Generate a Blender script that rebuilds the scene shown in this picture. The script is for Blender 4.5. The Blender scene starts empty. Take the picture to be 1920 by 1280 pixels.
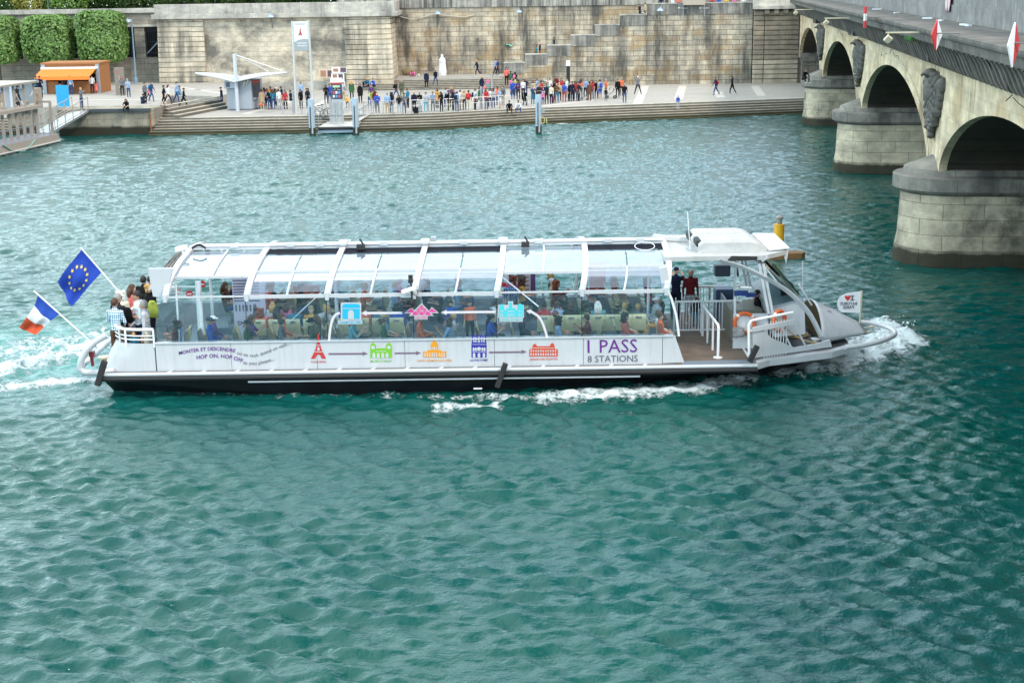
import bpy, bmesh, math, random
import numpy as np
from mathutils import Vector, Matrix, Euler
R = random.Random(7)
SC = bpy.context.scene
COL = SC.collection
rad = math.radians

# ------------------------------------------------------------------ camera
CAM_H, FPX, THETA, ROLL = 11.6, 2667.0, math.atan(675/2667.0), 0.0145
ct, st, cr, sr = math.cos(THETA), math.sin(THETA), math.cos(ROLL), math.sin(ROLL)
def ray(px, py):
    a, b = px-960, py-640
    x, y = a*cr - b*sr, a*sr + b*cr
    return (x, FPX*ct - y*st, -FPX*st - y*ct)
def atz(px, py, z=0.0):
    d = ray(px, py); t = (z-CAM_H)/d[2]
    return (d[0]*t, d[1]*t, z)
def aty(px, py, Y):
    d = ray(px, py); t = Y/d[1]
    return (d[0]*t, Y, CAM_H+d[2]*t)
cd = bpy.data.cameras.new('camera'); cam = bpy.data.objects.new('camera', cd); COL.objects.link(cam)
cd.sensor_width = 36.0; cd.lens = 36.0*FPX/1920; cd.clip_start = 0.1; cd.clip_end = 3000
_r = Vector((1, 0, 0)); _u = Vector((0, st, ct)); _f = Vector((0, ct, -st))
# picture content is turned anticlockwise by ROLL => camera turned clockwise about its view axis
r2 = _r*cr - _u*sr; u2 = _u*cr + _r*sr
cam.matrix_world = Matrix((( r2.x, u2.x, -_f.x, 0), (r2.y, u2.y, -_f.y, 0), (r2.z, u2.z, -_f.z, CAM_H), (0, 0, 0, 1)))
SC.camera = cam
SC.view_settings.view_transform = 'Standard'; SC.view_settings.look = 'None'
SC.view_settings.gamma = 1.0; SC.view_settings.exposure = 0.12

# ------------------------------------------------------------------ materials
def lin(c):
    if isinstance(c, str):
        c = c.lstrip('#'); c = [int(c[i:i+2], 16)/255 for i in (0, 2, 4)]
        c = [x/12.92 if x <= .04045 else ((x+.055)/1.055)**2.4 for x in c]
    return (c[0], c[1], c[2], 1.0)
class T:
    def __init__(s, m):
        s.m = m; m.use_nodes = True; s.t = m.node_tree; s.t.nodes.clear()
        s.out = s.t.nodes.new('ShaderNodeOutputMaterial' if isinstance(m, bpy.types.Material) else 'ShaderNodeOutputWorld')
    def n(s, ty, ins=None, **pr):
        x = s.t.nodes.new('ShaderNode'+ty)
        for k, v in pr.items(): setattr(x, k, v)
        for k, v in (ins or {}).items():
            i = x.inputs[k]
            if isinstance(v, bpy.types.NodeSocket): s.t.links.new(v, i)
            else: i.default_value = v
        return x
    def ramp(s, fac, stops, interp='LINEAR'):
        x = s.t.nodes.new('ShaderNodeValToRGB'); s.t.links.new(fac, x.inputs[0]); x.color_ramp.interpolation = interp
        e = x.color_ramp.elements
        while len(e) < len(stops): e.new(.5)
        for i, (p, c) in enumerate(stops): e[i].position = p; e[i].color = lin(c) if not isinstance(c, (int, float)) else (c, c, c, 1)
        return x.outputs[0]
    def mix(s, f, a, b, bt='MIX'):
        x = s.t.nodes.new('ShaderNodeMix'); x.data_type = 'RGBA'; x.blend_type = bt
        for i, v in ((0, f), (6, a), (7, b)):
            if isinstance(v, bpy.types.NodeSocket): s.t.links.new(v, x.inputs[i])
            else: x.inputs[i].default_value = v if i == 0 or not isinstance(v, (str, list)) else lin(v)
        return x.outputs[2]
    def math(s, op, a, b=0.0, clamp=False):
        x = s.t.nodes.new('ShaderNodeMath'); x.operation = op; x.use_clamp = clamp
        for i, v in ((0, a), (1, b)):
            if isinstance(v, bpy.types.NodeSocket): s.t.links.new(v, x.inputs[i])
            else: x.inputs[i].default_value = v
        return x.outputs[0]
    def noise(s, vec, scale, detail=3, rough=.55):
        return s.n('TexNoise', {'Vector': vec, 'Scale': scale, 'Detail': detail, 'Roughness': rough}).outputs['Fac']
    def coord(s, scale=(1, 1, 1), loc=(0, 0, 0), rot=(0, 0, 0), kind='Object'):
        c = s.n('TexCoord').outputs[kind]
        return s.n('Mapping', {'Vector': c, 'Scale': scale, 'Location': loc, 'Rotation': rot}).outputs[0]
    def done(s, shader): s.t.links.new(shader, s.out.inputs['Surface'])
MATS = {}
def mat(name, c, rough=.6, metal=0., var=.12, scale=6., bump=0., bscale=40., spec=.5, dirt=0.):
    if name in MATS: return MATS[name]
    m = bpy.data.materials.new(name); t = T(m); v = t.coord()
    col = lin(c); lo = tuple(x*(1-var) for x in col[:3])+(1,); hi = tuple(min(1, x*(1+var)) for x in col[:3])+(1,)
    base = t.mix(t.noise(v, scale), lo, hi)
    if dirt:
        d = t.ramp(t.noise(v, scale*.4, 6, .7), [(.42, 0.), (.7, 1.)])
        base = t.mix(t.math('MULTIPLY', d, dirt), base, tuple(x*.35 for x in col[:3])+(1,))
    b = t.n('BsdfPrincipled', {'Base Color': base, 'Roughness': rough, 'Metallic': metal, 'Specular IOR Level': spec})
    if bump:
        bn = t.n('Bump', {'Height': t.noise(v, bscale, 4), 'Strength': bump, 'Distance': .02})
        t.t.links.new(bn.outputs[0], b.inputs['Normal'])
    t.done(b.outputs[0]); MATS[name] = m; return m
def glass(name, tint, haze=0., hazecol=(.8, .85, .9), rough=.02, refl=1.0):
    if name in MATS: return MATS[name]
    m = bpy.data.materials.new(name); t = T(m)
    tr = t.n('BsdfTransparent', {'Color': lin(tint)}).outputs[0]
    gl = t.n('BsdfGlossy', {'Color': (1, 1, 1, 1), 'Roughness': rough}).outputs[0]
    fr = t.n('Fresnel', {'IOR': 1.45}).outputs[0]
    f = t.math('MULTIPLY', fr, refl, True)
    sh = t.n('MixShader', {0: f, 1: tr, 2: gl}).outputs[0]
    if haze:
        df = t.n('BsdfDiffuse', {'Color': lin(hazecol)}).outputs[0]
        tl = t.n('BsdfTranslucent', {'Color': lin(hazecol)}).outputs[0]
        hz = t.n('AddShader', {0: df, 1: tl}).outputs[0] if False else t.n('MixShader', {0: .5, 1: df, 2: tl}).outputs[0]
        nz = t.noise(t.coord(), 1.6, 5)
        hf = t.math('MULTIPLY', t.math('ADD', nz, .5), haze, True)
        sh = t.n('MixShader', {0: hf, 1: sh, 2: hz}).outputs[0]
    t.done(sh); MATS[name] = m; return m
def stone(name, c1, c2, mortar, course=.5, block=1.2, axis='XZ', stain=.5, stain_col=(.07, .07, .065), mort=.02, green=0., cov=(.38, .57), streak=(1.2, .12), top=None, topw=2.5, rusty=0.):
    """Coursed ashlar; axis says which two object axes carry the courses."""
    m = bpy.data.materials.new(name); t = T(m)
    g = t.n('NewGeometry').outputs['Position']
    sx = t.n('SeparateXYZ', {0: g}).outputs
    ax = {'X': sx[0], 'Y': sx[1], 'Z': sx[2]}
    u = ax[axis[0]]
    if axis[0] == 'D': u = None
    vec = t.n('CombineXYZ', {0: u, 1: sx[2], 2: 0.}).outputs[0]
    br = t.n('TexBrick', {'Vector': vec, 'Color1': lin(c1), 'Color2': lin(c2), 'Mortar': lin(mortar), 'Scale': 1.0, 'Mortar Size': mort,
                          'Mortar Smooth': .2, 'Bias': -.1, 'Brick Width': block, 'Row Height': course}, offset=.5)
    base = br.outputs['Color']
    v2 = t.n('CombineXYZ', {0: u, 1: sx[2], 2: ax['Y' if axis[0] == 'X' else 'X']}).outputs[0]
    bl = t.noise(t.n('Mapping', {'Vector': v2, 'Scale': (.9, 1.6, .9)}).outputs[0], 1.1, 5, .65)
    base = t.mix(t.ramp(bl, [(.42, 0.), (.62, 1.)]), base, t.mix(1., base, (1.38, 1.36, 1.32, 1), 'MULTIPLY'))
    if rusty:
        rz = t.ramp(t.noise(t.n('Mapping', {'Vector': v2, 'Scale': (.6, .9, .6), 'Location': (3, 7, 1)}).outputs[0], .6, 5), [(.50, 0.), (.62, 1.)])
        base = t.mix(t.math('MULTIPLY', rz, rusty), base, (.40, .25, .10, 1))
    s1 = t.noise(t.n('Mapping', {'Vector': v2, 'Scale': (streak[0], streak[1], streak[0])}).outputs[0], 1.0, 6, .7)
    s2 = t.noise(t.n('Mapping', {'Vector': v2, 'Scale': (.18, .22, .18)}).outputs[0], 1.0, 5, .6)
    sm = t.math('MULTIPLY', t.ramp(s1, [(.40, 0.), (.62, 1.)]), t.ramp(s2, [(cov[0], .08), (cov[1], 1.)]))
    if top is not None:
        tp = t.n('MapRange', {0: sx[2], 1: top-topw, 2: top, 3: 0., 4: .8}).outputs[0]
        tp = t.math('MULTIPLY', tp, t.ramp(s1, [(.25, .25), (.55, 1.)]))
        sm = t.math('MAXIMUM', sm, tp)
    base = t.mix(t.math('MULTIPLY', sm, stain, True), base, tuple(stain_col)+(1,))
    if green:
        gz = t.n('MapRange', {0: t.math('ADD', sx[2], t.math('MULTIPLY', t.math('SUBTRACT', t.noise(v2, 1.3, 5), .5), .35)), 1: green, 2: green*.72, 3: 0., 4: 1.}).outputs[0]
        gz = t.math('MULTIPLY', gz, .95, True)
        base = t.mix(gz, base, (.022, .022, .012, 1))
    fine = t.noise(g, 9., 5, .7)
    base = t.mix(.35, base, t.mix(fine, (.02, .02, .02, 1), base, 'MIX'))
    b = t.n('BsdfPrincipled', {'Base Color': base, 'Roughness': .88, 'Specular IOR Level': .25})
    hb = t.math('ADD', t.math('MULTIPLY', br.outputs['Fac'], -1.2), t.math('MULTIPLY', fine, .6))
    bn = t.n('Bump', {'Height': hb, 'Strength': .6, 'Distance': .03})
    t.t.links.new(bn.outputs[0], b.inputs['Normal'])
    t.done(b.outputs[0]); MATS[name] = m; return m
def cloth(c, rough=.85):
    k = 'cloth_'+(c if isinstance(c, str) else '%.2f_%.2f_%.2f' % tuple(c[:3])).strip('#')
    l_ = lin(c); g_ = .3*l_[0]+.59*l_[1]+.11*l_[2]
    return mat(k, tuple((x*.82+g_*.18)*.86 for x in l_[:3]), rough, var=.28, scale=9., spec=.2)

# ------------------------------------------------------------------ mesh building
ORG = {}
class MB:
    def __init__(s): s.v, s.f, s.m = [], [], []
    def add(s, vs, fs, mi=0):
        k = len(s.v); s.v += [tuple(v) for v in vs]; s.f += [tuple(i+k for i in f) for f in fs]; s.m += [mi]*len(fs); return s
    def box(s, x0, x1, y0, y1, z0, z1, mi=0):
        vs = [(x, y, z) for z in (z0, z1) for y in (y0, y1) for x in (x0, x1)]
        return s.add(vs, [(0, 2, 3, 1), (4, 5, 7, 6), (0, 1, 5, 4), (2, 6, 7, 3), (0, 4, 6, 2), (1, 3, 7, 5)], mi)
    def bbox(s, M, sx, sy, sz, mi=0):
        vs = [M @ Vector((x, y, z)) for z in (-sz/2, sz/2) for y in (-sy/2, sy/2) for x in (-sx/2, sx/2)]
        return s.add(vs, [(0, 2, 3, 1), (4, 5, 7, 6), (0, 1, 5, 4), (2, 6, 7, 3), (0, 4, 6, 2), (1, 3, 7, 5)], mi)
    def prism(s, pts, off, mi=0, mi2=None):
        """extrude a 3-D polygon by the vector off"""
        n = len(pts); off = Vector(off); a = [Vector(p) for p in pts]; b = [p+off for p in a]
        s.add(a+b, [tuple(range(n))[::-1], tuple(range(n, 2*n))], mi if mi2 is None else mi2)
        return s.add(a+b, [(i, (i+1) % n, n+(i+1) % n, n+i) for i in range(n)], mi)
    def quad(s, *p, mi=0): return s.add(p, [tuple(range(len(p)))], mi)
    def bar(s, a, b, w, h, mi=0, up=(0, 0, 1)):
        a, b = Vector(a), Vector(b); d = (b-a); L = d.length; d.normalize(); up = Vector(up)
        if abs(d.dot(up)) > .98: up = Vector((0, 1, 0))
        x = d.cross(up).normalized(); z = x.cross(d)
        M = Matrix((( d.x, x.x, z.x, 0), (d.y, x.y, z.y, 0), (d.z, x.z, z.z, 0), (0, 0, 0, 1))); M.translation = (a+b)/2
        return s.bbox(M, L, w, h, mi)
    def tube(s, pts, r, n=8, mi=0, closed=False, ry=None):
        P = [Vector(p) for p in pts]; m = len(P); rr = r if isinstance(r, (list, tuple)) else [r]*m
        rings = []; prev = None
        for i, p in enumerate(P):
            if closed: d = P[(i+1) % m]-P[i-1]
            else: d = P[min(i+1, m-1)]-P[max(i-1, 0)]
            d.normalize()
            if prev is None:
                u = d.cross(Vector((0, 0, 1)))
                if u.length < .05: u = d.cross(Vector((0, 1, 0)))
            else: u = prev - d*prev.dot(d)
            u.normalize(); prev = u; w = d.cross(u)
            rings.append([p+(u*math.cos(k*2*math.pi/n)+w*math.sin(k*2*math.pi/n))*rr[i] for k in range(n)])
        vs = [v for g in rings for v in g]; fs = []
        for i in range(m if closed else m-1):
            j = (i+1) % m
            for k in range(n):
                fs.append((i*n+k, i*n+(k+1) % n, j*n+(k+1) % n, j*n+k))
        if not closed: fs += [tuple(range(n))[::-1], tuple((m-1)*n+k for k in range(n))]
        return s.add(vs, fs, mi)
    def lathe(s, prof, c, n=16, mi=0):
        vs = []; fs = []; c = Vector(c)
        for r, z in prof: vs += [c+Vector((r*math.cos(k*2*math.pi/n), r*math.sin(k*2*math.pi/n), z)) for k in range(n)]
        for i in range(len(prof)-1):
            for k in range(n): fs.append((i*n+k, i*n+(k+1) % n, (i+1)*n+(k+1) % n, (i+1)*n+k))
        fs += [tuple(range(n))[::-1], tuple((len(prof)-1)*n+k for k in range(n))]
        return s.add(vs, fs, mi)
    def ell(s, c, r, n=10, mi=0, M=None):
        vs = []; fs = []; c = Vector(c); k = max(5, n//2+1)
        for i in range(k+1):
            th = math.pi*i/k
            for j in range(n):
                p = Vector((r[0]*math.sin(th)*math.cos(j*2*math.pi/n), r[1]*math.sin(th)*math.sin(j*2*math.pi/n), r[2]*math.cos(th)))
                vs.append(c+(M @ p if M else p))
        for i in range(k):
            for j in range(n):
                a, b = i*n+j, i*n+(j+1) % n
                if i == 0: fs.append((a, a+n, b+n))
                elif i == k-1: fs.append((a, a+n, b))
                else: fs.append((a, a+n, b+n, b))
        return s.add(vs, fs, mi)
    def grid(s, rows, mi=0, closed=False):
        n = len(rows[0]); vs = [p for r in rows for p in r]; fs = []
        for i in range(len(rows)-1):
            for k in range(n if closed else n-1):
                fs.append((i*n+k, i*n+(k+1) % n, (i+1)*n+(k+1) % n, (i+1)*n+k))
        return s.add(vs, fs, mi)
    def mesh(s, name, mats, org=(0, 0, 0), smooth=False, bev=0):
        me = bpy.data.meshes.new(name); o = Vector(org)
        me.from_pydata([Vector(v)-o for v in s.v], [], s.f)
        for m in (mats if isinstance(mats, (list, tuple)) else [mats]): me.materials.append(m)
        me.polygons.foreach_set('material_index', s.m)
        if smooth: me.polygons.foreach_set('use_smooth', [True]*len(s.f))
        me.update(); return me
    def build(s, name, mats, parent=None, org=None, smooth=False, bev=0, fixn=True):
        """one mesh object; with a parent its vertices are stored relative to the thing's base point"""
        if parent is not None: org = ORG[parent.name]
        elif org is None:
            xs = [v[0] for v in s.v]; ys = [v[1] for v in s.v]; zs = [v[2] for v in s.v]
            org = ((min(xs)+max(xs))/2, (min(ys)+max(ys))/2, min(zs))
        me = s.mesh(name, mats, org, smooth)
        if fixn:
            bm = bmesh.new(); bm.from_mesh(me); bmesh.ops.recalc_face_normals(bm, faces=bm.faces); bm.to_mesh(me); bm.free()
        if smooth:
            try: me.set_sharp_from_angle(angle=rad(40))
            except Exception: pass
        o = bpy.data.objects.new(name, me); COL.objects.link(o)
        if parent is not None: o.parent = parent
        else: o.location = org
        ORG[o.name] = tuple(org)
        if bev:
            b = o.modifiers.new('bevel', 'BEVEL'); b.width = bev; b.segments = 2; b.limit_method = 'ANGLE'
        return o
def tag(o, label=None, cat=None, group=None, kind=None):
    if label: o['label'] = label
    if cat: o['category'] = cat
    if group: o['group'] = group
    if kind: o['kind'] = kind
    return o
def thing(name, loc, label, cat, group=None):
    o = bpy.data.objects.new(name, None); COL.objects.link(o); o.location = loc; o.empty_display_size = .2
    ORG[o.name] = tuple(loc); return tag(o, label, cat, group)
def dup(root, loc, rz=None, label=None, group=None, sc=None):
    r = root.copy(); COL.objects.link(r); r.location = loc; ORG[r.name] = tuple(loc)
    if rz is not None: r.rotation_euler = (0, 0, rz)
    if sc: r.scale = (sc,)*3
    if label: r['label'] = label
    if group: r['group'] = group
    for ch in list(root.children):
        c = ch.copy(); COL.objects.link(c); c.parent = r
        for g in list(ch.children):
            d = g.copy(); COL.objects.link(d); d.parent = c
    return r
def text_mb(txt, width, mi=0, bold=0.):
    """outline of a line of lettering as a flat mesh: list of (x, y) and faces, scaled to the given width, baseline y=0"""
    cu = bpy.data.curves.new('t', 'FONT'); cu.body = txt; cu.size = 1.0; cu.resolution_u = 2; cu.offset = bold
    o = bpy.data.objects.new('t', cu); COL.objects.link(o)
    dg = bpy.context.evaluated_depsgraph_get(); me = bpy.data.meshes.new_from_object(o.evaluated_get(dg))
    vs = [(v.co.x, v.co.y) for v in me.vertices]; fs = [tuple(p.vertices) for p in me.polygons]
    bpy.data.objects.remove(o); bpy.data.curves.remove(cu); bpy.data.meshes.remove(me)
    x0 = min(v[0] for v in vs); x1 = max(v[0] for v in vs); k = width/(x1-x0)
    return [((x-x0)*k, y*k) for x, y in vs], fs
# ------------------------------------------------------------------ sky and sun
SUN_EL, SUN_AZ = rad(47), rad(126)      # azimuth from +Y towards +X : fairly high, behind-right of the camera
w = bpy.data.worlds.new('World'); SC.world = w; t = T(w)
sky = t.n('TexSky', None, sky_type='NISHITA', sun_disc=False, sun_elevation=SUN_EL, sun_rotation=SUN_AZ, air_density=1.0, dust_density=1.2, ozone_density=1.0)
dirv = t.n('TexCoord').outputs['Generated']
sep = t.n('SeparateXYZ', {0: dirv}).outputs
zc = t.math('MAXIMUM', sep[2], .06)
cv = t.n('CombineXYZ', {0: t.math('DIVIDE', sep[0], zc), 1: t.math('DIVIDE', sep[1], zc), 2: 0.}).outputs[0]
cn = t.noise(cv, .55, 6, .58)
cov = t.n('MapRange', {0: sep[0], 1: -.30, 2: .42, 3: .26, 4: -.05}).outputs[0]     # more cloud up-river (left)
low = t.n('MapRange', {0: sep[2], 1: .85, 2: .25, 3: 0., 4: 1.}).outputs[0]
lowx = t.n('MapRange', {0: sep[0], 1: .36, 2: -.05, 3: -.02, 4: .34}).outputs[0]
cm = t.ramp(t.math('ADD', t.math('ADD', cn, cov), t.math('MULTIPLY', low, lowx)), [(.46, 0.), (.62, 1.)])
cloud = t.mix(t.noise(cv, 1.3, 5), (8.0, 9.0, 10.0, 1), (13.0, 13.6, 14.0, 1))
cloud = t.mix(t.math('MULTIPLY', low, .75), cloud, (10.4, 14.2, 16.2, 1))
cloud = t.mix(1.0, cloud, t.n('CombineXYZ', {0: t.n('MapRange', {0: sep[0], 1: -.35, 2: .3, 3: 1.45, 4: .70}).outputs[0], 1: t.n('MapRange', {0: sep[0], 1: -.35, 2: .3, 3: 1.45, 4: .72}).outputs[0], 2: t.n('MapRange', {0: sep[0], 1: -.35, 2: .3, 3: 1.40, 4: .80}).outputs[0]}).outputs[0], 'MULTIPLY')
skyc = t.mix(cm, sky.outputs[0], cloud)
bg = t.n('Background', {'Color': skyc, 'Strength': .15})
t.done(bg.outputs[0])
sd = bpy.data.lights.new('sun', 'SUN'); sd.energy = 2.7; sd.angle = rad(10); sd.color = (1., .90, .76)
so = bpy.data.objects.new('sun', sd); COL.objects.link(so)
sv = Vector((math.sin(SUN_AZ)*math.cos(SUN_EL), math.cos(SUN_AZ)*math.cos(SUN_EL), math.sin(SUN_EL)))
so.rotation_euler = sv.to_track_quat('Z', 'Y').to_euler(); so.location = sv*100

# ------------------------------------------------------------------ water
def lines(segs):
    out = []
    for a, b, s in segs:
        n = max(1, int(round((b-a)/s))); out += [a+(b-a)*i/n for i in range(n)]
    return np.array(out+[segs[-1][1]])
wx = lines([(-260, -60, 12), (-60, -25, .3), (-25, -13, .15), (-13, 13, .085), (13, 25, .15), (25, 60, .3), (60, 260, 12)])
wy = lines([(-60, 8, 3), (8, 18, .3), (18, 34, .065), (34, 60, .10), (60, 130, .17), (130, 150, 4)])
WX, WY = np.meshgrid(wx, wy)
gx = np.gradient(wx)[None, :]; gy = np.gradient(wy)[:, None]
rs = np.random.RandomState(3)
Z = np.zeros_like(WX)
amp_map = .80+.26*np.sin(WX*.31+1.0+1.3*np.sin(WY*.17))*np.sin(WY*.23+WX*.12)+.18*np.sin(WX*.83+WY*.37)*np.sin(WY*.71-WX*.2)
lf = np.clip((WX+6-.0*WY)/22, 0, 1); amp_map *= 1.05-.35*lf
for i in range(120):
    lam = .20*(2.1/.20)**rs.rand(); k = 2*math.pi/lam
    a = rs.normal(0, .5)+(.15 if rs.rand() < .85 else 1.1)
    kx, ky = k*math.sin(a), k*math.cos(a)
    slope = .088*math.exp(-.5*(math.log(lam/.42)/.72)**2)
    A = slope/k*1.25
    att = np.exp(-(np.abs(kx)*gx/2.1)**2-(np.abs(ky)*gy/2.1)**2)
    ph = rs.rand()*6.28
    wob = .9*np.sin(WX*.13+ph)+.9*np.cos(WY*.11+2*ph)
    s = np.sin(kx*WX+ky*WY+ph+wob)
    Z += A*att*(s+.28*(s*s-.5))
Z *= amp_map
# rings spreading from the near bridge pier on the right
rc = np.hypot((WX-15.0), (WY-31.5)); ring = np.exp(-((rc-5.2)/3.0)**2)*np.sin(rc*2*math.pi/.62)*.012
Z += ring*np.exp(-(np.maximum(gx, gy)/.35)**2)
# bow wave, wash along the hull and stern wake : (px, py) -> water plane, radii in metres along x and y, strength
FO = []
def foam_line(pts, rx, ry, s, n=14, lift=0.0):
    for (a, b) in zip(pts[:-1], pts[1:]):
        for i in range(n):
            q = i/n; p = atz(a[0]+(b[0]-a[0])*q, a[1]+(b[1]-a[1])*q)
            FO.append((p[0], p[1], rx, ry, s, lift))
foam_line([(1690, 634), (1640, 652), (1560, 672), (1500, 682)], .75, 1.5, 1.0, 10, .16)
foam_line([(1660, 612), (1690, 634)], .55, 1.1, .95, 6, .14)
foam_line([(1600, 650), (1470, 688), (1440, 694)], .5, .9, .9, 10, .07)
foam_line([(1450, 688), (1380, 712), (1300, 728), (1150, 737), (1010, 745)], .42, .62, .82, 12, .05)
foam_line([(1010, 745), (800, 742)], .5, .35, .5, 10)
foam_line([(925, 758), (812, 764)], .3, .25, .72, 12)
foam_line([(800, 738), (560, 741), (200, 728)], .5, .3, .36, 10)
foam_line([(175, 652), (90, 672), (0, 690), (-160, 708)], 1.0, 1.4, .78, 12, .09)
foam_line([(160, 660), (60, 655), (-120, 672)], 1.2, 1.3, .6, 10, .06)
foam_line([(155, 712), (90, 718), (0, 726), (-150, 736)], .5, .5, .85, 12, .05)
foam_line([(190, 622), (120, 640), (40, 640)], 1.0, .9, .62, 8)
foam_line([(1045, 231), (1075, 230)], .5, .9, .8, 4); foam_line([(1240, 222), (1180, 226)], .5, .7, .6, 4); foam_line([(595, 250), (575, 249)], .4, .6, .5, 3)
foam_line([(1668, 472), (1700, 486), (1790, 498)], .35, .5, .42, 8)
F = np.zeros_like(Z); L = np.zeros_like(Z)
for x, y, rx, ry, s, l in FO:
    ix = np.where(np.abs(wx-x) < rx*2.6)[0]; iy = np.where(np.abs(wy-y) < ry*2.6)[0]
    if not len(ix) or not len(iy): continue
    sl = np.s_[iy[0]:iy[-1]+1, ix[0]:ix[-1]+1]
    d2 = ((WX[sl]-x)/rx)**2+((WY[sl]-y)/ry)**2; e = np.exp(-d2*.9)
    F[sl] = np.maximum(F[sl], s*e); L[sl] = np.maximum(L[sl], l*e)
# churned, milky water around the wake
turb = np.zeros_like(Z)
p = atz(60, 660); turb = np.exp(-((WX-p[0]-2)/7.5)**2-((WY-p[1])/3.6)**2)
rough = np.zeros_like(Z)
for i in range(26):
    lam = .3+.9*rs.rand(); k = 2*math.pi/lam; a = rs.rand()*6.28
    rough += np.sin(k*math.cos(a)*WX+k*math.sin(a)*WY+rs.rand()*6.28+1.3*np.sin(.9*WX+i)+1.1*np.cos(.8*WY+2*i))*lam**.6
rough /= 26**.5
Z += L*(1+.75*rough)+turb*.03*rough
Z -= .012
me = bpy.data.meshes.new('river_water'); ny, nx = Z.shape
co = np.empty((ny*nx, 3), np.float32); co[:, 0] = WX.ravel(); co[:, 1] = WY.ravel(); co[:, 2] = Z.ravel()
me.vertices.add(ny*nx); me.vertices.foreach_set('co', co.ravel())
ii = (np.arange(ny-1)[:, None]*nx+np.arange(nx-1)[None, :]).ravel()
fa = np.stack([ii, ii+1, ii+nx+1, ii+nx], 1).astype(np.int32); nf = len(fa)
me.loops.add(nf*4); me.loops.foreach_set('vertex_index', fa.ravel())
me.polygons.add(nf); me.polygons.foreach_set('loop_start', np.arange(nf, dtype=np.int32)*4)
try: me.polygons.foreach_set('loop_total', np.full(nf, 4, np.int32))
except Exception: pass
me.polygons.foreach_set('use_smooth', np.ones(nf, bool))
me.update(calc_edges=True)
for nm, arr in (('foam', F), ('churn', turb)):
    at = me.attributes.new(nm, 'FLOAT', 'POINT'); at.data.foreach_set('value', arr.ravel().astype(np.float32))
wm = bpy.data.materials.new('river'); t = T(wm); v = t.coord()
foam = t.n('Attribute', None, attribute_name='foam').outputs['Fac']
churn = t.n('Attribute', None, attribute_name='churn').outputs['Fac']
big = t.noise(t.n('Mapping', {'Vector': v, 'Scale': (.05, .08, 1)}).outputs[0], 1., 4)
base = t.mix(t.ramp(big, [(.3, 0.), (.7, 1.)]), (.0005, .061, .060, 1), (.003, .068, .052, 1))
base = t.mix(t.math('MULTIPLY', churn, .8), base, (.07, .30, .28, 1))
fn = t.noise(t.n('Mapping', {'Vector': v, 'Scale': (.8, .7, 1)}).outputs[0], 3.6, 9, .78)
fn2 = t.n('TexVoronoi', {'Vector': v, 'Scale': 5.5}, feature='DISTANCE_TO_EDGE').outputs[0]
th = t.math('ADD', t.math('MULTIPLY', foam, 1.25), t.math('MULTIPLY', t.math('SUBTRACT', fn, .5), 3.4))
th = t.math('SUBTRACT', th, t.math('MULTIPLY', fn2, .5))
fm = t.math('MULTIPLY', t.ramp(th, [(.42, 0.), (.60, .55), (.85, 1.)]), t.ramp(foam, [(.05, 0.), (.2, 1.)]))
base = t.mix(t.math('MULTIPLY', fm, .92), base, (.66, .75, .78, 1))
h1 = t.noise(t.n('Mapping', {'Vector': v, 'Scale': (1.0, 1.5, 1), 'Rotation': (0, 0, .25)}).outputs[0], 3.4, 5, .6)
h2 = t.noise(t.n('Mapping', {'Vector': v, 'Scale': (1.0, 1.6, 1), 'Rotation': (0, 0, -.3)}).outputs[0], 7.5, 2, .5)
hh = t.math('ADD', t.math('MULTIPLY', h1, .042), t.math('MULTIPLY', h2, .016))
hh = t.math('ADD', hh, t.math('MULTIPLY', t.math('MULTIPLY', fn, fm), .05))
bn = t.n('Bump', {'Height': hh, 'Strength': 1.0, 'Distance': 1.0})
b = t.n('BsdfPrincipled', {'Base Color': base, 'Roughness': t.math('ADD', t.math('MULTIPLY', fm, .6), .03), 'IOR': 1.37, 'Normal': bn.outputs[0]})
t.done(b.outputs[0]); me.materials.append(wm)
wo = bpy.data.objects.new('river_water', me); COL.objects.link(wo); tag(wo, kind='structure')

# spray thrown up at the bow
m = MB(); white = mat('spray', (.8, .84, .86), .35, var=.05)
c0 = atz(1672, 632)
for i in range(420):
    q = R.random(); p = atz(1560+140*q**.6, 668-40*q+R.gauss(0, 5))
    r = .012+.03*R.random()**3; z = abs(R.gauss(0, .20))*(.35+q)
    m.ell((p[0]+R.gauss(0, .15), p[1]+R.gauss(0, .3), .05+z), (r*1.3, r, r), 6)
tag(m.build('bow_spray', white, smooth=True), 'white spray thrown up by the bow of the boat', 'spray', kind='stuff')

# ------------------------------------------------------------------ materials of the place
M_pave = stone('paving', (.40, .39, .375), (.34, .335, .325), (.25, .245, .235), .45, .9, 'XZ', .15)
def ground_mat(name, c1, c2, sx, sy, stain=.4):
    m_ = bpy.data.materials.new(name); t = T(m_); g = t.n('NewGeometry').outputs['Position']
    br = t.n('TexBrick', {'Vector': g, 'Color1': lin(c1), 'Color2': lin(c2), 'Mortar': lin(tuple(x*.8 for x in c1)), 'Scale': 1., 'Mortar Size': .012, 'Brick Width': sx, 'Row Height': sy}, offset=.5)
    n1 = t.ramp(t.noise(t.n('Mapping', {'Vector': g, 'Scale': (.12, .3, 1)}).outputs[0], 1., 5, .65), [(.35, 0.), (.7, 1.)])
    base = t.mix(t.math('MULTIPLY', n1, stain), br.outputs['Color'], tuple(x*.62 for x in c1)+(1,))
    base = t.mix(.3, base, t.mix(t.noise(g, 7., 5, .7), (.03, .03, .03, 1), base))
    t.done(t.n('BsdfPrincipled', {'Base Color': base, 'Roughness': .85, 'Specular IOR Level': .3}).outputs[0]); return m_
M_pave = ground_mat('setts', (.47, .445, .40), (.40, .38, .35), .3, .3)
M_band = mat('pale_paving_band', (.50, .475, .43), .85, var=.12)
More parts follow.
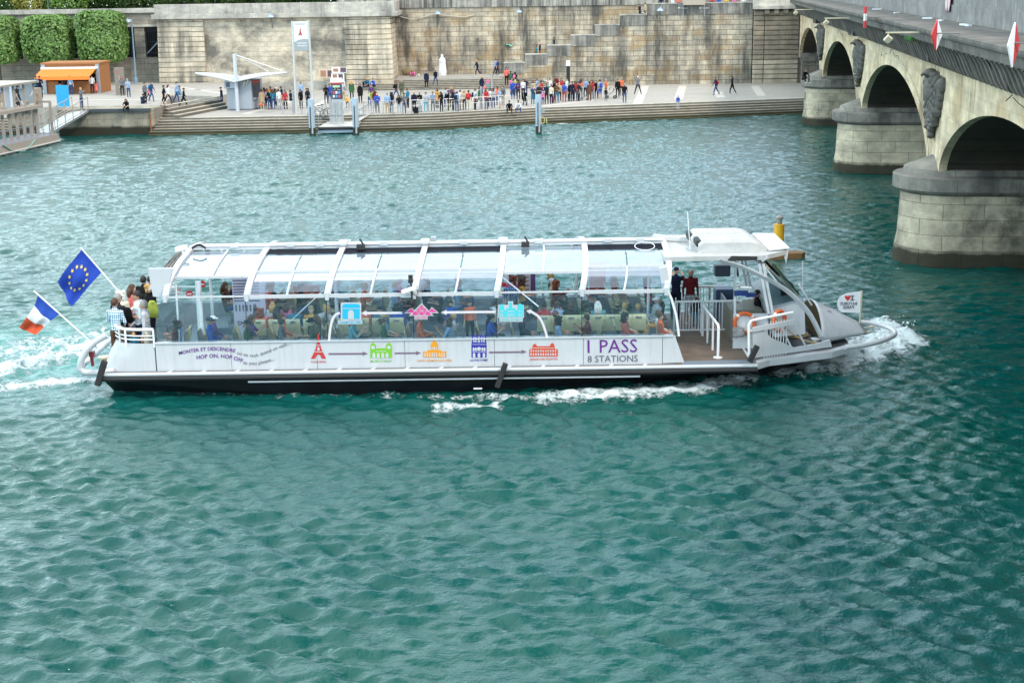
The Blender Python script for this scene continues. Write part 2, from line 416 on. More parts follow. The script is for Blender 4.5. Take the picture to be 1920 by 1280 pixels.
def step_mat():
    m_ = bpy.data.materials.new('step_stone'); t = T(m_); g = t.n('NewGeometry').outputs['Position']; z = t.n('SeparateXYZ', {0: g}).outputs[2]
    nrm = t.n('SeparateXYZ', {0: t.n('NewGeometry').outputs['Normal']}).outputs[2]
    base = t.mix(t.noise(t.n('Mapping', {'Vector': g, 'Scale': (.35, 1, 1)}).outputs[0], 1.2, 5, .7), (.34, .31, .25, 1), (.56, .52, .43, 1))
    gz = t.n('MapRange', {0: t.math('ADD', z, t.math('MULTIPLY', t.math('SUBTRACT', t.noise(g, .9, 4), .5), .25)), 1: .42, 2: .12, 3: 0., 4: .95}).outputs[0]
    base = t.mix(t.math('LESS_THAN', nrm, .5), base, t.mix(t.noise(g, 2., 4), (.10, .09, .075, 1), (.20, .18, .145, 1)))  # upright faces darkened by normal: riser shade and grime put into the colour
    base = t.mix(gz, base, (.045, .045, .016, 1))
    dk = t.ramp(t.noise(t.n('Mapping', {'Vector': g, 'Scale': (.8, .3, 1.5)}).outputs[0], 2., 5, .7), [(.45, 0.), (.75, .6)])
    base = t.mix(dk, base, (.10, .095, .08, 1))
    t.done(t.n('BsdfPrincipled', {'Base Color': base, 'Roughness': .85, 'Specular IOR Level': .3}).outputs[0]); return m_
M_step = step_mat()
M_wall = stone('wall_ashlar', (.58, .51, .39), (.45, .40, .315), (.20, .165, .13), .50, 1.35, 'XZ', .94, (.085, .083, .078), .024, rusty=.6, top=10.2, topw=2.6, streak=(.8, .13), cov=(.33, .50))
M_par2 = stone('streaked_parapet', (.40, .385, .35), (.34, .325, .30), (.2, .19, .17), 30., 2.6, 'XZ', .95, (.055, .055, .055), .01, streak=(2.2, .07), cov=(.2, .42))
M_dcop = stone('dark_parapet', (.30, .29, .265), (.25, .24, .225), (.16, .15, .14), 30., 3.2, 'XZ', .85, (.06, .06, .055), .008, streak=(1.4, .12), cov=(.2, .45))
M_wall2 = stone('stair_ashlar', (.54, .48, .375), (.34, .31, .255), (.12, .10, .08), .50, 1.35, 'XZ', .92, (.075, .075, .07), .024, rusty=.65, streak=(.7, .10), cov=(.30, .50))
M_bast = stone('bastion_ashlar', (.62, .55, .43), (.50, .45, .37), (.30, .27, .22), .5, 1.3, 'XZ', .92, (.13, .125, .11), .008, streak=(.35, .4), cov=(.36, .52))
M_quoin = stone('quoin_stone', (.66, .585, .46), (.52, .47, .38), (.2, .17, .14), 50., 1.5, 'XZ', .8, (.12, .115, .105), .006, rusty=.2, cov=(.36, .54))
M_darkwall = stone('dark_wall', (.24, .215, .18), (.17, .155, .135), (.06, .055, .05), .5, 1.3, 'XZ', .6, (.06, .058, .05), .02)
M_abut = stone('abutment_stone', (.30, .25, .19), (.18, .155, .125), (.35, .3, .25), 50., 1.4, 'XZ', .55, (.06, .055, .05), .012)
M_cop = stone('coping_stone', (.50, .48, .43), (.42, .40, .37), (.2, .19, .18), 30., 2.2, 'XZ', .7, (.12, .12, .115), .01, streak=(.9, .2))
M_dark = mat('dark_void', (.012, .013, .018), .9, var=.3)
M_steel = mat('grey_steel', (.42, .47, .52), .45, .3)
M_galv = mat('galvanised_rail', (.45, .46, .47), .4, .7)
M_white = mat('white_paint', (.78, .80, .82), .35, var=.05, dirt=.12)
M_whitem = mat('white_matt', (.76, .77, .77), .6, var=.05)
M_lampblue = mat('blue_grey_post', (.19, .28, .37), .45)
M_wood = mat('orange_wood', (.30, .13, .045), .6, var=.35, scale=3)

# ------------------------------------------------------------------ far quay
QZ, UZ = 1.1, 2.0
edge = [(-29.0, 117.6), (-16.4, 117.9), (-10.5, 118.1), (-5.6, 118.9), (2.1, 122.2), (13.8, 125.0), (26.5, 128.3), (40, 131)]
m = MB()
for i in range(len(edge)-1):
    a, b = edge[i], edge[i+1]
    m.prism([(a[0], a[1], -1), (b[0], b[1], -1), (b[0], 149.9, -1), (a[0], 149.9, -1)], (0, 0, QZ+1))
m.box(-90, -29.0, 121, 170, -1, QZ-.01)
tag(m.build('lower_quay', M_pave), kind='structure')
m = MB(); NS = 6
for k in range(NS):
    zt = QZ-(k+1)*QZ/(NS+.3); y0 = -.46*(k+1)
    for i in range(len(edge)-1):
        a, b = edge[i], edge[i+1]
        m.prism([(a[0], a[1]+y0, -1.), (b[0], b[1]+y0, -1.), (b[0], b[1]+y0+.46, -1.), (a[0], a[1]+y0+.46, -1.)], (0, 0, zt+1))
        # worn nosing, a little proud of the riser
        m.prism([(a[0], a[1]+y0-.035, zt-.06), (b[0], b[1]+y0-.035, zt-.06), (b[0], b[1]+y0+.02, zt-.06), (a[0], a[1]+y0+.02, zt-.06)], (0, 0, .064))
for i in range(len(edge)-1):
    a, b = edge[i], edge[i+1]
    m.prism([(a[0], a[1]-.04, QZ-.07), (b[0], b[1]-.04, QZ-.07), (b[0], b[1]+.6, QZ-.07), (a[0], a[1]+.6, QZ-.07)], (0, 0, .075))
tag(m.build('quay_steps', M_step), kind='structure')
# upper level on the left, its flight of steps and the stone landing block at the water
ul = [atz(p[0], p[1], UZ) for p in ((150, 205), (305, 199), (322, 179), (410, 181))]
m = MB()
poly = [(-90, 119.5), (ul[0][0], 119.5), (ul[1][0], ul[1][1]), (ul[2][0], ul[2][1]), (ul[3][0], ul[3][1]), (ul[3][0]+1.5, 148), (-90, 175)]
m.prism([(x, y, -1.) for x, y in poly], (0, 0, UZ+1))
tag(m.build('upper_quay', M_pave), kind='structure')
m = MB(); A, B, C = ul[1], ul[2], ul[3]
for k in range(3):
    o = .5*(k+1); zt = UZ-.225*(k+1)
    m.prism([(A[0], A[1]-.3*k, .9), (A[0]+o*1.0, A[1]-.8*o, .9), (C[0]+o*.8, C[1]-1.1*o, .9), (C[0], C[1], .9)], (0, 0, zt-.9))
m.bar((A[0], A[1], UZ+.012), (C[0], C[1], UZ+.012), .5, .03)
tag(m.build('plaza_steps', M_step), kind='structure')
m = MB()
bl = aty(112, 258, 115.8); brr = aty(287, 252, 115.8)
back = atz(305, 199, 2.05)
M_block = stone('block_stone', (.36, .33, .26), (.30, .275, .22), (.14, .13, .11), .62, 2.0, 'XZ', .6, (.10, .10, .09), .012, green=.75)
m.prism([(bl[0], 115.8, -1.2), (brr[0], 115.8, -1.2), (back[0], back[1]+1, -1.2), (bl[0], back[1]+1, -1.2)], (0, 0, 3.25))
o = m.build('landing_block', M_block)
tag(o, 'stained stone landing block at the water with an iron edge, left of the quay steps', 'landing block')
m = MB(); m.box(atz(150, 209, 2)[0], brr[0]-.05, 115.68, 116.1, 1.83, 2.075); m.build('edge_beam', mat('rusty_dark_iron', (.055, .065, .075), .6), o)
m = MB(); m.tube([(brr[0]-.12, 115.72, 1.9), (brr[0]-.10, 115.70, .1)], .05); m.build('drain_pipe', mat('rust', (.28, .10, .035), .8), o)
# pale bands in the paving
def band(p, q, wd, z):
    a, b = Vector(atz(*p, z)), Vector(atz(*q, z)); d = (b-a).normalized(); n = Vector((-d.y, d.x, 0))*wd/2
    mm = MB(); mm.prism([a-n, b-n, b+n, a+n], (0, 0, .006)); o = mm.build('paving_band', M_band); o.location.z += .001; tag(o, kind='structure')
for p, q in (((1195, 195), (1210, 161)), ((1272, 186), (1280, 161)), ((1352, 183), (1346, 172)), ((1428, 180), (1415, 161)), ((460, 214), (560, 186)), ((800, 196), (980, 176)), ((1020, 199), (1110, 189)), ((590, 200), (640, 176))): band(p, q, .8, QZ)
for p, q in (((160, 188), (310, 186)), ((315, 160), (420, 176)), ((260, 170), (420, 168))): band(p, q, .5, UZ)

# ------------------------------------------------------------------ embankment walls
WF, WB = 147.4, 154.0
def zy(px, py, Y): return aty(px, py, Y)[2]
def X_(px, py, Y): return aty(px, py, Y)[0]
# bastion
bx0, bx1 = X_(308, 157, WF), X_(735, 141, WF)
btop, bcor = zy(500, 34, WF), zy(500, 10, WF)+.05
wth = thing('bastion_wall', ((bx0+bx1)/2, WF+3, 1), 'pale stone bastion with grooved corner blocks and a thick coping behind the grey ticket kiosk', 'wall')
m = MB(); m.prism([(bx0, WF+.12, .5), (bx1-.25, WF+.12, .5), (bx1-.25, WB+.3, .5), (bx0, WB+8, .5)], (0, 0, btop-.5)); m.build('wall_face', M_bast, wth)
qx = [(bx0-.25, X_(385, 100, WF)), (X_(648, 100, WF), bx1)]
for j, (a, b) in enumerate(qx):
    m = MB(); z = .6; k = 0
    while z < btop-.12:
        h = min(.50, btop-z); bat = .22*(1-(z-.6)/(btop-.6))
        m.box(a-(bat if j == 0 else 0), b+(bat if j else 0), WF-.10-bat, WF+.3 if j == 0 else WB-.1, z, z+h-.05)
        z += .50; k += 1
    m.build('grooved_pilaster', M_quoin, wth, bev=.03)
m = MB(); m.box(bx0-.2, bx1+.05, WF-.2, WF+.2, .5, 1.95); m.build('plinth', M_cop, wth)
m = MB(); m.box(bx0-.7, bx1+.75, WF-.55, WB+.2, btop, btop+.48); m.build('cornice', M_cop, wth, bev=.05)
m = MB(); m.box(bx0-.45, bx1+.5, WF-.25, WF+.35, btop+.48, bcor+.15); m.box(bx1-.1, bx1+.5, WF+.35, WB+.1, btop+.48, bcor+.15); m.build('parapet', M_cop, wth, bev=.03)
m = MB()
for px in (362, 452, 636): m.lathe([(.06, 0), (.06, .1)], (X_(px, 40, WF-.2), WF-.22, btop-.25), 8)
m.build('spout', mat('dark_lead', (.05, .05, .055), .6), wth)
# long back wall behind the landing
wx0, wx1 = X_(742, 100, WB), X_(1500, 100, WB)
bw = thing('embankment_wall', ((wx0+wx1)/2, WB, 1), 'long streaked ashlar river wall rising behind the stone landing and the white figure', 'wall')
m = MB(); m.box(wx0-6, wx1+2, WB, WB+3, .5, 9.0); m.build('wall_face', M_wall, bw)
m = MB(); m.box(wx0-6, wx1+2, WB-.12, WB+.4, 9.0, 10.6); m.build('parapet', M_par2, bw)
# stepped wall of the stair that climbs to the right
sw = thing('stair_wall', (X_(1150, 120, WF+.6), WF+.6, 1), 'stepped stone stair wall climbing to the right in front of the river wall', 'wall')
YS = WF+.6
tops = [(945, 117), (985, 101), (1027, 84), (1071, 65), (1116, 46), (1163, 27), (1214, 5)]; ends = [985, 1027, 1071, 1116, 1163, 1214, 1412]
m = MB()
for (px, py), e in zip(tops, ends):
    m.box(X_(px, py, YS), X_(e, py, YS), YS, YS+.55, .5, zy((px+e)/2, py, YS)-.14)
m.build('wall_face', M_wall2, sw)
m = MB()
for (px, py), e in zip(tops, ends):
    zt = zy((px+e)/2, py, YS); m.box(X_(px, py, YS)-.04, X_(e, py, YS)-.045, YS-.07, YS+.62, zt-.10, zt)
m.build('coping', M_cop, sw)
m = MB()
for (px, py), e in zip(tops, ends):
    zt = zy((px+e)/2, py, YS); m.box(X_(px, py, YS)-.02, X_(e, py, YS)-.025, YS-.035, YS+.3, zt-1.15, zt-.10)
m.build('parapet', M_dcop, sw)
m = MB()
for i in range(46):
    f0 = i/46; x = X_(985, 130, YS)+f0*(X_(1210, 30, YS)-X_(985, 130, YS)); z = 2.0+f0*5.1
    m.box(x, x+.36, YS+.55, WB, .5, z+.11)
m.box(X_(1210, 30, YS), X_(1412, 30, YS), YS+.55, WB, .5, zy(1300, 5, YS)-1.05)
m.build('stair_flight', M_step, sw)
# abutment of the bridge : dark, heavily grooved
ab = thing('bridge_abutment', (X_(1455, 100, WF), WF, 1), 'dark stone abutment with deep horizontal grooves where the bridge meets the bank', 'abutment')
ax0, ax1 = X_(1412, 100, WF), X_(1500, 100, WF-2)
ztop = zy(1450, 17, WF)
m = MB(); m.box(ax0+.06, ax1+1.6, WF+.15, WB, .5, ztop); m.build('core_wall', M_dark if False else M_darkwall, ab)
M_abl = stone('abutment_pale', (.46, .40, .31), (.38, .33, .26), (.25, .2, .16), 50., 1.4, 'XZ', .4, (.12, .11, .1), .01)
m = MB(); z = .6
while z < ztop-.3:
    mi = 1 if z < 3.3 else 0
    m.box(ax0, ax0+1.05, WF-.04, WF+.3, z, z+.42, mi); m.box(ax0+1.13, ax1+.2, WF-.12, WF+.3, z, z+.42, mi); z += .485
m.build('grooved_course', [M_abut, M_abl], ab, bev=.04)
m = MB()
for k in range(5): m.box(ax0+1.0+k*.95, ax0+1.45+k*.95, WF-.6, WF-.12, ztop-.45, ztop-.02)
m.build('bracket', M_darkwall, ab)
m = MB(); m.box(ax0-.1, ax1+1.5, WF-.75, WF+.4, ztop, ztop+.3); m.box(ax0-.1, ax1+1.5, WF-.1, WF+.4, ztop+.3, ztop+1.8); m.build('cornice', M_cop, ab)
# landing and its stair
LZ = 2.05
m = MB(); lx0, lx1 = X_(700, 150, WF), X_(985, 150, WF); ly = 148.3
m.box(lx0, lx1+6, ly, WB+.3, .9, LZ)
tag(m.build('stone_landing', M_pave), kind='structure')
m = MB(); n = 6
for k in range(n):
    zt = LZ-(k+1)*(LZ-QZ)/(n+1)
    m.prism([(X_(690-k, 160, WF), ly-.5*(k+1), .9), (lx1+.35*(k+1), ly-.5*(k+1), .9), (lx1+.35*(k+1)+1.5, ly-.2, .9), (lx1, ly+.02-.001*k, .9), (X_(690-k, 160, WF), ly+.02-.001*k, .9)], (0, 0, zt-.9))
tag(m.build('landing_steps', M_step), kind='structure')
# left wall with dark gated openings, behind the clipped trees
LW = 149.5
lw = thing('gated_wall', (-50, LW, 1), 'dark stained stone wall with tall gated openings behind the clipped trees', 'wall')
M_lw = stone('gate_wall', (.30, .28, .235), (.24, .22, .19), (.1, .09, .08), .55, 1.5, 'XZ', .6, (.08, .078, .07), .015)
lx1 = bx0+.05; zs = zy(280, 108, LW); zo = zy(280, 50, LW); zc_ = zy(280, 24, LW)
m = MB(); m.box(-80, lx1, LW, LW+.8, 1, zs); m.box(-80, lx1, LW, LW+.8, zo, zc_)
xs = [X_(p, 80, LW) for p in (272, 306)]
op = []; x = X_(306, 80, LW)
while x > -75: op.append((x-(xs[1]-xs[0]), x)); x -= (X_(306, 80, LW)-X_(253, 80, LW))
prev = lx1
for a, b in op: m.box(b, prev, LW, LW+.8, zs, zo); prev = a
m.build('wall_face', M_lw, lw)
m = MB(); m.box(-80, lx1, LW-.25, LW+.9, zc_, zc_+.45); m.box(-80, lx1, LW-.12, LW+.5, zo-.02, zo+.2); m.build('cornice', M_cop, lw)
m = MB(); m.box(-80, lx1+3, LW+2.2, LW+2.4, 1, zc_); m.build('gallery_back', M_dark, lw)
for a, b in op[:5]:
    m = MB()
    for i in range(9): q = a+(b-a)*(i+.5)/9; m.tube([(q, LW+.3, zs), (q, LW+.3, zo)], .018, 5)
    for q in (.15, .5, .85): m.box(a, b, LW+.28, LW+.32, zs+(zo-zs)*q-.02, zs+(zo-zs)*q+.02)
    m.build('gate_grille', mat('gate_iron', (.03, .04, .055), .5), lw)
m = MB(); a, b = op[0]; m.bar((a+.1, LW+.22, zs+.4), (b-.1, LW+.22, zs+2.0), .1, .1); m.build('diagonal_bar', mat('pale_blue_bar', (.25, .33, .42), .5), lw)
# ------------------------------------------------------------------ bridge
N3 = Vector((16.23, 59.25, 0)); BD = Vector((.1325, .9912, 0)).normalized(); BN = Vector((-BD.y, BD.x, 0))     # BN points to the photographer's side
FO_ = -1.38; SP = 28.95; SEND = 85.6; ZSP, ZCR, ZMB, ZCO = 3.85, 7.15, 8.42, 9.62
def bp(s, o, z): p = N3+BD*s+BN*(FO_+o); return (p.x, p.y, z)
M_br = stone('bridge_stone', (.64, .535, .375), (.55, .465, .335), (.40, .335, .24), .62, 1.7, 'YZ', .75, (.17, .125, .07), .006, streak=(2.6, .05), top=8.7, topw=1.7, rusty=.45)
M_pier = stone('pier_stone', (.54, .475, .36), (.43, .38, .29), (.18, .155, .12), .64, 1.6, 'XZ', .85, (.06, .058, .05), .012, green=.72, streak=(.5, .45))
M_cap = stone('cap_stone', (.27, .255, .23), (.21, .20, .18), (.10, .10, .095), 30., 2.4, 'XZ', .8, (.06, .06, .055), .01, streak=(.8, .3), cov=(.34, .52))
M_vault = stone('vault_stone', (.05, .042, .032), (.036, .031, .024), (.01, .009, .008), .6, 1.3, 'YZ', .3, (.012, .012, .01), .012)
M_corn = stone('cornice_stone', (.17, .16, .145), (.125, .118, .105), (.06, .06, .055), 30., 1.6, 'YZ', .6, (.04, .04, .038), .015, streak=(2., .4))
M_par = stone('parapet_stone', (.26, .255, .25), (.22, .215, .21), (.14, .135, .13), 30., 2.1, 'YZ', .55, (.09, .09, .09), .012, streak=(3.0, .10), top=13., topw=1.)
piers = [-SP, 0, SP, 2*SP]; PW = 1.62
bounds = [(-2*SP+PW, -SP-PW), (-SP+PW, -PW), (PW, SP-PW), (SP+PW, 2*SP-PW), (2*SP+PW, SEND)]
def arch_z(s):
    for a, b in bounds:
        if a-1e-6 <= s <= b+1e-6:
            h = (b-a)/2; c = (a+b)/2; rise = ZCR-ZSP; Rr = (h*h+rise*rise)/(2*rise)
            zc = ZCR-Rr+math.sqrt(max(0, Rr*Rr-(s-c)**2)); e = ZSP+rise*math.sqrt(max(0, 1-((s-c)/h)**2))
            return .35*zc+.65*e
    return None
bridge = thing('stone_bridge', bp(0, 0, 0), 'long pale stone bridge with dark arches, eagle reliefs and rounded piers crossing the river', 'bridge')
# spandrel face, cut by the arches
m = MB(); ss = []
for a, b in bounds:
    h = (b-a)/2; c = (a+b)/2
    ss += [c-h*math.cos(math.pi*i/40) for i in range(41)]
ss = sorted(ss+[-60])
for i in range(len(ss)-1):
    a, b = ss[i], ss[i+1]; mid = (a+b)/2
    if arch_z(mid) is not None and arch_z(a) is not None and arch_z(b) is not None: za, zb = arch_z(a), arch_z(b)
    else: za = zb = ZSP-.15
    m.quad(bp(a, 0, za), bp(b, 0, zb), bp(b, 0, ZMB+.1), bp(a, 0, ZMB+.1))
m.build('spandrel_wall', M_br, bridge, fixn=False)
m = MB()
for a, b in bounds:      # voussoir ring, slightly proud
    h = (b-a)/2; c = (a+b)/2; sl = [c-h*math.cos(math.pi*i/40) for i in range(41)]
    r1 = [bp(s, .02, arch_z(s)) for s in sl]; r0 = [bp(s, -.3, arch_z(s)) for s in sl]
    r2 = []
    for i, s in enumerate(sl):
        q = (s-c)/h; r2.append(bp(s+q*.5, .02, arch_z(s)+.55*math.sqrt(max(.05, 1-q*q*.8))))
    m.grid([r0, r1, r2])
m.build('arch_ring', M_br, bridge, fixn=False)
for a, b in bounds:
    h = (b-a)/2; c = (a+b)/2; sl = [c-h*math.cos(math.pi*i/40) for i in range(41)]
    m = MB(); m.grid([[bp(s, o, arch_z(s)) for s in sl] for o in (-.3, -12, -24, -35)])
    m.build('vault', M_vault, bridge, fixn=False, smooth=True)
m = MB()
for pts in ([bp(-60, -35, ZMB), bp(-60, -.5, ZMB), bp(SEND+14, -.5, ZMB), bp(SEND+14, -35, ZMB)],): m.prism(pts, (0, 0, ZCO-ZMB-.06))
for s in piers: m.prism([bp(s-PW, -.4, ZSP-.3), bp(s+PW, -.4, ZSP-.3), bp(s+PW, -34.9, ZSP-.3), bp(s-PW, -34.9, ZSP-.3)], (0, 0, ZMB-ZSP+.3))
m.build('deck', M_vault, bridge)
m = MB(); m.prism([bp(SEND, -.35, 0), bp(SEND+2.2, -.35, 0), bp(SEND+2.2, -35, 0), bp(SEND, -35, 0)], (0, 0, ZMB)); m.build('abutment_face', M_darkwall, bridge)
m = MB(); m.prism([bp(SEND-.3, -.1, ZSP-.35), bp(SEND, -.1, ZSP-.35), bp(SEND, -35, ZSP-.35), bp(SEND-.3, -35, ZSP-.35)], (0, 0, .8)); m.build('springer_course', M_cap, bridge)
# piers
def stadium(s, w, tip, z, back=-33, n=14):
    pts = [bp(s-w, back, z)]
    for i in range(n+1):
        a = math.pi*i/n; o = tip-w*1.05+w*1.05*math.sin(a)
        pts.append(bp(s-w*math.cos(a), o, z))
    pts.append(bp(s+w, back, z)); return pts
for k, s in enumerate(piers):
    m = MB(); m.grid([stadium(s, 1.95, 1.5, -1.5), stadium(s, 1.93, 1.46, .35), stadium(s, 1.84, 1.32, 1.1), stadium(s, 1.80, 1.25, 2.98)])
    pr = m.build('pier', M_pier, bridge, smooth=True)
    m = MB(); m.grid([stadium(s, 1.82, 1.27, 2.9), stadium(s, 1.98, 1.45, 3.0), stadium(s, 2.02, 1.5, 3.08), stadium(s, 2.12, 1.6, 3.1), stadium(s, 2.12, 1.6, 3.62), stadium(s, 2.06, 1.55, 3.66), stadium(s, 1.75, 1.2, 3.70), stadium(s, 1.72, 1.15, 3.92), stadium(s, .9, .35, 4.25), stadium(s, .15, -.3, 4.5)])
    m.build('pier_cap', M_cap, pr)
# cornice with S-shaped brackets
prof = [(.0, ZMB-.02), (.1, ZMB+.0), (.12, ZMB+.18), (.16, ZMB+.62), (.95, ZMB+.66), (1.0, ZMB+.95), (1.12, ZMB+1.0), (1.15, ZCO-.12), (1.15, ZCO-.02), (1.08, ZCO), (-1.05, ZCO+.05)]
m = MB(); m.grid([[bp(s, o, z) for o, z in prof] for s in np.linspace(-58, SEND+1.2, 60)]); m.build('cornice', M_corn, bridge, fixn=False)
def bracket(s):
    m = MB(); P = []
    for q in np.linspace(0, 1, 9):
        o = .08+.82*q; z = ZMB-.38+.98*(q-.16*math.sin(q*2*math.pi)); P.append((o, z))
    top = [(o, ZMB+.64) for o, z in P[::-1]]
    a = [bp(s-.13, o, z) for o, z in P]; low = [bp(s-.13, max(.02, o-.10), z+.20) for o, z in P]
    pts = a+low[::-1]
    k = BD*.26; n = len(a)
    for i in range(n-1): m.prism([a[i], a[i+1], low[i+1], low[i]], k)
    return m
bs = [s for s in np.arange(-10, SEND-1, .78)]
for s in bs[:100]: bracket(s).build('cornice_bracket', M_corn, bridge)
m = MB()
for s in bs[100:]: b_ = bracket(s); m.add(b_.v, b_.f)
for s in np.arange(-58, -10.3, .78): b_ = bracket(s); m.add(b_.v, b_.f)
tag(m.build('cornice_brackets', M_corn, bridge), kind='stuff')
m = MB(); m.prism([bp(-58, -1.05, ZCO), bp(SEND+3, -1.05, ZCO), bp(SEND+3, -1.6, ZCO), bp(-58, -1.6, ZCO)], (0, 0, .72)); m.prism([bp(-58, -1.12, ZCO+.72), bp(SEND+3, -1.12, ZCO+.72), bp(SEND+3, -1.55, ZCO+.72), bp(-58, -1.55, ZCO+.72)], (0, 0, 1.0))
m.build('parapet', M_par, bridge)
# cracks in the spandrels
M_crack = mat('crack', (.05, .045, .035), .9)
for s0 in (-14.5, 14.5, 43.4):
    for sg in (-1, 1):
        m = MB(); P = [(0, .75), (.9, .62), (1.3, .42), (2.6, .50), (3.6, .36), (4.4, .55), (5.2, .42)] if sg > 0 else [(-.1, .75), (-.9, .55), (-2.0, .66), (-2.7, .42), (-3.5, .5)]
        m.tube([bp(s0+a, .0, arch_z(s0+a)+z+.06*R.gauss(0, 1)) for a, z in P], .02, 5); m.build('crack', M_crack, bridge)
# eagle reliefs over the piers
def remesh(mb, vox, sm=2, noise=0.):
    me = mb.mesh('tmp', [M_corn]); o = bpy.data.objects.new('tmp', me); COL.objects.link(o)
    r = o.modifiers.new('r', 'REMESH'); r.mode = 'VOXEL'; r.voxel_size = vox
    if sm: s_ = o.modifiers.new('s', 'SMOOTH'); s_.factor = .5; s_.iterations = sm
    dg = bpy.context.evaluated_depsgraph_get(); out = bpy.data.meshes.new_from_object(o.evaluated_get(dg))
    bpy.data.objects.remove(o); bpy.data.meshes.remove(me); return out
M_bronze = mat('weathered_dark_stone', (.085, .08, .072), .75, var=.5, scale=4, bump=.9, bscale=5)
def eagle():
    m = MB(); rr = random.Random(5)
    for sg in (-1, 1):                                  # two folded wings, feather rows
        for i in range(11):
            q = i/10; z = 3.05-2.0*q; wd = .62*(1-.62*q)
            for j in range(3):
                m.ell((sg*(.20+wd*.5*j), -.05-.05*(i % 2), z-.12*j), (.085, .24-.03*j, .26), 7)
        for j in range(4): m.ell((sg*(.95-.10*j), -.02, 2.75-.42*j), (.13, .17, .42), 7)
    m.ell((0, -.12, 2.35), (.34, .30, .8), 9); m.ell((.02, -.2, 3.2), (.2, .24, .26), 9); m.tube([(.02, -.36, 3.2), (-.08, -.5, 3.12), (-.1, -.5, 3.02)], [.09, .06, .02], 6)
    for i in range(9): m.ell((rr.gauss(0, .10), -.1, 1.5-.13*i), (.26-.015*i, .22, .16), 7)
    for i in range(6): m.ell((.28*math.cos(i*1.05), -.12, .62+.24*math.sin(i*1.05)), (.15, .15, .15), 7)
    for i in range(5): m.ell((rr.gauss(0, .08), -.08, .38-.1*i), (.17-.02*i, .14, .14), 7)
    me = remesh(m, .035, 0); return me
em = eagle(); em.materials.clear(); em.materials.append(M_bronze)
for p in em.polygons: p.use_smooth = True
ez = [(4.55, 1.0), (4.5, 1.0), (4.5, 1.0), (4.5, 1.0)]
RB = Matrix((( BD.x, -BN.x, 0), (BD.y, -BN.y, 0), (0, 0, 1)))     # local x along the face, local -y out of it
for k, s in enumerate(piers):
    o = bpy.data.objects.new('eagle_relief', em); COL.objects.link(o); o.parent = bridge
    M4 = RB.to_4x4(); M4 = M4 @ Matrix.Scale(-1, 4, (1, 0, 0)) if False else M4
    o.matrix_local = Matrix.Translation(Vector(bp(s, .05, 5.15))-Vector(ORG[bridge.name])) @ RB.to_4x4() @ Matrix.Diagonal((1.9, 1.25, .80, 1))
# small fixtures on the bridge
M_box = mat('black_box', (.012, .012, .014), .5); M_cream = mat('cream_metal', (.50, .45, .33), .5)
def pbox(m, s, o, z, ds, do, dz, mi=0): m.prism([bp(s-ds/2, o, z), bp(s+ds/2, o, z), bp(s+ds/2, o+do, z), bp(s-ds/2, o+do, z)], (0, 0, dz), mi)
def plane_pt(px, py, o):
    r = Vector(ray(px, py)); c0 = Vector((0, 0, CAM_H)); q = N3+BN*(FO_+o); tt = (q-c0).dot(BN)/r.dot(BN); return c0+r*tt
for k, (b_, pl_) in enumerate((((1749, 101), (1722, 93)), ((1605, 59), (1592, 56)), ((1534, 38), (1526, 36)))):
    nm = ('nearest', 'middle', 'farthest')[k]; p = plane_pt(*b_, .2); s = (p-N3).dot(BD)
    t_ = thing('speaker_box', tuple(p), 'black box fixed on the bridge face above the %s visible eagle relief' % nm, 'box', 'black boxes above the eagle reliefs')
    m = MB(); pbox(m, s, .05, p.z-.28, .62, .35, .56); m.build('case', M_box, t_)
    m = MB(); pbox(m, s, .402, p.z-.22, .5, .02, .44); m.build('front_grille', mat('grille_black', (.03, .035, .04), .6), t_)
    q = plane_pt(*pl_, .1); m = MB(); pbox(m, (q-N3).dot(BD), .03, q.z-.32, .8, .12, .62); o = m.build('stone_plate', M_corn); tag(o, 'weathered square block on the bridge face beside the %s black box' % nm, 'block', 'square blocks on the bridge face')
for k, (hp, nm) in enumerate((((1665, 74), 'nearest'), ((1549, 43), 'middle'), ((1492, 25), 'farthest'))):
    c = plane_pt(*hp, 2.3); s = (c-N3).dot(BD)
    t_ = thing('floodlight', tuple(c), 'cream floodlight on a long arm under the bridge cornice, %s of the three' % nm, 'floodlight', 'floodlights under the cornice')
    m = MB(); m.bar(bp(s, .5, c.z+.26), bp(s, 2.4, c.z+.26), .06, .06); m.build('arm', M_cream, t_)
    Mx = Matrix.Translation(c) @ Euler((.5, .6, .2)).to_matrix().to_4x4()
    m = MB(); m.bbox(Mx, .26, .16, .28); m.build('lamp_head', M_cream, t_, bev=.03)
    m = MB(); m.bar(bp(s, 2.3, c.z+.26), c, .05, .05); m.build('bracket', M_cream, t_)
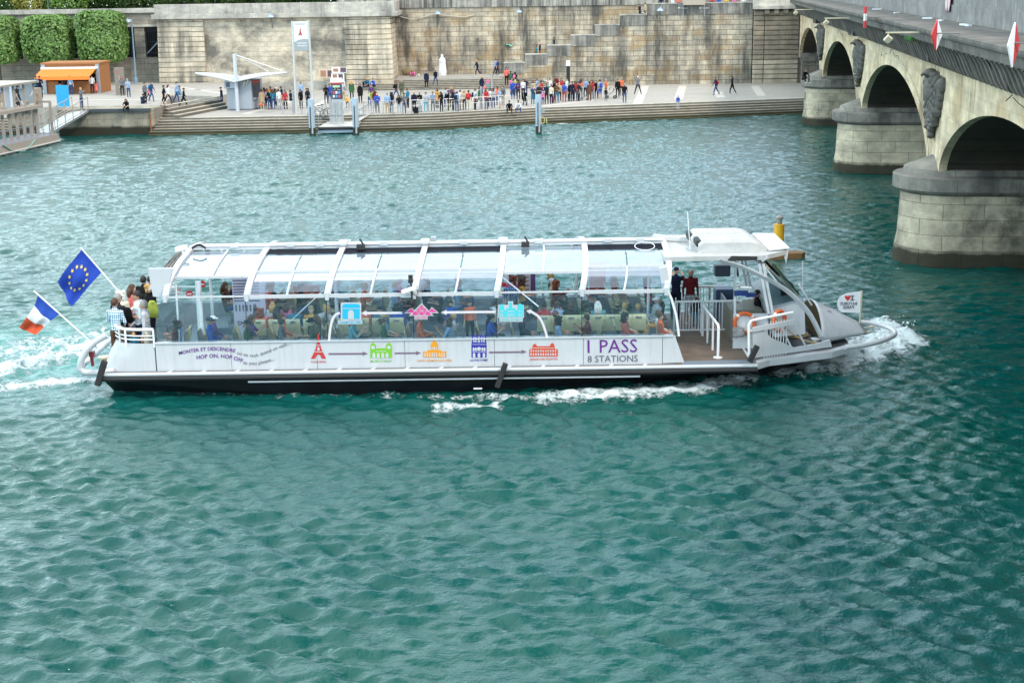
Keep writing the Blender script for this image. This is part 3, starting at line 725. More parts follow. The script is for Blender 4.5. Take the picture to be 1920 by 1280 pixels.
# diamond boards and flags
M_holder = mat('holder_grey', (.16, .16, .16), .7); M_red = mat('signal_red', (.50, .05, .055), .5, var=.08); M_sw = mat('board_white', (.72, .74, .77), .5, var=.05)
for k, (px, y0, y1, wd, nm, fl) in enumerate(((1902, 42, 128, 1.15, 'nearest', 0), (1757, 36, 96, 1.1, 'middle', 1))):
    a = plane_pt(px, y0, 1.75); b = plane_pt(px, y1, 1.75); c = (a+b)/2; hh = abs(a.z-b.z)/2
    d = Vector((.80, .6, 0)).normalized() if k == 0 else Vector((.78, .62, 0)).normalized(); nn = Vector((-d.y, d.x, 0))*.05
    top = c+Vector((0, 0, hh)); bot = c-Vector((0, 0, hh)); hw = .25 if k == 0 else .30
    l = c-d*hw; r_ = c+d*hw
    t_ = thing('channel_sign', tuple(c), '%s diamond shaped red and white channel board hung from the bridge cornice' % nm, 'sign', 'diamond boards on the bridge')
    m = MB(); m.prism([top, bot, l], nn); m.build('white_half' if (k == 0) else 'red_half', M_sw if k == 0 else M_red, t_)
    m = MB(); m.prism([top, r_, bot], nn); m.build('red_half' if k == 0 else 'white_half', M_red if k == 0 else M_sw, t_)
    m = MB(); m.tube([c+Vector((0, 0, hh*.1)), Vector(bp((c-N3).dot(BD), 1.0, c.z+hh*.1))], .022, 6); m.build('holder', M_holder, t_)
a = plane_pt(1626, 13, 1.7); b = plane_pt(1621, 52, 1.7); c = (a+b)/2; hh = abs(a.z-b.z)/2
t_ = thing('no_entry_board', tuple(c), 'narrow red board with a white middle band hung from the bridge cornice', 'sign')
d = Vector((.35, .93, 0)).normalized()
for nm, z0, z1, mt in (('red_panel', -hh, -hh/3, M_red), ('white_panel', -hh/3, hh/3, M_sw), ('red_panel', hh/3, hh, M_red)):
    m = MB(); m.prism([c-d*.45+Vector((0, 0, z0)), c+d*.45+Vector((0, 0, z0)), c+d*.45+Vector((0, 0, z1)), c-d*.45+Vector((0, 0, z1))], Vector((-d.y, d.x, 0))*.06); m.build(nm, mt, t_)
m = MB(); m.tube([c, Vector(bp((c-N3).dot(BD), 1.0, c.z))], .022, 6); m.build('holder', M_holder, t_)
# striped flag on the parapet
fm = bpy.data.materials.new('stripes_red_white'); t = T(fm); g = t.n('UVMap') if False else t.coord()
sx = t.n('SeparateXYZ', {0: g}).outputs; wv = t.math('FRACT', t.math('MULTIPLY', sx[1], 4.6)); t.done(t.n('BsdfPrincipled', {'Base Color': t.mix(t.math('GREATER_THAN', wv, .5), (.75, .74, .75, 1), (.42, .05, .09, 1)), 'Roughness': .8}).outputs[0])
a = plane_pt(1776, 22, -1.0); s_ = (a-N3).dot(BD); m = MB()
rows = [[bp(s_+q, -1.0+.035*math.sin(6*q+2.5*z), z) for q in np.linspace(-.75, .75, 16)] for z in np.linspace(a.z, a.z+1.5, 8)]
m.grid(rows); o = m.build('striped_flag', fm, org=bp(s_, -1.0, a.z), smooth=True, fixn=False); sm_ = o.modifiers.new('s', 'SOLIDIFY'); sm_.thickness = .01
tag(o, 'red and white striped flag hanging flat on the bridge parapet', 'flag')
m = MB(); rr = random.Random(2)
for px, py in ((1632, 26), (1668, 32), (1724, 42), (1747, 38), (1790, 46), (1798, 46)):
    p = plane_pt(px, py, -.1); q = Vector(bp((p-N3).dot(BD), -.45, ZCO+.04))
    m.bbox(Matrix.Translation(q+Vector((0, 0, .06))) @ Euler((0, 0, rr.random()*3)).to_matrix().to_4x4(), .25+.3*rr.random(), .15, .07)
tag(m.build('litter', mat('pale_litter', (.6, .62, .66), .6)), 'bits of pale litter lying on the bridge cornice ledge', 'litter', kind='stuff')
m = MB()
for i in range(60): 
    q = Vector(bp(1.8+rr.gauss(0, .4), .9+.12*rr.random(), ZMB+.55+.12*rr.random())); m.ell(q, (.09, .05, .05), 5)
tag(m.build('weed_tuft', mat('weed_green', (.03, .13, .02), .8)), 'small green weed tuft growing under the bridge cornice', 'plant')
# yellow beacon on its float, beyond the boat
bc = atz(1486, 477, .12); t_ = thing('channel_beacon', (bc[0], bc[1], 0), 'yellow cylinder beacon with a grey lamp on a brown float beyond the bow', 'beacon')
xb = X_(1461, 430, bc[1])
m = MB(); m.prism([(bc[0]-1.35, bc[1]-.35, -.15), (bc[0]+.35, bc[1]-.35, -.15), (bc[0]+.55, bc[1], -.15), (bc[0]+.35, bc[1]+.35, -.15), (bc[0]-1.35, bc[1]+.35, -.15)], (0, 0, .38)); m.build('float', mat('rusty_orange_brown', (.22, .11, .035), .7, var=.4, dirt=.5), t_, bev=.04)
wr = (X_(1470, 430, bc[1])-X_(1451, 430, bc[1]))/2
m = MB(); m.lathe([(wr, .2), (wr, zy(1461, 420, bc[1]))], (xb, bc[1], 0), 18); m.build('cylinder', mat('beacon_yellow', (.75, .38, .012), .5, dirt=.2), t_, smooth=True)
z1 = zy(1461, 420, bc[1]); m = MB(); m.lathe([(.09, z1), (.12, z1+.08), (.10, z1+.2), (.17, z1+.24), (.17, z1+.3), (.05, z1+.38)], (xb, bc[1], 0), 12); m.build('lamp', mat('lamp_grey', (.25, .24, .22), .5), t_, smooth=True)
# ------------------------------------------------------------------ the river boat
YN, YP, YC, YF = 39.7, 40.05, 43.0, 46.3
def painted(name, c):
    m_ = bpy.data.materials.new(name); t = T(m_); v = t.coord(); st_ = t.noise(t.coord((7, 7, .5)), 1., 5, .7); bl_ = t.noise(v, .8, 4)
    base = t.mix(t.math('MULTIPLY', t.ramp(st_, [(.50, 0.), (.72, 1.)]), .30), c, tuple(x*y for x, y in zip(c, (.62, .56, .46)))+(1,))
    base = t.mix(t.math('MULTIPLY', t.ramp(bl_, [(.45, 0.), (.7, 1.)]), .16), base, tuple(x*.7 for x in c[:3])+(1,))
    t.done(t.n('BsdfPrincipled', {'Base Color': base, 'Roughness': t.math('ADD', t.math('MULTIPLY', st_, .25), .2)}).outputs[0]); MATS[name] = m_; return m_
M_bw = painted('boat_white', (.53, .55, .58, 1)); M_hull = mat('hull_black', (.010, .011, .014), .5, var=.5, scale=3, spec=.3)
M_rub = mat('rubber', (.02, .02, .022), .7); M_alu = mat('boat_alu', (.62, .64, .66), .35, .3)
M_deckg = mat('deck_grey', (.15, .155, .165), .8, dirt=.3); M_deckb = mat('deck_brown', (.16, .115, .085), .75, var=.35, dirt=.5, scale=3)
M_floor = mat('cabin_floor', (.15, .18, .22), .6)
M_seat = mat('seat_cream', (.60, .57, .36), .5, var=.06); M_seatleg = mat('seat_leg', (.3, .31, .32), .4, .5)
G_low = glass('lower_glass', (.90, .97, .985), .05, (.45, .70, .80)); G_can = glass('canopy_glass', (.70, .80, .89), .27, (.52, .64, .78), .05, .6)
G_roof = glass('roof_glass', (.66, .75, .86), .22, (.42, .48, .60), .05, .5); G_dark = glass('dark_glass', (.16, .23, .25), .0, refl=1.2); G_clear = glass('clear_glass', (.72, .84, .85))
M_strip = mat('roof_strip', (.008, .009, .016), .7, spec=.1)
ROOT = (-.6, YC, 0)
boat = thing('river_boat', ROOT, 'white and black glass-roofed passenger boat in the middle of the river', 'boat')
def bpt(px, py, Y): return Vector(aty(px, py, Y))
def zat(py, Y, px=760): return aty(px, py, Y)[2]
# hull
zd = zat(696, YN)
bowe = [(p, atz(p[0], p[1], .78)) for p in ((1442, 675), (1500, 668), (1560, 660), (1592, 651))]
sta = [(bpt(192, 700, YN).x, 3.28, 2.35), (bpt(520, 700, YN).x, 3.3, 3.0), (bpt(900, 700, YN).x, 3.3, 2.95), (bpt(1250, 690, YN).x, 3.3, 2.1), (bpt(1420, 684, YN).x, 3.28, 1.5)]
for k, (p, q) in enumerate(bowe): sta.append((q[0], YC-q[1]-.35*(k+1)*.9, max(.25, (YC-q[1])-1.1-.5*k)))
DK = [(x, a) for x, a, b in sta[:5]]+[(q[0], YC-q[1]) for p, q in bowe]
def hull_rows(z1, z0):
    rows = []
    for x, a, b in sta:
        rows.append([(x, YC-a, z1), (x+.02, YC-a-.0, z1-.12), (x, YC-b, .0), (x, YC-b+.15, z0), (x, YC+b-.15, z0), (x, YC+b, .0), (x, YC+a, z1-.12), (x, YC+a, z1)])
    return rows
m = MB(); rows = hull_rows(zd-.03, -.6); m.grid(rows, 0, True); m.add(rows[0], [tuple(range(8))]); m.build('hull', M_hull, boat)
m = MB(); top = [(x, YC-a-.03, 0) for x, a in DK]+[(x, YC+a+.03, 0) for x, a in DK[::-1]]
m.prism([(x, y, zd-.03) for x, y, z in top], (0, 0, .05)); m.build('deck', M_deckg, boat)
m = MB(); m.tube([(x, YC-a-.05, zd+.03) for x, a, b in sta[:5]], .055, 8); m.tube([(x, YC+a+.05, zd+.03) for x, a, b in sta[:5]], .055, 8); m.build('gunwale_rail', M_bw, boat, smooth=True)
m = MB(); m.tube([(x, YC-a-.06, zd-.09) for x, a, b in sta[:5]], .075, 8); m.build('rubbing_strip', M_rub, boat, smooth=True)
m = MB(); m.tube([(bpt(465, 702, YN).x, YN-.03, zd-.24), (bpt(1200, 697, YN).x, YN-.03, zd-.24)], .028, 6); m.build('hull_stripe', M_bw, boat, smooth=True)
for sg in (-1, 1):
    m = MB()
    for q, r_ in zip(DK[4:-1], DK[5:]): m.prism([(q[0], YC+sg*(q[1]+.05), zd-.09), (r_[0], YC+sg*(r_[1]+.05), zd-.09), (r_[0], YC+sg*(r_[1]-.25), zd-.09), (q[0], YC+sg*(q[1]-.25), zd-.09)], (0, 0, .19))
    m.build('bow_rail', M_bw, boat)
m = MB()
for k in range(15):
    x = bpt(310+64*k, 695, YN).x; m.bar((x, YN+.0, zd+.035), (x+.12, YP-.03, zd+.035), .09, .02)
m.build('deck_bracket', M_alu, boat)
# side panels
zp0, zp1 = zat(690, YP), zat(638, YP)
seam = [292, 433, 594, 759, 927, 1094, 1242]
for a, b in zip(seam[:-1], seam[1:]):
    m = MB(); m.box(bpt(a, 660, YP).x+.006, bpt(b, 660, YP).x-.006, YP, YP+.07, zp0, zp1); m.build('side_panel', M_bw, boat)
m = MB(); m.prism([bpt(1242.5, 681, YP), bpt(1283, 679, YP), bpt(1266, 630, YP), bpt(1243, 631, YP)], (0, .07, 0)); m.build('end_panel', M_bw, boat)
m = MB(); m.box(bpt(292, 660, YP).x, bpt(1262, 660, YP).x, YP-.03, YP+.2, zp1, zp1+.035); m.build('window_sill', M_bw, boat)
yfp = 2*YC-YP
m = MB(); m.box(bpt(292, 660, YP).x, bpt(1242, 660, YP).x, yfp-.07, yfp, zp0, zp1); m.build('far_side_panel', M_bw, boat)
m = MB(); m.box(bpt(292, 660, YP).x, bpt(1262, 660, YP).x, YP+.08, yfp-.08, .45, .86); m.build('cabin_floor', M_floor, boat)
m = MB(); m.box(bpt(320, 660, YP).x, bpt(1240, 660, YP).x, 43.85, yfp-.1, .86, 1.08); m.build('raised_floor', M_floor, boat)
# stern bulwark wraps round
xs0 = bpt(205, 660, YP).x; xs1 = bpt(290, 660, YP).x
def stern_path(dx, inset=0):
    pts = [(xs1, YP+inset)]
    for i in range(9):
        a = math.pi/2*i/8; pts.append((xs0+.9-(.9-inset)*math.sin(a)+dx, YP+.9-(.9-inset)*math.cos(a)))
    f = [(x, 2*YC-y) for x, y in pts[::-1]]; return pts+f
r0, r1, r1i = stern_path(-.45), stern_path(0), stern_path(0, .08)
m = MB(); m.grid([[(x, y, zp0) for x, y in r0], [(x, y, zp1) for x, y in r1], [(x, y, zp1) for x, y in r1i], [(x, y, zp0) for x, y in stern_path(-.4, .08)]]); m.build('stern_bulwark', M_bw, boat, smooth=True)
m = MB()
for zz, w in ((zat(611, YP), .045), (zat(623, YP), .022), (zat(630, YP), .022)): m.tube([(x, y+.02, zz) for x, y in r1], w, 7)
for q in (0, 5, 9): 
    for pt in (r1[q], r1[-1-q]): m.tube([(pt[0], pt[1], zp1-.1), (pt[0], pt[1], zat(611, YP))], .03, 7)
m.tube([(bpt(235, 630, YP).x, YP+.01, zp1-.05), (bpt(235, 630, YP).x, YP+.01, zat(611, YP))], .03, 7)
m.build('stern_railing', M_white, boat, smooth=True)
m = MB()
for Y in (YP+.1,): m.tube([bpt(*p, Y) for p in ((200, 628), (178, 641), (162, 657), (152, 676), (149, 690), (157, 698), (184, 699), (215, 695))], .095, 10)
m.tube([(x, 2*YC-y, z) for x, y, z in [tuple(bpt(*p, YP+.1)) for p in ((200, 628), (178, 641), (162, 657), (152, 676), (149, 690), (157, 698), (184, 699), (215, 695))]], .095, 10)
a, b_ = bpt(149, 690, YP+.1), bpt(149, 690, YP+.1); m.tube([a, (a.x, 2*YC-a.y, a.z)], .08, 8)
m.build('stern_guard', M_bw, boat, smooth=True)
m = MB(); a = bpt(170, 668, YP+.2); m.box(a.x-.05, a.x+.1, YP+.2, YP+.35, a.z-.02, a.z+.14); m.tube([(a.x, YP+.27, a.z), (a.x+.02, YP+.27, a.z-.3)], .05, 6); m.build('stern_lamp', mat('lamp_dark_red', (.16, .015, .02), .4), boat)
# fender posts on the hull
for p, q, w in (((196, 677), (183, 722), .17), ((948, 681), (932, 726), .15), ((1420, 648), (1405, 678), .15)):
    m = MB(); m.bar(bpt(*p, YN-.12), bpt(*q, YN-.12), w, w, up=(0, 1, 0)); m.build('fender', M_rub, boat, bev=.02)
m = MB(); a = bpt(194, 674, YN); m.lathe([(.10, 0), (.10, .13), (.16, .15), (.16, .19)], (a.x, YN+.02, a.z-.1), 12); m.build('mooring_bitt', M_cream, boat)
m = MB(); a, b_ = bpt(888, 729, YN-.02), bpt(904, 729, YN-.02); m.box(a.x, b_.x, YN-.05, YN-.02, a.z, a.z+.035); m.build('draught_mark', M_white, boat)
# glass of the lower deck
YG = YP+.02; zg0, zg1 = zp1+.035, zat(557, YG)
gs = [313, 462, 613, 775, 931, 1091, 1250]
gl = []
for a, b in zip(gs[:-1], gs[1:]):
    m = MB(); m.box(bpt(a, 600, YG).x+.012, bpt(b, 600, YG).x-.012, YG, YG+.012, zg0, zg1); m.build('window_pane', G_low, boat)
    m = MB(); m.box(bpt(a, 600, YG).x+.012, bpt(b, 600, YG).x-.012, 2*YC-YG-.012, 2*YC-YG, zg0, zg1); m.build('far_window_pane', G_low, boat)
for pts in ([(286, 637), (312, 637), (312, 557), (301, 557)], [(1252, 631), (1272, 629), (1266, 585), (1257, 550), (1252, 548)]):
    m = MB(); m.prism([bpt(*p, YG) for p in pts], (0, .012, 0)); m.build('end_pane', G_low, boat)
for sg in (0,):
    m = MB(); xa = bpt(288, 637, YG).x; xb = bpt(301, 557, YG).x
    m.quad((xa, YG, zg0), (xa, 2*YC-YG, zg0), (xb, 2*YC-YG, zg1), (xb, YG, zg1)); m.build('stern_pane', G_clear, boat)
    m = MB(); m.tube([bpt(*p, YG-.02) for p in ((1273, 630), (1268, 592), (1259, 560), (1252, 545))], .035, 7); m.build('end_frame', M_white, boat, smooth=True)
for a in gs[1:-1]: x = bpt(a, 600, YG).x; m = MB(); m.box(x-.011, x+.011, YG-.004, YG+.02, zg0, zg1); m.build('glass_joint', M_rub, boat)
# roof ribs and canopy
ARC = [(.30, 2.90), (.34, 3.08), (.50, 3.28), (.78, 3.44), (1.15, 3.56), (1.75, 3.68), (2.4, 3.75), (2.95, 3.79), (3.25, 3.80)]
Y0 = 39.75
ribpx = [309, 462, 613, 776, 931, 1091, 1249]
ribx = [bpt(p, 552, Y0+.3).x for p in ribpx]
def arcpt(x, v, dz=0., dn=0.):
    far = v > 3.25; vv = 6.5-v if far else v
    for (a, z0), (b, z1) in zip(ARC[:-1], ARC[1:]):
        if a <= vv <= b: q = (vv-a)/(b-a); z = z0+(z1-z0)*q; break
    else: z = ARC[0][1]
    return Vector((x+.21*min(1, (z-2.9)/.9)**1.0, Y0+v, z+dz))
vs_full = [v for v, z in ARC]+[6.5-v for v, z in ARC[::-1]][1:]
vn = []
for (a, b) in zip(vs_full[:-1], vs_full[1:]): vn += [a+(b-a)*i/3 for i in range(3)]
vn.append(vs_full[-1])
for i, x in enumerate(ribx):
    m = MB(); w, h = .085, .055
    rows = []
    for v in vn: p = arcpt(x, v); rows.append([p+Vector((-w, 0, h)), p+Vector((w, 0, h)), p+Vector((w, 0, -h)), p+Vector((-w, 0, -h))])
    m.grid(rows, 0, True); m.add(rows[0], [(0, 1, 2, 3)]); m.add(rows[-1], [(0, 1, 2, 3)])
    rb = m.build('roof_rib', M_bw, boat)
    if i in (2, 3, 4): 
        m = MB(); p = arcpt(x, 3.1); m.box(p.x-.16, p.x+.14, p.y-.2, p.y+.3, p.z+.06, p.z+.2); m.build('rib_cap', M_bw, rb, bev=.05)
    m = MB(); p = arcpt(x, .3); m.box(p.x-.05, p.x+.06, p.y-.07, p.y+.02, p.z-.12, p.z+.1); m.build('rib_foot', M_alu, rb)
def strip(x0, x1, v0, v1, dz=-.02, n=5):
    vv = [v0+(v1-v0)*i/n for i in range(n+1)]
    m = MB(); m.grid([[arcpt(x0, v, dz) for v in vv], [arcpt(x1, v, dz) for v in vv]]); return m
for i in range(6):
    x0, x1 = ribx[i]+.08, ribx[i+1]-.08; opn = i in (0, 4); xm = (x0+x1)/2; vm = .95 if not opn else .72
    for sg in (0, 1):
        f = (lambda v: v) if sg == 0 else (lambda v: 6.5-v)
        pre = '' if sg == 0 else 'far_'
        vtop = 2.35 if not opn else 2.95
        for xa, xb in ((x0, xm-.02), (xm+.02, x1)):
            strip(xa, xb, f(vm+.03), f(vtop)).build(pre+'roof_pane', G_roof, boat, smooth=True, fixn=False)
            if not opn: strip(xa, xb, f(.33), f(vm-.03)).build(pre+'canopy_pane', G_can, boat, smooth=True, fixn=False)
        if not opn: strip(x0, x1, f(2.35), f(2.95), .0).build(pre+'roof_hatch_strip', M_strip, boat, fixn=False)
        m = MB()
        m.bar(arcpt(x0, f(vm)), arcpt(x1, f(vm)), .06, .07)                                 # middle bar
        if opn:
            for va, vb in zip(np.linspace(vm, 2.9, 6)[:-1], np.linspace(vm, 2.9, 6)[1:]): m.bar(arcpt(xm, f(va)), arcpt(xm, f(vb)), .05, .05)
        else:
            for va, vb in zip(np.linspace(.3, vm, 6)[:-1], np.linspace(.3, vm, 6)[1:]): m.bar(arcpt(xm, f(va)), arcpt(xm, f(vb)), .055, .05)
        m.build(pre+'glazing_bar', M_bw, boat)
        m = MB()
        if opn: m.bar(arcpt(x0-.1, f(.31), -.03), arcpt(x1+.1, f(.31), -.03), .04, .05)
        else: m.bar(arcpt(x0-.1, f(.30), .0), arcpt(x1+.1, f(.30), .0), .07, .10)
        m.build(pre+'window_rail', M_bw, boat)
m = MB(); xa, xb = ribx[0]+.2, ribx[-1]+.2
m.box(xa, xb, Y0+2.98, Y0+3.55, 3.80, 3.88); m.tube([(xa, Y0+3.0, 3.9), (xb, Y0+3.0, 3.9)], .045, 7)
m.build('roof_spine', M_bw, boat)
for px in (440, 545, 600, 720, 870, 1010, 1140, 1200):
    m = MB(); x = bpt(px, 462, Y0+3).x; m.box(x-.12, x+.12, Y0+2.93, Y0+3.1, 3.86, 3.97); m.build('spine_latch', M_alu, boat)
for px in (677, 985):
    m = MB(); x = bpt(px, 465, Y0+2.8).x; m.box(x-.12, x+.12, Y0+2.6, Y0+2.8, 3.8, 3.95); m.tube([(x+.08, Y0+2.7, 3.95), (x-.02, Y0+2.7, 4.12)], .03, 6); m.build('roof_latch', M_rub, boat)
m = MB(); x = bpt(813, 455, Y0+3.2).x; m.box(x-.08, x+.08, Y0+3.1, Y0+3.3, 3.88, 4.06); m.build('roof_lamp', M_galv, boat)
m = MB(); c = arcpt(bpt(1196, 470, Y0+2.5).x, 2.5, .06); m.tube([(c.x+.3*math.cos(a), c.y-.05+.25*math.sin(a), c.z+.25*math.sin(a)*.3) for a in np.linspace(0, 6.28, 20)[:-1]], .012, 5, closed=True); m.build('loose_cable', M_white, boat)
# camera arm at the fourth rib
m = MB(); a, b_ = bpt(753, 548, YP-.25), bpt(780, 539, YP-.25); m.bar(a, b_, .13, .11); cm_ = m.build('side_camera', M_white, boat, bev=.02)
m = MB(); a = bpt(770, 530, YP-.2); m.lathe([(.07, 0), (.08, .08), (.06, .12), (.07, .22)], a, 10); m.tube([a, a+Vector((.02, .1, -.25)), bpt(772, 565, YP-.12)], .025, 6); m.ell(bpt(773, 567, YP-.12), (.07, .07, .12), 8); m.ell(bpt(764, 575, YP-.15), (.16, .06, .06), 8); m.build('camera_bracket', M_rub, cm_)
m = MB(); m.tube([bpt(*p, YP-.2) for p in ((766, 535), (762, 542), (770, 548), (782, 556), (783, 545), (777, 540))], .014, 5); m.build('camera_cable', M_rub, cm_)
# rear end of the roof
xr = ribx[0]
m = MB(); zt0 = zat(504, Y0+.5); P = [bpt(277, 504, Y0+.45), bpt(325, 503, Y0+.45), bpt(309, 557, Y0+.45), bpt(287, 556, Y0+.45)]
m.prism(P, (0, .10, 0)); m.build('stern_screen', M_bw, boat, bev=.02)
m = MB(); vs_ = np.linspace(.5, 6.0, 24); m.grid([[arcpt(xr-.05, v) for v in vs_], [arcpt(xr-.62, v, -.28 if .9 < v < 5.6 else -.2) for v in vs_]]); so_ = m.build('stern_roof', mat('grey_fabric_roof', (.42, .42, .42), .7, dirt=.4), boat, smooth=True, fixn=False)
for q in (.25, .55, .85):
    m = MB(); m.tube([arcpt(xr-.05-.57*q, v, -.28*q+.04) for v in np.linspace(.8, 5.6, 14)], .03, 6); m.build('roof_batten', mat('batten_dark', (.12, .11, .10), .6), so_)
m = MB(); a, b_ = bpt(329, 468, Y0+2.2), bpt(351, 463, Y0+2.2); m.bar(a, b_, .16, .14); m.bar(a+Vector((.2, 0, 0)), a+Vector((.25, 0, -.15)), .08, .08); m.build('stern_camera', M_white, boat, bev=.02)
m = MB()
for k in range(3): m.tube([bpt(360+q*26, 464-6*math.sin(q*math.pi)+k*1.5, Y0+2.6) for q in np.linspace(0, 1, 8)], .015, 5)
m.build('coiled_cable', M_rub, boat)
# cabin fittings
for px, Y, w in ((372, 40.9, .09), (330, 40.5, .03), (462, 45.8, .05), (420, 45.9, .04), (396, 43.5, .05), (950, 45.5, .1), (630, 43.2, .06), (1080, 45.8, .05), (1215, 43.2, .045), (690, 45.6, .09)):
    m = MB(); x = bpt(px, 560, Y).x; m.tube([(x, Y, .62), (x+.02, Y, 3.2)], w, 8); m.build('cabin_post', M_white, boat, smooth=True)
m = MB(); a = bpt(368, 545, 43.6); b_ = bpt(392, 545, 43.6)
for px in (368, 390): m.lathe([(.17, 0), (.17, .02)], (0, 0, 0), 4) if False else None
for px, py in ((355, 551), (379, 533)):
    c = bpt(px, py, 43.4); m = MB(); pts = [c+Vector((.11*math.cos(t_), 0, .11*math.sin(t_))) for t_ in np.linspace(0, 6.28, 17)[:-1]]; m.prism(pts, (0, .02, 0), 0); m.box(c.x-.07, c.x+.07, c.y-.006, c.y-.001, c.z-.02, c.z+.02, 1); m.build('round_sign', [mat('sign_red', (.55, .03, .04), .5), M_white], boat)
# printed partition
M_prt = mat('print_lilac', (.50, .46, .56), .6, var=.1); M_ink = mat('print_ink', (.10, .09, .12), .7)
YQ = 42.6; a = bpt(441, 630, YQ); b_ = bpt(485, 514, YQ)
m = MB(); m.box(a.x, b_.x+.15, YQ, YQ+.06, .62, b_.z); pt_ = m.build('print_partition', M_prt, boat)
m = MB()
for k in range(9): z = b_.z-.12-.09*k; m.box(a.x+.03, b_.x-.02, YQ-.008, YQ-.001, z, z+.035)
for k in range(6): x = a.x+.06+.11*k; m.box(x, x+.05, YQ-.008, YQ-.001, b_.z-1.15, b_.z-.95)
m.prism([(a.x+.5, YQ-.008, b_.z-1.5), (a.x+.85, YQ-.008, b_.z-1.5), (a.x+.68, YQ-.008, b_.z-.9)], (0, .006, 0))
m.build('printed_picture', M_ink, pt_)
def lettering(txt, path, Y, mt, name='lettering', parent=None, bold=0., off=.012, flip=False, dep=.004):
    """letters bent along a baseline (photograph pixels) on the upright plane Y"""
    L = [0.]
    for p, q in zip(path[:-1], path[1:]): L.append(L[-1]+math.hypot(q[0]-p[0], q[1]-p[1]))
    vs, fs = text_mb(txt, L[-1], bold=bold); out = []
    for x, y in vs:
        if flip: x = L[-1]-x
        x = min(max(x, 0), L[-1]); k = 0
        while k < len(L)-2 and x > L[k+1]: k += 1
        q = (x-L[k])/(L[k+1]-L[k]); p0, p1 = path[k], path[k+1]
        # smoothed tangent
        dx, dy = p1[0]-p0[0], p1[1]-p0[1]; ln = math.hypot(dx, dy)
        out.append(bpt(p0[0]+dx*q+dy/ln*y, p0[1]+dy*q-dx/ln*y, Y-off))
    m = MB(); m.add(out, fs); return m.build(name, mt, parent or boat, fixn=False)
def smooth_path(P, n=6):
    out = []
    for i in range(len(P)-1):
        p0, p1, p2, p3 = P[max(i-1, 0)], P[i], P[i+1], P[min(i+2, len(P)-1)]
        for j in range(n):
            t_ = j/n; out.append(tuple(.5*((2*p1[k])+(-p0[k]+p2[k])*t_+(2*p0[k]-5*p1[k]+4*p2[k]-p3[k])*t_**2+(-p0[k]+3*p1[k]-3*p2[k]+p3[k])*t_**3) for k in (0, 1)))
    return out+[P[-1]]
M_pur = mat('ink_purple', (.12, .012, .22), .6, var=.03); M_gry = mat('ink_grey', (.10, .09, .13), .6, var=.03); M_mau = mat('ink_mauve', (.17, .11, .17), .6, var=.03)
lettering('PARIS', [(446, 615), (492, 614)], YQ, M_ink, 'printed_word', pt_, off=.012)
lettering('MONTER ET DESCENDRE', smooth_path([(336, 665), (360, 660.5), (385, 657.5), (410, 657), (441, 660.5)]), YP, M_pur, bold=.012)
lettering('où on veut, quand on veut...', smooth_path([(444, 664), (457, 667), (468, 669), (480, 668.5), (500, 662.5), (522, 654), (544, 645.5)]), YP, M_gry)
lettering('HOP ON, HOP OFF', smooth_path([(369, 673.5), (391, 671), (413, 670.5), (435, 673.5), (454, 680)]), YP, M_pur, bold=.012)
lettering('as you please...', smooth_path([(456, 682), (468, 684), (490, 682.5), (515, 675)]), YP, M_gry)
lettering('1 PASS', [(1102, 661.5), (1195, 660)], YP, M_pur)
lettering('8 STATIONS', [(1102, 679), (1196, 677.5)], YP, M_gry)
def cc(off, pts): return [(off[0]+x/4.572, off[1]+y/4.572) for x, y in pts]
O2, O3 = (540, 440), (820, 440)
def rect(x0, y0, x1, y1): return [(x0, y0), (x1, y0), (x1, y1), (x0, y1)]
def disc(x, y, rx, ry, n=14, a0=0, a1=2*math.pi): return [(x+rx*math.cos(a0+(a1-a0)*i/(n-1)), y+ry*math.sin(a0+(a1-a0)*i/(n-1))) for i in range(n)]
def archp(x0, y0, x1, y1): c = (x0+x1)/2; r = (x1-x0)/2; return [(x0, y1), (x0, y0+r)]+[(c-r*math.cos(math.pi*i/6), y0+r-r*math.sin(math.pi*i/6)) for i in range(1, 6)]+[(x1, y0+r), (x1, y1)]
def decal(name, off, layers, Y, mats):
    """stack of thin printed layers : [(material index, [polygons])], each 1.5 mm in front of the one before"""
    m = MB()
    for k, (mi, polys) in enumerate(layers):
        for j, p in enumerate(polys): m.prism([bpt(x, y, Y-.010-.0035*k-.0001*j) for x, y in cc(off, p)], (0, .0015, 0), mi)
    return m.build(name, mats, boat, fixn=True)
M_tr = mat('ink_red', (.50, .035, .035), .6, var=.03); M_gr = mat('ink_green', (.17, .48, .02), .6, var=.03); M_or = mat('ink_orange', (.72, .29, .01), .6, var=.03)
M_bl = mat('ink_blue', (.02, .015, .32), .6, var=.03); M_cy = mat('ink_cyan', (.01, .42, .68), .6, var=.03); M_aq = mat('ink_aqua', (.06, .55, .62), .6, var=.03)
M_pk = mat('ink_pink', (.70, .05, .28), .6, var=.03); M_jr = mat('ink_vermilion', (.58, .06, .015), .6, var=.03); M_pa = mat('arrow_pale', (.72, .66, .74), .6, var=.03)
decal('tower_logo', O2, [(0, [[(256, 850), (265, 850), (272, 925), (286, 978), (302, 1012), (326, 1062), (288, 1062), (278, 1036), (262, 1024), (245, 1036), (232, 1062), (196, 1062), (221, 1012), (236, 978), (250, 925)]]),
    (1, [rect(220, 1000, 300, 1006), rect(238, 945, 283, 950), [(250, 992), (255, 962), (267, 962), (272, 992)]])], YP, [M_tr, M_bw])
lettering('TOUR EIFFEL', cc(O2, [(196, 1098), (328, 1096)]), YP, M_tr, bold=.01)
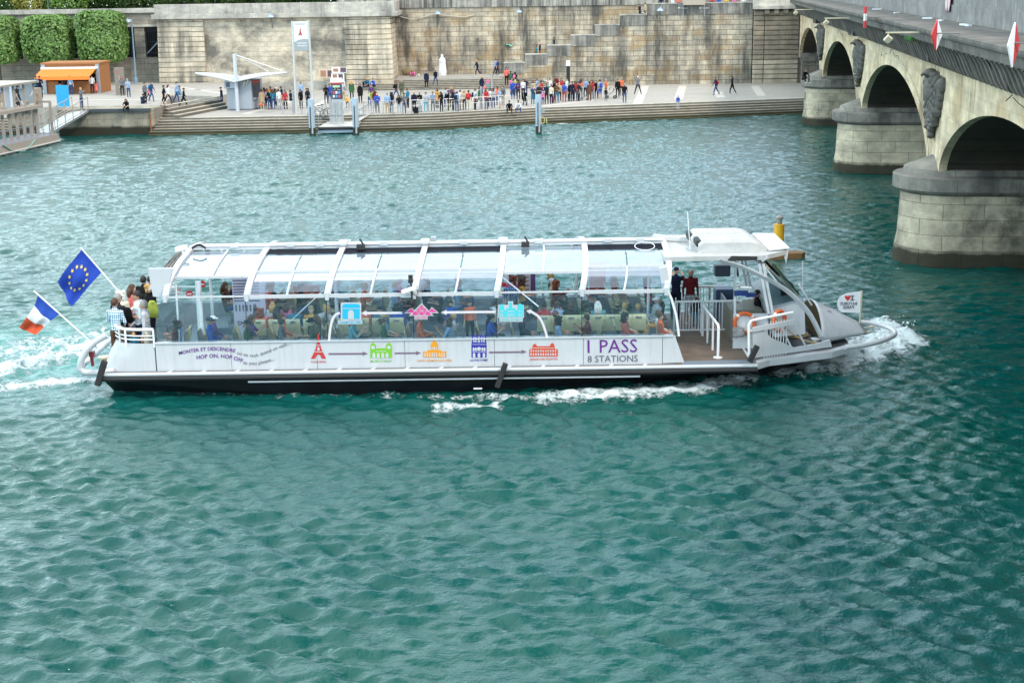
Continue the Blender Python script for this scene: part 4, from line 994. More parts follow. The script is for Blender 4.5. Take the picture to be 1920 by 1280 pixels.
decal('museum_logo', O2, [(0, [rect(705, 985, 890, 1055), rect(706, 945, 754, 990), rect(840, 945, 889, 990), disc(729, 945, 20, 16), disc(864, 945, 20, 16), rect(726, 920, 732, 940), rect(861, 920, 867, 940), [(752, 985), (765, 972), (832, 972), (842, 985)]]),
    (1, [disc(729, 966, 17, 16), disc(864, 966, 17, 16), rect(752, 996, 842, 1001)]+[archp(x, 1012, x+24, 1056) for x in (724, 762, 800, 838)])], YP, [M_gr, M_bw])
lettering("MUSÉE D'ORSAY", cc(O2, [(708, 1092), (892, 1090)]), YP, M_gr, bold=.01)
decal('dome_logo', O2, [(0, [rect(1158, 1000, 1356, 1050), rect(1198, 988, 1312, 1002), disc(1255, 955, 33, 42), rect(1226, 952, 1286, 990), [(1244, 915), (1250, 862), (1256, 915)], rect(1241, 895, 1259, 915)]),
    (1, [rect(1232, 962, 1239, 986), rect(1248, 962, 1262, 986), rect(1272, 962, 1279, 986)]+[rect(x, 1012, x+9, 1046) for x in (1170, 1190, 1210, 1232, 1250, 1270, 1294, 1314, 1334)])], YP, [M_or, M_bw])
lettering('SAINT-GERMAIN-DES-PRÉS', cc(O2, [(1105, 1088), (1403, 1085)]), YP, M_or, bold=.01)
decal('cathedral_logo', O3, [(0, [rect(293, 925, 422, 1052), rect(297, 868, 345, 926), rect(367, 868, 418, 926), rect(300, 855, 310, 868), rect(332, 855, 342, 868), rect(371, 855, 381, 868), rect(404, 855, 414, 868)]),
    (1, [archp(308, 876, 319, 922), archp(325, 876, 336, 922), archp(376, 876, 387, 922), archp(395, 876, 406, 922), disc(357, 978, 17, 17), rect(300, 938, 416, 942), rect(300, 1002, 416, 1006)]+[archp(x, 965, x+16, 996) for x in (303, 322, 378, 397)]+[archp(x, 1012, x+22, 1053) for x in (304, 346, 388)])], YP, [M_bl, M_bw])
lettering('NOTRE DAME', cc(O3, [(283, 1085), (433, 1081)]), YP, M_bl, bold=.01)
decal('palace_logo', O3, [(0, [rect(788, 980, 1033, 1043), rect(815, 955, 1006, 982), disc(835, 958, 18, 24), disc(985, 952, 18, 24)]),
    (1, [rect(x, 988, x+11, 1003) for x in range(798, 1028, 21)]+[rect(x, 1014, x+11, 1036) for x in range(798, 1028, 21)]+[rect(822, 968, 1000, 973)])], YP, [M_jr, M_bw])
lettering('JARDIN DES PLANTES', cc(O3, [(792, 1076), (1033, 1072)]), YP, M_jr, bold=.01)
for off, p in ((O2, [(348, 1014), (640, 1012), (640, 1001), (684, 1018), (640, 1036), (640, 1026), (348, 1028)]), (O2, [(915, 1009), (1098, 1007), (1098, 996), (1139, 1013), (1098, 1031), (1098, 1020), (915, 1022)]), (O3, [(445, 1001), (722, 998), (722, 985), (766, 1002), (722, 1020), (722, 1011), (445, 1015)])):
    decal('route_arrow', off, [(0, [p])], YP, [M_mau])
YGd = YG-.002
decal('arch_logo', O2, [(1, [[(452, 585), (490, 580), (592, 580), (628, 585), (628, 732), (452, 732)]]), (0, [[(466, 602), (490, 592), (592, 592), (615, 602), (615, 722), (566, 722), (566, 668), (552, 645), (528, 645), (512, 668), (512, 722), (466, 722)]]), (1, [rect(470, 630, 612, 635), archp(514, 646, 564, 722)])], YGd, [M_cy, M_bw])
decal('name_plate', O2, [(0, [rect(428, 736, 638, 766)])], YGd, [M_bw]); lettering('CHAMPS-ELYSÉES', cc(O2, [(436, 760), (630, 758)]), YGd, M_cy, bold=.02, off=.02)
decal('pyramid_logo', O2, [(1, [[(1035, 695), (1145, 585), (1250, 695)], [(995, 675), (1060, 618), (1100, 675)], [(1195, 672), (1232, 618), (1295, 672)]]), (0, [[(1058, 689), (1145, 600), (1232, 689)], [(1014, 668), (1060, 628), (1085, 668)], [(1205, 664), (1232, 628), (1278, 664)]]),
    (1, [[(1145+s*(k*26)-2, 600+k*26), (1145+s*(k*26)+3, 600+k*26), (1145+s*(k*26)+3-s*(89-k*26), 689), (1145+s*(k*26)-2-s*(89-k*26), 689)] for k in (1, 2) for s in (-1, 1)]+[rect(1122, 622, 1168, 625), rect(1096, 650, 1194, 653)])], YGd, [M_pk, M_bw])
decal('name_plate', O2, [(0, [rect(1085, 696, 1196, 726)])], YGd, [M_bw]); lettering('LOUVRE', cc(O2, [(1094, 720), (1188, 718)]), YGd, M_pk, bold=.02, off=.02)
decal('townhall_logo', O3, [(1, [rect(520, 600, 742, 712), rect(606, 570, 650, 640)]), (0, [rect(528, 645, 735, 706), rect(530, 612, 574, 706), rect(686, 602, 735, 706), [(530, 614), (552, 590), (574, 614)], [(686, 604), (710, 588), (735, 604)], rect(592, 628, 668, 706), rect(614, 580, 641, 650)]),
    (1, [rect(x, 650, x+8, 665) for x in (602, 618, 634, 650, 540, 556, 698, 716)]+[rect(x, 676, x+8, 700) for x in (602, 618, 634, 650, 540, 556, 698, 716)])], YGd, [M_aq, M_bw])
decal('name_plate', O3, [(0, [rect(532, 713, 732, 746)])], YGd, [M_bw]); lettering('HÔTEL DE VILLE', cc(O3, [(540, 738), (724, 736)]), YGd, M_aq, bold=.02, off=.02)
def ribbon(P, w, head):
    L, Rr = [], []
    for i, p in enumerate(P):
        q0, q1 = P[max(i-1, 0)], P[min(i+1, len(P)-1)]; dx, dy = q1[0]-q0[0], q1[1]-q0[1]; l = math.hypot(dx, dy)
        L.append((p[0]-dy/l*w, p[1]+dx/l*w)); Rr.append((p[0]+dy/l*w, p[1]-dx/l*w))
    dx, dy = P[-1][0]-P[-2][0], P[-1][1]-P[-2][1]; l = math.hypot(dx, dy); dx, dy = dx/l, dy/l; e = P[-1]
    hd = [(e[0]-dy*w*2.2, e[1]+dx*w*2.2), (e[0]+dx*head, e[1]+dy*head), (e[0]+dy*w*2.2, e[1]-dx*w*2.2)]
    return [[L[i], L[i+1], Rr[i+1], Rr[i]] for i in range(len(P)-1)]+[hd]
for off, P, hd in ((O2, [(980, 670), (675, 672)], 50), (O3, [(500, 661), (80, 666)], 52), (O2, smooth_path([(445, 670), (405, 690), (375, 745), (358, 840), (350, 950)]), 42), (O3, smooth_path([(945, 893), (915, 790), (875, 710), (820, 668), (800, 660)]), 40)):
    decal('route_arrow', off, [(0, ribbon(P, 11, hd)), (1, ribbon(P, 6, hd*.7))], YGd, [M_bw, M_pa])
# seats
def make_seat():
    m = MB()
    pts = [(-.22, .02), (.0, -.02), (.2, .0)]
    m.grid([[(x, y, .44+z) for x, z in ((-.20, .02), (-.05, -.02), (.12, -.01), (.24, .03))] for y in np.linspace(-.21, .21, 5)])
    m.grid([[(x, y, z) for x, z in ((-.20, .46), (-.25, .62), (-.29, .82), (-.32, .96))] for y in np.linspace(-.21, .21, 5)])
    m.grid([[(x, y, z) for x, z in ((-.235, .46), (-.285, .62), (-.325, .82), (-.34, .97), (-.32, .985))] for y in np.linspace(-.215, .215, 5)])
    m.grid([[(x, y, .405+z) for x, z in ((-.20, .02), (.12, -.01), (.25, .03), (.245, .055))] for y in np.linspace(-.215, .215, 5)])
    m.tube([(-.15, -.17, 0), (-.12, -.17, .42)], .016, 5, 1); m.tube([(-.15, .17, 0), (-.12, .17, .42)], .016, 5, 1); m.tube([(.17, -.17, 0), (.12, -.17, .42)], .016, 5, 1); m.tube([(.17, .17, 0), (.12, .17, .42)], .016, 5, 1)
    m.bbox(Matrix.Translation((-.343, 0, .9)), .01, .16, .05, 1)
    return m.mesh('seat', [M_seat, M_seatleg], smooth=True)
seat_me = make_seat()
SEATS = []          # x, y, heading (0 = towards the bow, pi/2 = away)
x = bpt(345, 600, 41).x
def put_seat(x, y, hd):
    o = bpy.data.objects.new('seat', seat_me); COL.objects.link(o); o.parent = boat
    o.location = Vector((x, y, 1.08 if y > 43.5 else .86))-Vector(ROOT); o.rotation_euler = (0, 0, hd); SEATS.append((x, y, hd))
rowx = np.linspace(bpt(335, 600, 41).x, bpt(1235, 600, 41).x, 15)
for i, x in enumerate(rowx):
    for y in (40.52, 41.02):
        put_seat(x, y, 0 if i % 4 else math.pi)
    for y in (44.2, 44.72, 45.24):
        if i not in (0, 9): put_seat(x, y, 0)
for i in range(9): put_seat(bpt(490+32*i, 600, 42.2).x, 42.0, math.pi/2)
for i in range(8): put_seat(bpt(1020+25*i, 600, 42.2).x, 42.0, math.pi/2)
# white tubs and small tables
m = MB(); c = bpt(1210, 596, 42.9); m.lathe([(.03, .62), (.03, c.z-.05), (.3, c.z), (.33, c.z+.05), (.3, c.z+.06)], (c.x, 42.9, 0), 16); m.build('round_table', M_bw, boat, smooth=True)
# info boards between the cabins
m = MB(); a, b_ = bpt(970, 560, 45.3), bpt(1004, 506, 45.3); m.box(a.x, b_.x, 45.3, 45.36, .62, b_.z); ib = m.build('info_board', mat('board_grey', (.55, .55, .57), .6, var=.05), boat)
m = MB(); m.box(b_.x-.16, b_.x-.01, 45.288, 45.299, 1.6, b_.z-.12); m.build('board_stripe', mat('board_purple', (.12, .05, .16), .6), ib)
m = MB()
for k in range(5): m.box(a.x+.06, b_.x-.22, 45.29, 45.298, b_.z-.25-.14*k, b_.z-.2-.14*k)
m.build('printed_text', mat('faint_print', (.3, .22, .24), .7), ib)
for z in (534, 549):
    c = bpt(945, z, 44.9); m = MB(); m.box(c.x-.07, c.x+.07, 44.9, 44.93, c.z-.07, c.z+.07); m.build('fire_sign', mat('sign_red', (.55, .03, .04), .5), boat)
m = MB(); m.tube([bpt(940, 518, 41.2), bpt(1010, 575, 40.6)], .02, 6); m.build('gas_strut', M_white, boat)
m = MB(); m.tube([bpt(540, 606, 40.4), bpt(608, 543, 40.4)], .018, 6); m.build('gas_strut', M_white, boat)
m = MB(); xa, xb = bpt(345, 560, 45.9).x, bpt(1240, 560, 45.9).x; m.box(xa, xb, 45.7, 45.9, .62, 1.5); m.build('side_locker', mat('locker_grey', (.30, .32, .34), .6), boat)
m = MB(); m.box(bpt(1105, 540, 45.6).x, bpt(1135, 540, 45.6).x, 45.5, 45.62, 1.6, 2.7); m.box(bpt(548, 560, 45.6).x, bpt(600, 560, 45.6).x, 45.5, 45.6, 1.5, 2.05); m.build('safety_board', mat('sign_dull_red', (.33, .06, .05), .6), boat)

# ------------------------------------------------------------------ boarding deck, wheelhouse and bow
ZD = zd+.03
m = MB(); xa = bpt(1264, 650, 41).x; pA = atz(1405, 672, ZD); 
m.prism([(xa, YN+.05, ZD-.02), (pA[0], YN+.12, ZD-.02), (atz(1375, 625, ZD)[0], YF-.3, ZD-.02), (xa, YF-.3, ZD-.02)], (0, 0, .03)); m.build('boarding_deck', M_deckb, boat)
m = MB(); m.prism([(xa+.1, YN+.06, ZD+.012), (pA[0]-.05, YN+.13, ZD+.012), (pA[0]-.1, YN+.55, ZD+.012), (xa+.1, YN+.5, ZD+.012)], (0, 0, .012)); m.build('dark_tread', M_floor, boat)
def railing(name, base, top_h, posts, r=.03, bars=0, rails=1, par=boat, mt=M_white, z0=None):
    a, b = Vector(base[0]), Vector(base[1]); up = Vector((0, 0, top_h)); m = MB()
    m.tube([a, a+up*.93, a+up+(b-a)*.03, b+up-(b-a)*.03, b+up*.93, b], r, 8)
    for i in range(1, posts): q = a+(b-a)*i/posts; m.tube([q, q+up], r*.8, 6)
    for k in range(rails-1): q = up*((k+1)/rails); m.tube([a+q, b+q], r*.7, 6)
    if bars:
        m.tube([a+up*.1, b+up*.1], r*.7, 6)
        for i in range(1, bars): q = a+(b-a)*i/bars; m.tube([q+up*.1, q+up], r*.38, 5)
    return m.build(name, mt, par, smooth=True)
railing('gangway_railing', (atz(1346, 671, ZD), atz(1317, 630, ZD)), .98, 3, .04)
m = MB(); q = atz(1346, 671, ZD); m.lathe([(.14, 0), (.14, .03), (.05, .05)], q, 12); m.build('railing_foot', M_white, boat)
Yg = atz(1320, 624, ZD)[1]
g0, g1, g2 = bpt(1264, 600, Yg).x, bpt(1315, 600, Yg).x, bpt(1378, 600, Yg).x
hg = zat(565, Yg, 1320)-ZD
railing('boarding_gate', ((g0, Yg, ZD), (g1, Yg, ZD)), hg, 1, .035, 9); railing('boarding_gate', ((g1+.06, Yg, ZD), (g2, Yg, ZD)), hg, 1, .035, 10)
railing('far_railing', ((bpt(1262, 600, YF-.2).x, YF-.2, ZD), (bpt(1362, 600, YF-.2).x, YF-.2, ZD)), zat(537, YF-.2, 1330)-ZD, 3, .035, 16, mt=M_galv)
m = MB(); a, b_ = bpt(1340, 590, 45.2), bpt(1374, 540, 45.2); m.box(a.x, b_.x, 45.0, 45.6, ZD, b_.z); m.build('blue_locker', mat('locker_blue', (.03, .06, .12), .5), boat, bev=.03)
m = MB(); a, b_ = bpt(1341, 519, 43.6), bpt(1370, 498, 43.6); m.box(a.x, b_.x, 43.6, 44.0, a.z, b_.z); m.build('hanging_screen', mat('screen_dark', (.02, .03, .06), .4), boat, bev=.02)
# glass partition beside the wheelhouse
pw = [atz(1404, 671, ZD), atz(1376, 628, ZD)]
zr = zat(492, 42, 1370)
m = MB(); m.quad((pw[0][0], pw[0][1], ZD), (pw[1][0], pw[1][1], ZD), (pw[1][0], pw[1][1], zr), (pw[0][0]-.2, pw[0][1]+1.2, zr)); m.build('glass_partition', G_clear, boat, fixn=False)
m = MB(); m.bar((pw[1][0], pw[1][1], ZD), (pw[1][0], pw[1][1], zr), .07, .07); m.bar((pw[0][0], pw[0][1]+.05, ZD+.02), (pw[1][0], pw[1][1], ZD+.02), .05, .05); m.build('partition_frame', M_white, boat)
m = MB(); m.tube([bpt(1378, 560, 42.4), bpt(1378, 640, 42.4)], .04, 7); m.build('partition_post', M_white, boat)
# roof over the boarding deck
Yr = 40.9; zr0 = zat(489, Yr, 1330); zr1 = zat(481, Yr, 1330)
M_roofw = mat('roof_white', (.44, .45, .45), .5, var=.06, dirt=.25)
r_pts = [(bpt(1246, 480, Yr).x, Yr), (bpt(1432, 490, Yr).x, Yr), (bpt(1476, 490, 41.6).x, 41.7), (bpt(1470, 466, 43).x, YC)]
full = r_pts+[(r_pts[2][0], 44.2), (r_pts[1][0], 44.6), (r_pts[0][0], 44.6)]
m = MB(); m.prism([(x, y, zr0) for x, y in full], (0, 0, .13)); m.build('wheelhouse_roof', M_roofw, boat, bev=.03)
m = MB(); cx0, cx1 = bpt(1246, 480, Yr).x, bpt(1474, 480, 42).x
m.tube([(cx0-.05, 43.6, zr0+.2), (cx0+1.0, 43.3, zr0+.16), (cx0+1.2, 43.2, zr0+.14)], [.16, .11, .05], 8); m.build('roof_duct', M_roofw, boat, smooth=True)
m = MB(); a = bpt(1440, 458, 42.6); b_ = bpt(1478, 472, 41.7)
m.prism([(cx1-.62, 41.5, zr0+.15), (cx1+.03, 41.68, zr0+.17), (cx1+.03, 44.2, zr0+.17), (cx1-.62, 44.4, zr0+.15)], (0, 0, .04)); m.prism([(cx1-.02, 41.7, zr0+.2), (cx1+.02, 41.7, zr0+.2), (cx1-.05, 41.7, zr0-.28), (cx1-.12, 41.7, zr0-.05)], (0, .06, 0)); m.build('roof_visor', M_bw, boat)
m = MB(); m.prism([bpt(1362, 490, Yr-.02), bpt(1420, 488, Yr-.02), bpt(1420, 481, Yr-.02), bpt(1372, 480, Yr-.02)], (0, .03, 0)); m.build('roof_recess', M_rub, boat)
def canister(Y, x0, x1, z0, h, w):
    m = MB(); rows = []
    for q in np.linspace(0, 1, 15):
        x = x0+(x1-x0)*q; e = 1-max(0, (q-.68)/.32)**2.2*.72; e *= 1-max(0, (.05-q)/.05)*.25
        prof = [(-1, 0), (-1, .35), (-.96, .42), (-.96, .8), (-.8, 1.), (.8, 1.), (.96, .8), (.96, .42), (1, .35), (1, 0)]
        wq = w*(1-max(0, (q-.75)/.25)**2*.35)
        rows.append([(x, Y+a*wq, z0+b*h*e) for a, b in prof])
    m.grid(rows, 0, True); m.add(rows[0], [tuple(range(10))]); m.add(rows[-1], [tuple(range(10))]); return m
zc1 = zat(477, 41.9, 1370)
M_can = mat('canister_white', (.44, .45, .45), .55, var=.05, dirt=.3)
for Y, dx, nm in ((41.9, 0, 0), (42.95, -.1, 1)):
    x0, x1 = bpt(1306, 470, 41.9).x+dx, bpt(1438, 470, 41.9).x+dx
    o = canister(Y, x0, x1, zc1+.02*nm, .54, .46).build('roof_canister', M_can, boat, smooth=True, bev=.02)
    m = MB(); m.box(x0-.06, x0+.1, Y-.35, Y+.35, zc1+.3, zc1+.5); m.build('black_strap', M_rub, o, bev=.04)
m = MB(); m.tube([bpt(1295, 482, 42.0), bpt(1289, 397, 42.0)], .013, 6); m.tube([bpt(1295, 484, 42.0), bpt(1294, 462, 42.0)], .03, 6); m.build('antenna', M_white, boat)
m = MB(); m.tube([bpt(1505, 545, 43.6), bpt(1505, 489, 43.6)], .014, 6); m.build('antenna', M_white, boat)
m = MB(); a = bpt(1283, 472, 41.9); m.box(a.x, a.x+.45, 41.9, 42.3, a.z-.14, a.z+.02); m.build('roof_bracket', M_bw, boat)
m = MB(); m.bar(bpt(1243, 500, 40.2), bpt(1249, 546, 40.2), .22, .14, up=(0, 1, 0)); m.build('roof_end_post', M_bw, boat, bev=.02)
# curved struts, slanted posts
cs = smooth_path([(1352, 489), (1395, 502), (1437, 522), (1470, 541), (1497, 564), (1520, 592), (1541, 634)])
for sg in (0, 1):
    P = [bpt(x, y, 40.75+.45*max(0, (x-1437)/104)) for x, y in cs]
    if sg: P = [Vector((p.x, 2*YC-p.y, p.z)) for p in P]
    m = MB(); rows = []
    for p in P: rows.append([p+Vector((-.045, -.06, .055)), p+Vector((.05, -.06, .055)), p+Vector((.05, .06, -.055)), p+Vector((-.045, .06, -.055))])
    m.grid(rows, 0, True); m.build('curved_strut', M_bw, boat)
    for (p, q, w) in (((1423, 494), (1441, 588), .075), ((1431, 494), (1449, 590), .075), ((1431, 496), (1458, 530), .04)):
        a, b_ = bpt(*p, 41.0), bpt(*q, 41.0)
        if sg: a.y, b_.y = 2*YC-a.y, 2*YC-b_.y
        m = MB(); m.bar(a, b_, w, w); m.build('slanted_post', M_alu, boat)
m = MB(); m.bar(bpt(1440, 481, 40.95), bpt(1428, 490, 40.95), .07, .05); m.build('roof_bracket', M_bw, boat)
# dark windscreen
wa, wb = bpt(1434, 486, 41.2), bpt(1511, 560, 41.2)
m = MB(); n = 9; rows = []
for q in np.linspace(0, 1, n):
    x = wa.x+(wb.x-wa.x)*q**.85; z = wa.z+(wb.z-wa.z)*q; rows.append([(x-.25*abs((y-YC)/1.9)**2.5, y, z) for y in np.linspace(YC-1.9, YC+1.9, 13)])
m.grid(rows); m.build('windscreen', G_dark, boat, smooth=True, fixn=False)
m = MB(); pts = [bpt(*p, 41.1) for p in ((1450, 492), (1506, 558), (1447, 574), (1434, 520))]; m.quad(*pts); m.build('side_window', glass('smoke_glass', (.35, .45, .46)), boat, fixn=False)
# helm console
m = MB(); c = [bpt(*p, 41.2) for p in ((1446, 578), (1508, 563), (1510, 626), (1452, 632))]; m.prism(c, (0, 3.6, 0)); m.build('helm_console', M_bw, boat, bev=.02)
m = MB(); c = [bpt(*p, 41.18) for p in ((1444, 577), (1505, 559.5), (1507, 562.5), (1446, 580))]; m.prism(c, (0, 3.64, 0)); m.build('console_top', mat('console_grey', (.33, .37, .42), .5), boat)
m = MB(); a, b_ = bpt(1376, 586, 41.6), bpt(1440, 586, 41.6); zc0 = zat(588, 41.6, 1400); m.box(a.x, b_.x, 41.62, 41.72, ZD, zc0-.02); m.build('console_base', mat('console_lower', (.62, .64, .67), .4), boat); m = MB(); m.box(a.x+.05, b_.x, 42.5, 44.0, ZD, zc0-.1); m.build('inner_counter', mat('console_inner', (.20, .19, .15), .6), boat)
m = MB(); a = bpt(1377, 555, 42.4); m.box(a.x, a.x+.42, 42.4, 42.5, a.z, a.z+.16); a = bpt(1398, 556, 42.6); m.box(a.x, a.x+.3, 42.5, 42.6, a.z, a.z+.14); m.build('blue_screen', mat('screen_blue', (.02, .06, .25), .3), boat)
m = MB(); a = bpt(1465, 538, 42.2); m.ell((a.x+.15, 42.2, a.z), (.22, .2, .2), 10); m.box(a.x, a.x+.5, 42.1, 42.3, a.z-.35, a.z-.1); m.tube([(a.x+.3, 42.0, a.z+.1), (a.x+.38, 41.9, a.z-.2), (a.x+.25, 41.95, a.z-.35)], .03, 6); m.build('instrument_pod', M_rub, boat, smooth=True)
m = MB(); xw = bpt(1372, 560, 42).x; m.box(xw+.1, xw+.16, 42.6, 46.0, ZD, ZD+1.0); m.build('low_bulkhead', M_floor, boat)
railing('bow_far_railing', ((bpt(1376, 600, YF-.3).x, YF-.3, ZD), (bpt(1485, 600, YF-.8).x, YF-.7, ZD)), .95, 4, .03, 10)
# bow hood
hr = [bpt(1541, 640, 41.05), bpt(1526, 566, YC)]
xr0 = bpt(1530, 600, 42).x; zb0 = atz(1541, 640, .95)
m = MB(); rows = []; tipx = bpt(1612, 610, 42.8).x; x_near = bpt(1541, 640, 41.3).x
for q in np.linspace(0, 1, 12):
    rw = []
    zt_ = zat(565, YC, 1526)*(1-q)+(zat(607, YC, 1607)+.02)*q+.02*math.sin(q*math.pi); hw = 1.6*(1-q)+.5*q
    for a in np.linspace(0, math.pi, 17):
        y = YC-hw*math.cos(a)*(1 if abs(math.cos(a)) < .99 else 1); s_ = math.sin(a)**1.0; zb_ = .93-.0*q
        xx = (x_near*(1-s_)+bpt(1524, 566, YC).x*s_)*(1-q)+(bpt(1628, 628, 42.3).x*(1-s_)+tipx*s_)*q
        rw.append((xx, y, zb_+(zt_-zb_)*s_))
    rows.append(rw)
m.grid(rows); o = m.build('bow_hood', M_bw, boat, smooth=True, fixn=False); sm_ = o.modifiers.new('s', 'SOLIDIFY'); sm_.thickness = .03
lettering('1878', [(1554, 592), (1564, 604)], 41.9, M_ink, 'registration', off=.0) if False else None
m = MB()
for i in range(5):
    q = .30; a = .95+.14*i; k = rows[3][5+i//2]; p = Vector(rows[3][6])+(Vector(rows[3][8])-Vector(rows[3][6]))*(i/4)
    n_ = Vector((.35, -.6, .7)).normalized(); d1 = Vector((.9, 0, -.4)).normalized(); d2 = (Vector(rows[3][8])-Vector(rows[3][6])).normalized()
    p = p+n_*.035
    m.prism([p-d1*.08-d2*.022, p+d1*.08-d2*.022, p+d1*.08+d2*.022, p-d1*.08+d2*.022], n_*.006)
m.build('registration_mark', mat('mark_dark_red', (.12, .03, .05), .6), boat)
m = MB(); m.prism([rows[0][i] for i in range(0, 17, 1)], (.02, 0, 0)); m.build('hood_back', mat('hood_inside', (.10, .075, .02), .8), boat)
m = MB(); m.bar(bpt(1498, 533, 41.6), bpt(1522, 572, 41.6), .07, .05); m.build('hood_stay', M_bw, boat)
# foredeck and bulwark with its opening
def Yb(px): return 39.93+max(0, (px-1412))/150*1.15
def bq(px, py): return bpt(px, py, Yb(px))
m = MB(); out = [(1411, 617), (1433, 618), (1446, 634), (1490, 652), (1530, 645), (1556, 637), (1560, 650), (1412, 671)]
for tri in ([0, 1, 2, 7], [2, 3, 7], [3, 4, 6, 7], [4, 5, 6]): m.prism([bq(*out[i]) for i in tri], (0, .08, 0))
m.build('bow_bulwark', M_bw, boat)
m = MB(); m.bar(bq(1411, 618), bq(1490, 603), .13, .09, up=(0, 1, 0)); m.bar(bq(1487, 602), bq(1510, 648), .05, .09, up=(0, 1, 0)); m.bar(bq(1463, 607), bq(1483, 650), .05, .09, up=(0, 1, 0)); m.build('bulwark_frame', M_bw, boat)
m = MB(); m.tube([bq(1405, 668)+Vector((0, .05, 0)), bq(1404, 608), bq(1409, 601), bq(1418, 599), bq(1487, 585.5)], .04, 7); m.build('bow_handrail', M_white, boat, smooth=True)
m = MB()
for i in range(9): q = i/9; a = bq(1436+46*q, 606-7*q)+Vector((0, .12, 0)); m.tube([a, (a.x, a.y, ZD)], .014, 5)
m.build('bulwark_bar', M_white, boat)
m = MB(); p0 = [atz(x, y, ZD) for x, y in ((1412, 668), (1560, 648), (1590, 642))]
m.prism([(p[0], p[1], ZD-.04) for p in p0]+[(p[0], 2*YC-p[1], ZD-.04) for p in p0[::-1]], (0, 0, .06)); m.build('foredeck', M_deckg, boat)
for px, py in ((1529, 651), (1552, 648)):
    c = atz(px, py, ZD+.02); m = MB(); m.lathe([(.10, 0), (.10, .18), (.09, .22), (.15, .24), (.15, .28), (.05, .3)], c, 14); bo = m.build('bow_bollard', M_alu, boat, smooth=True)
    if px == 1529:
        m = MB()
        for k in range(4): m.tube([(c[0]+.125*math.cos(a), c[1]+.125*math.sin(a), c[2]+.03+.045*k) for a in np.linspace(0, 6.28, 15)[:-1]], .025, 6, closed=True)
        m.build('wound_rope', mat('rope_tan', (.42, .30, .15), .9, var=.3), bo)
lp = [(1585, 651), (1610, 648.5), (1640, 643), (1662, 636), (1675, 629.5), (1678.5, 625), (1674, 619), (1662, 613), (1645, 608), (1628, 605), (1612, 603.5)]
m = MB(); m.tube([atz(x, y, .98) for x, y in smooth_path(lp, 4)], .072, 10); m.build('bow_guard', M_bw, boat, smooth=True)
m = MB(); m.tube([atz(1600, 628, .9), atz(1632, 622, .95)], .04, 6); m.tube([atz(1606, 618, .9), atz(1640, 612, .95)], .03, 6); m.build('guard_brace', M_cream, boat)
m = MB(); m.tube([bpt(*p, 41.0) for p in smooth_path([(1450, 593), (1470, 612), (1495, 632), (1520, 641), (1530, 642)])], .02, 6); m.build('mooring_rope', MATS['rope_tan'], boat)
m = MB(); c = atz(1492, 630, ZD+.02)
for k in range(4): m.tube([(c[0]+(.25+.04*k)*math.cos(a), c[1]+(.3+.03*k)*math.sin(a), c[2]+.03+.03*(k % 2)) for a in np.linspace(0, 6.28, 18)[:-1]], .025, 5, closed=True)
m.build('coiled_rope', MATS['rope_tan'], boat)
# life rings
M_ring = mat('ring_orange', (.62, .11, .02), .5, var=.1); M_band = mat('ring_band', (.72, .7, .66), .6)
def life_ring(c, nrm, R_, label):
    c = Vector(c); nrm = Vector(nrm).normalized(); q = nrm.to_track_quat('Z', 'Y'); r = R_*.2
    root = thing('life_ring', tuple(c), label, 'life ring', 'orange life rings at the bow')
    m = MB(); m.tube([c+q @ Vector((R_*math.cos(a), R_*math.sin(a), 0)) for a in np.linspace(0, 2*math.pi, 29)[:-1]], r, 10, closed=True); m.build('ring', M_ring, root, smooth=True)
    for k in range(4):
        m = MB(); m.tube([c+q @ Vector((R_*math.cos(a), R_*math.sin(a), 0)) for a in np.linspace(k*1.571+.6, k*1.571+.82, 4)], r*1.07, 10); m.build('white_band', M_band, root, smooth=True)
    return root
life_ring(bpt(1396, 606, 41.45), (.05, -1, .12), .30, 'orange life ring with white bands hung beside the boarding deck')
m = MB(); c = bpt(1396, 607, 41.55); m.prism([c+Vector((.27*math.cos(a), 0, .29*math.sin(a))) for a in np.linspace(0, 6.28, 21)[:-1]], (0, .03, 0)); m.build('ring_holder', M_whitem, boat)
life_ring(bpt(1461, 602, 40.95), (.75, -.7, .1), .30, 'bright orange life ring behind the open bow bulwark')
life_ring(bpt(1434, 565, 44.0), (.3, -1, .1), .34, 'orange life ring seen inside the wheelhouse behind the slanted posts')
m = MB(); c = bpt(1386, 624, 41.3)
for i in range(7): m.ell(c+Vector((R.gauss(0, .1), R.gauss(0, .04), R.gauss(0, .07))), (.12, .1, .1), 7)
o = bpy.data.objects.new('rope_bundle', remesh(m, .03, 1)); COL.objects.link(o); o.data.materials.clear(); o.data.materials.append(mat('bundle_grey', (.25, .25, .25), .9, var=.4)); tag(o, 'grey bundle of rope lying under the banded life ring', 'rope')

# ------------------------------------------------------------------ flags
def flag_patch(c, n1, n2, Y, amp, fn, Yfun=None):
    """c = hoist top, hoist bottom, fly bottom, fly top (pixels on plane Y)"""
    A, B, C_, D = [Vector(bpt(x, y, Y)) for x, y in c]
    def f(u, v):
        p = (A*(1-v)+B*v)*(1-u)+(D*(1-v)+C_*v)*u
        p = p+Vector((0, amp*u**.6*(math.sin(7*u+3.2*v)+.5*math.sin(11*v-4*u+1)), .025*math.sin(5*u+6*v)*u)); return p
    return f
def flag_mesh(f, n1, n2, name, mts, root, mi=lambda u, v: 0):
    m = MB(); vs = [f(i/n1, j/n2) for i in range(n1+1) for j in range(n2+1)]; fs = []
    m.v = [tuple(v) for v in vs]
    for i in range(n1):
        for j in range(n2): m.f.append((i*(n2+1)+j, i*(n2+1)+j+1, (i+1)*(n2+1)+j+1, (i+1)*(n2+1)+j)); m.m.append(mi((i+.5)/n1, (j+.5)/n2))
    o = m.build(name, mts, root, smooth=True, fixn=False); return o
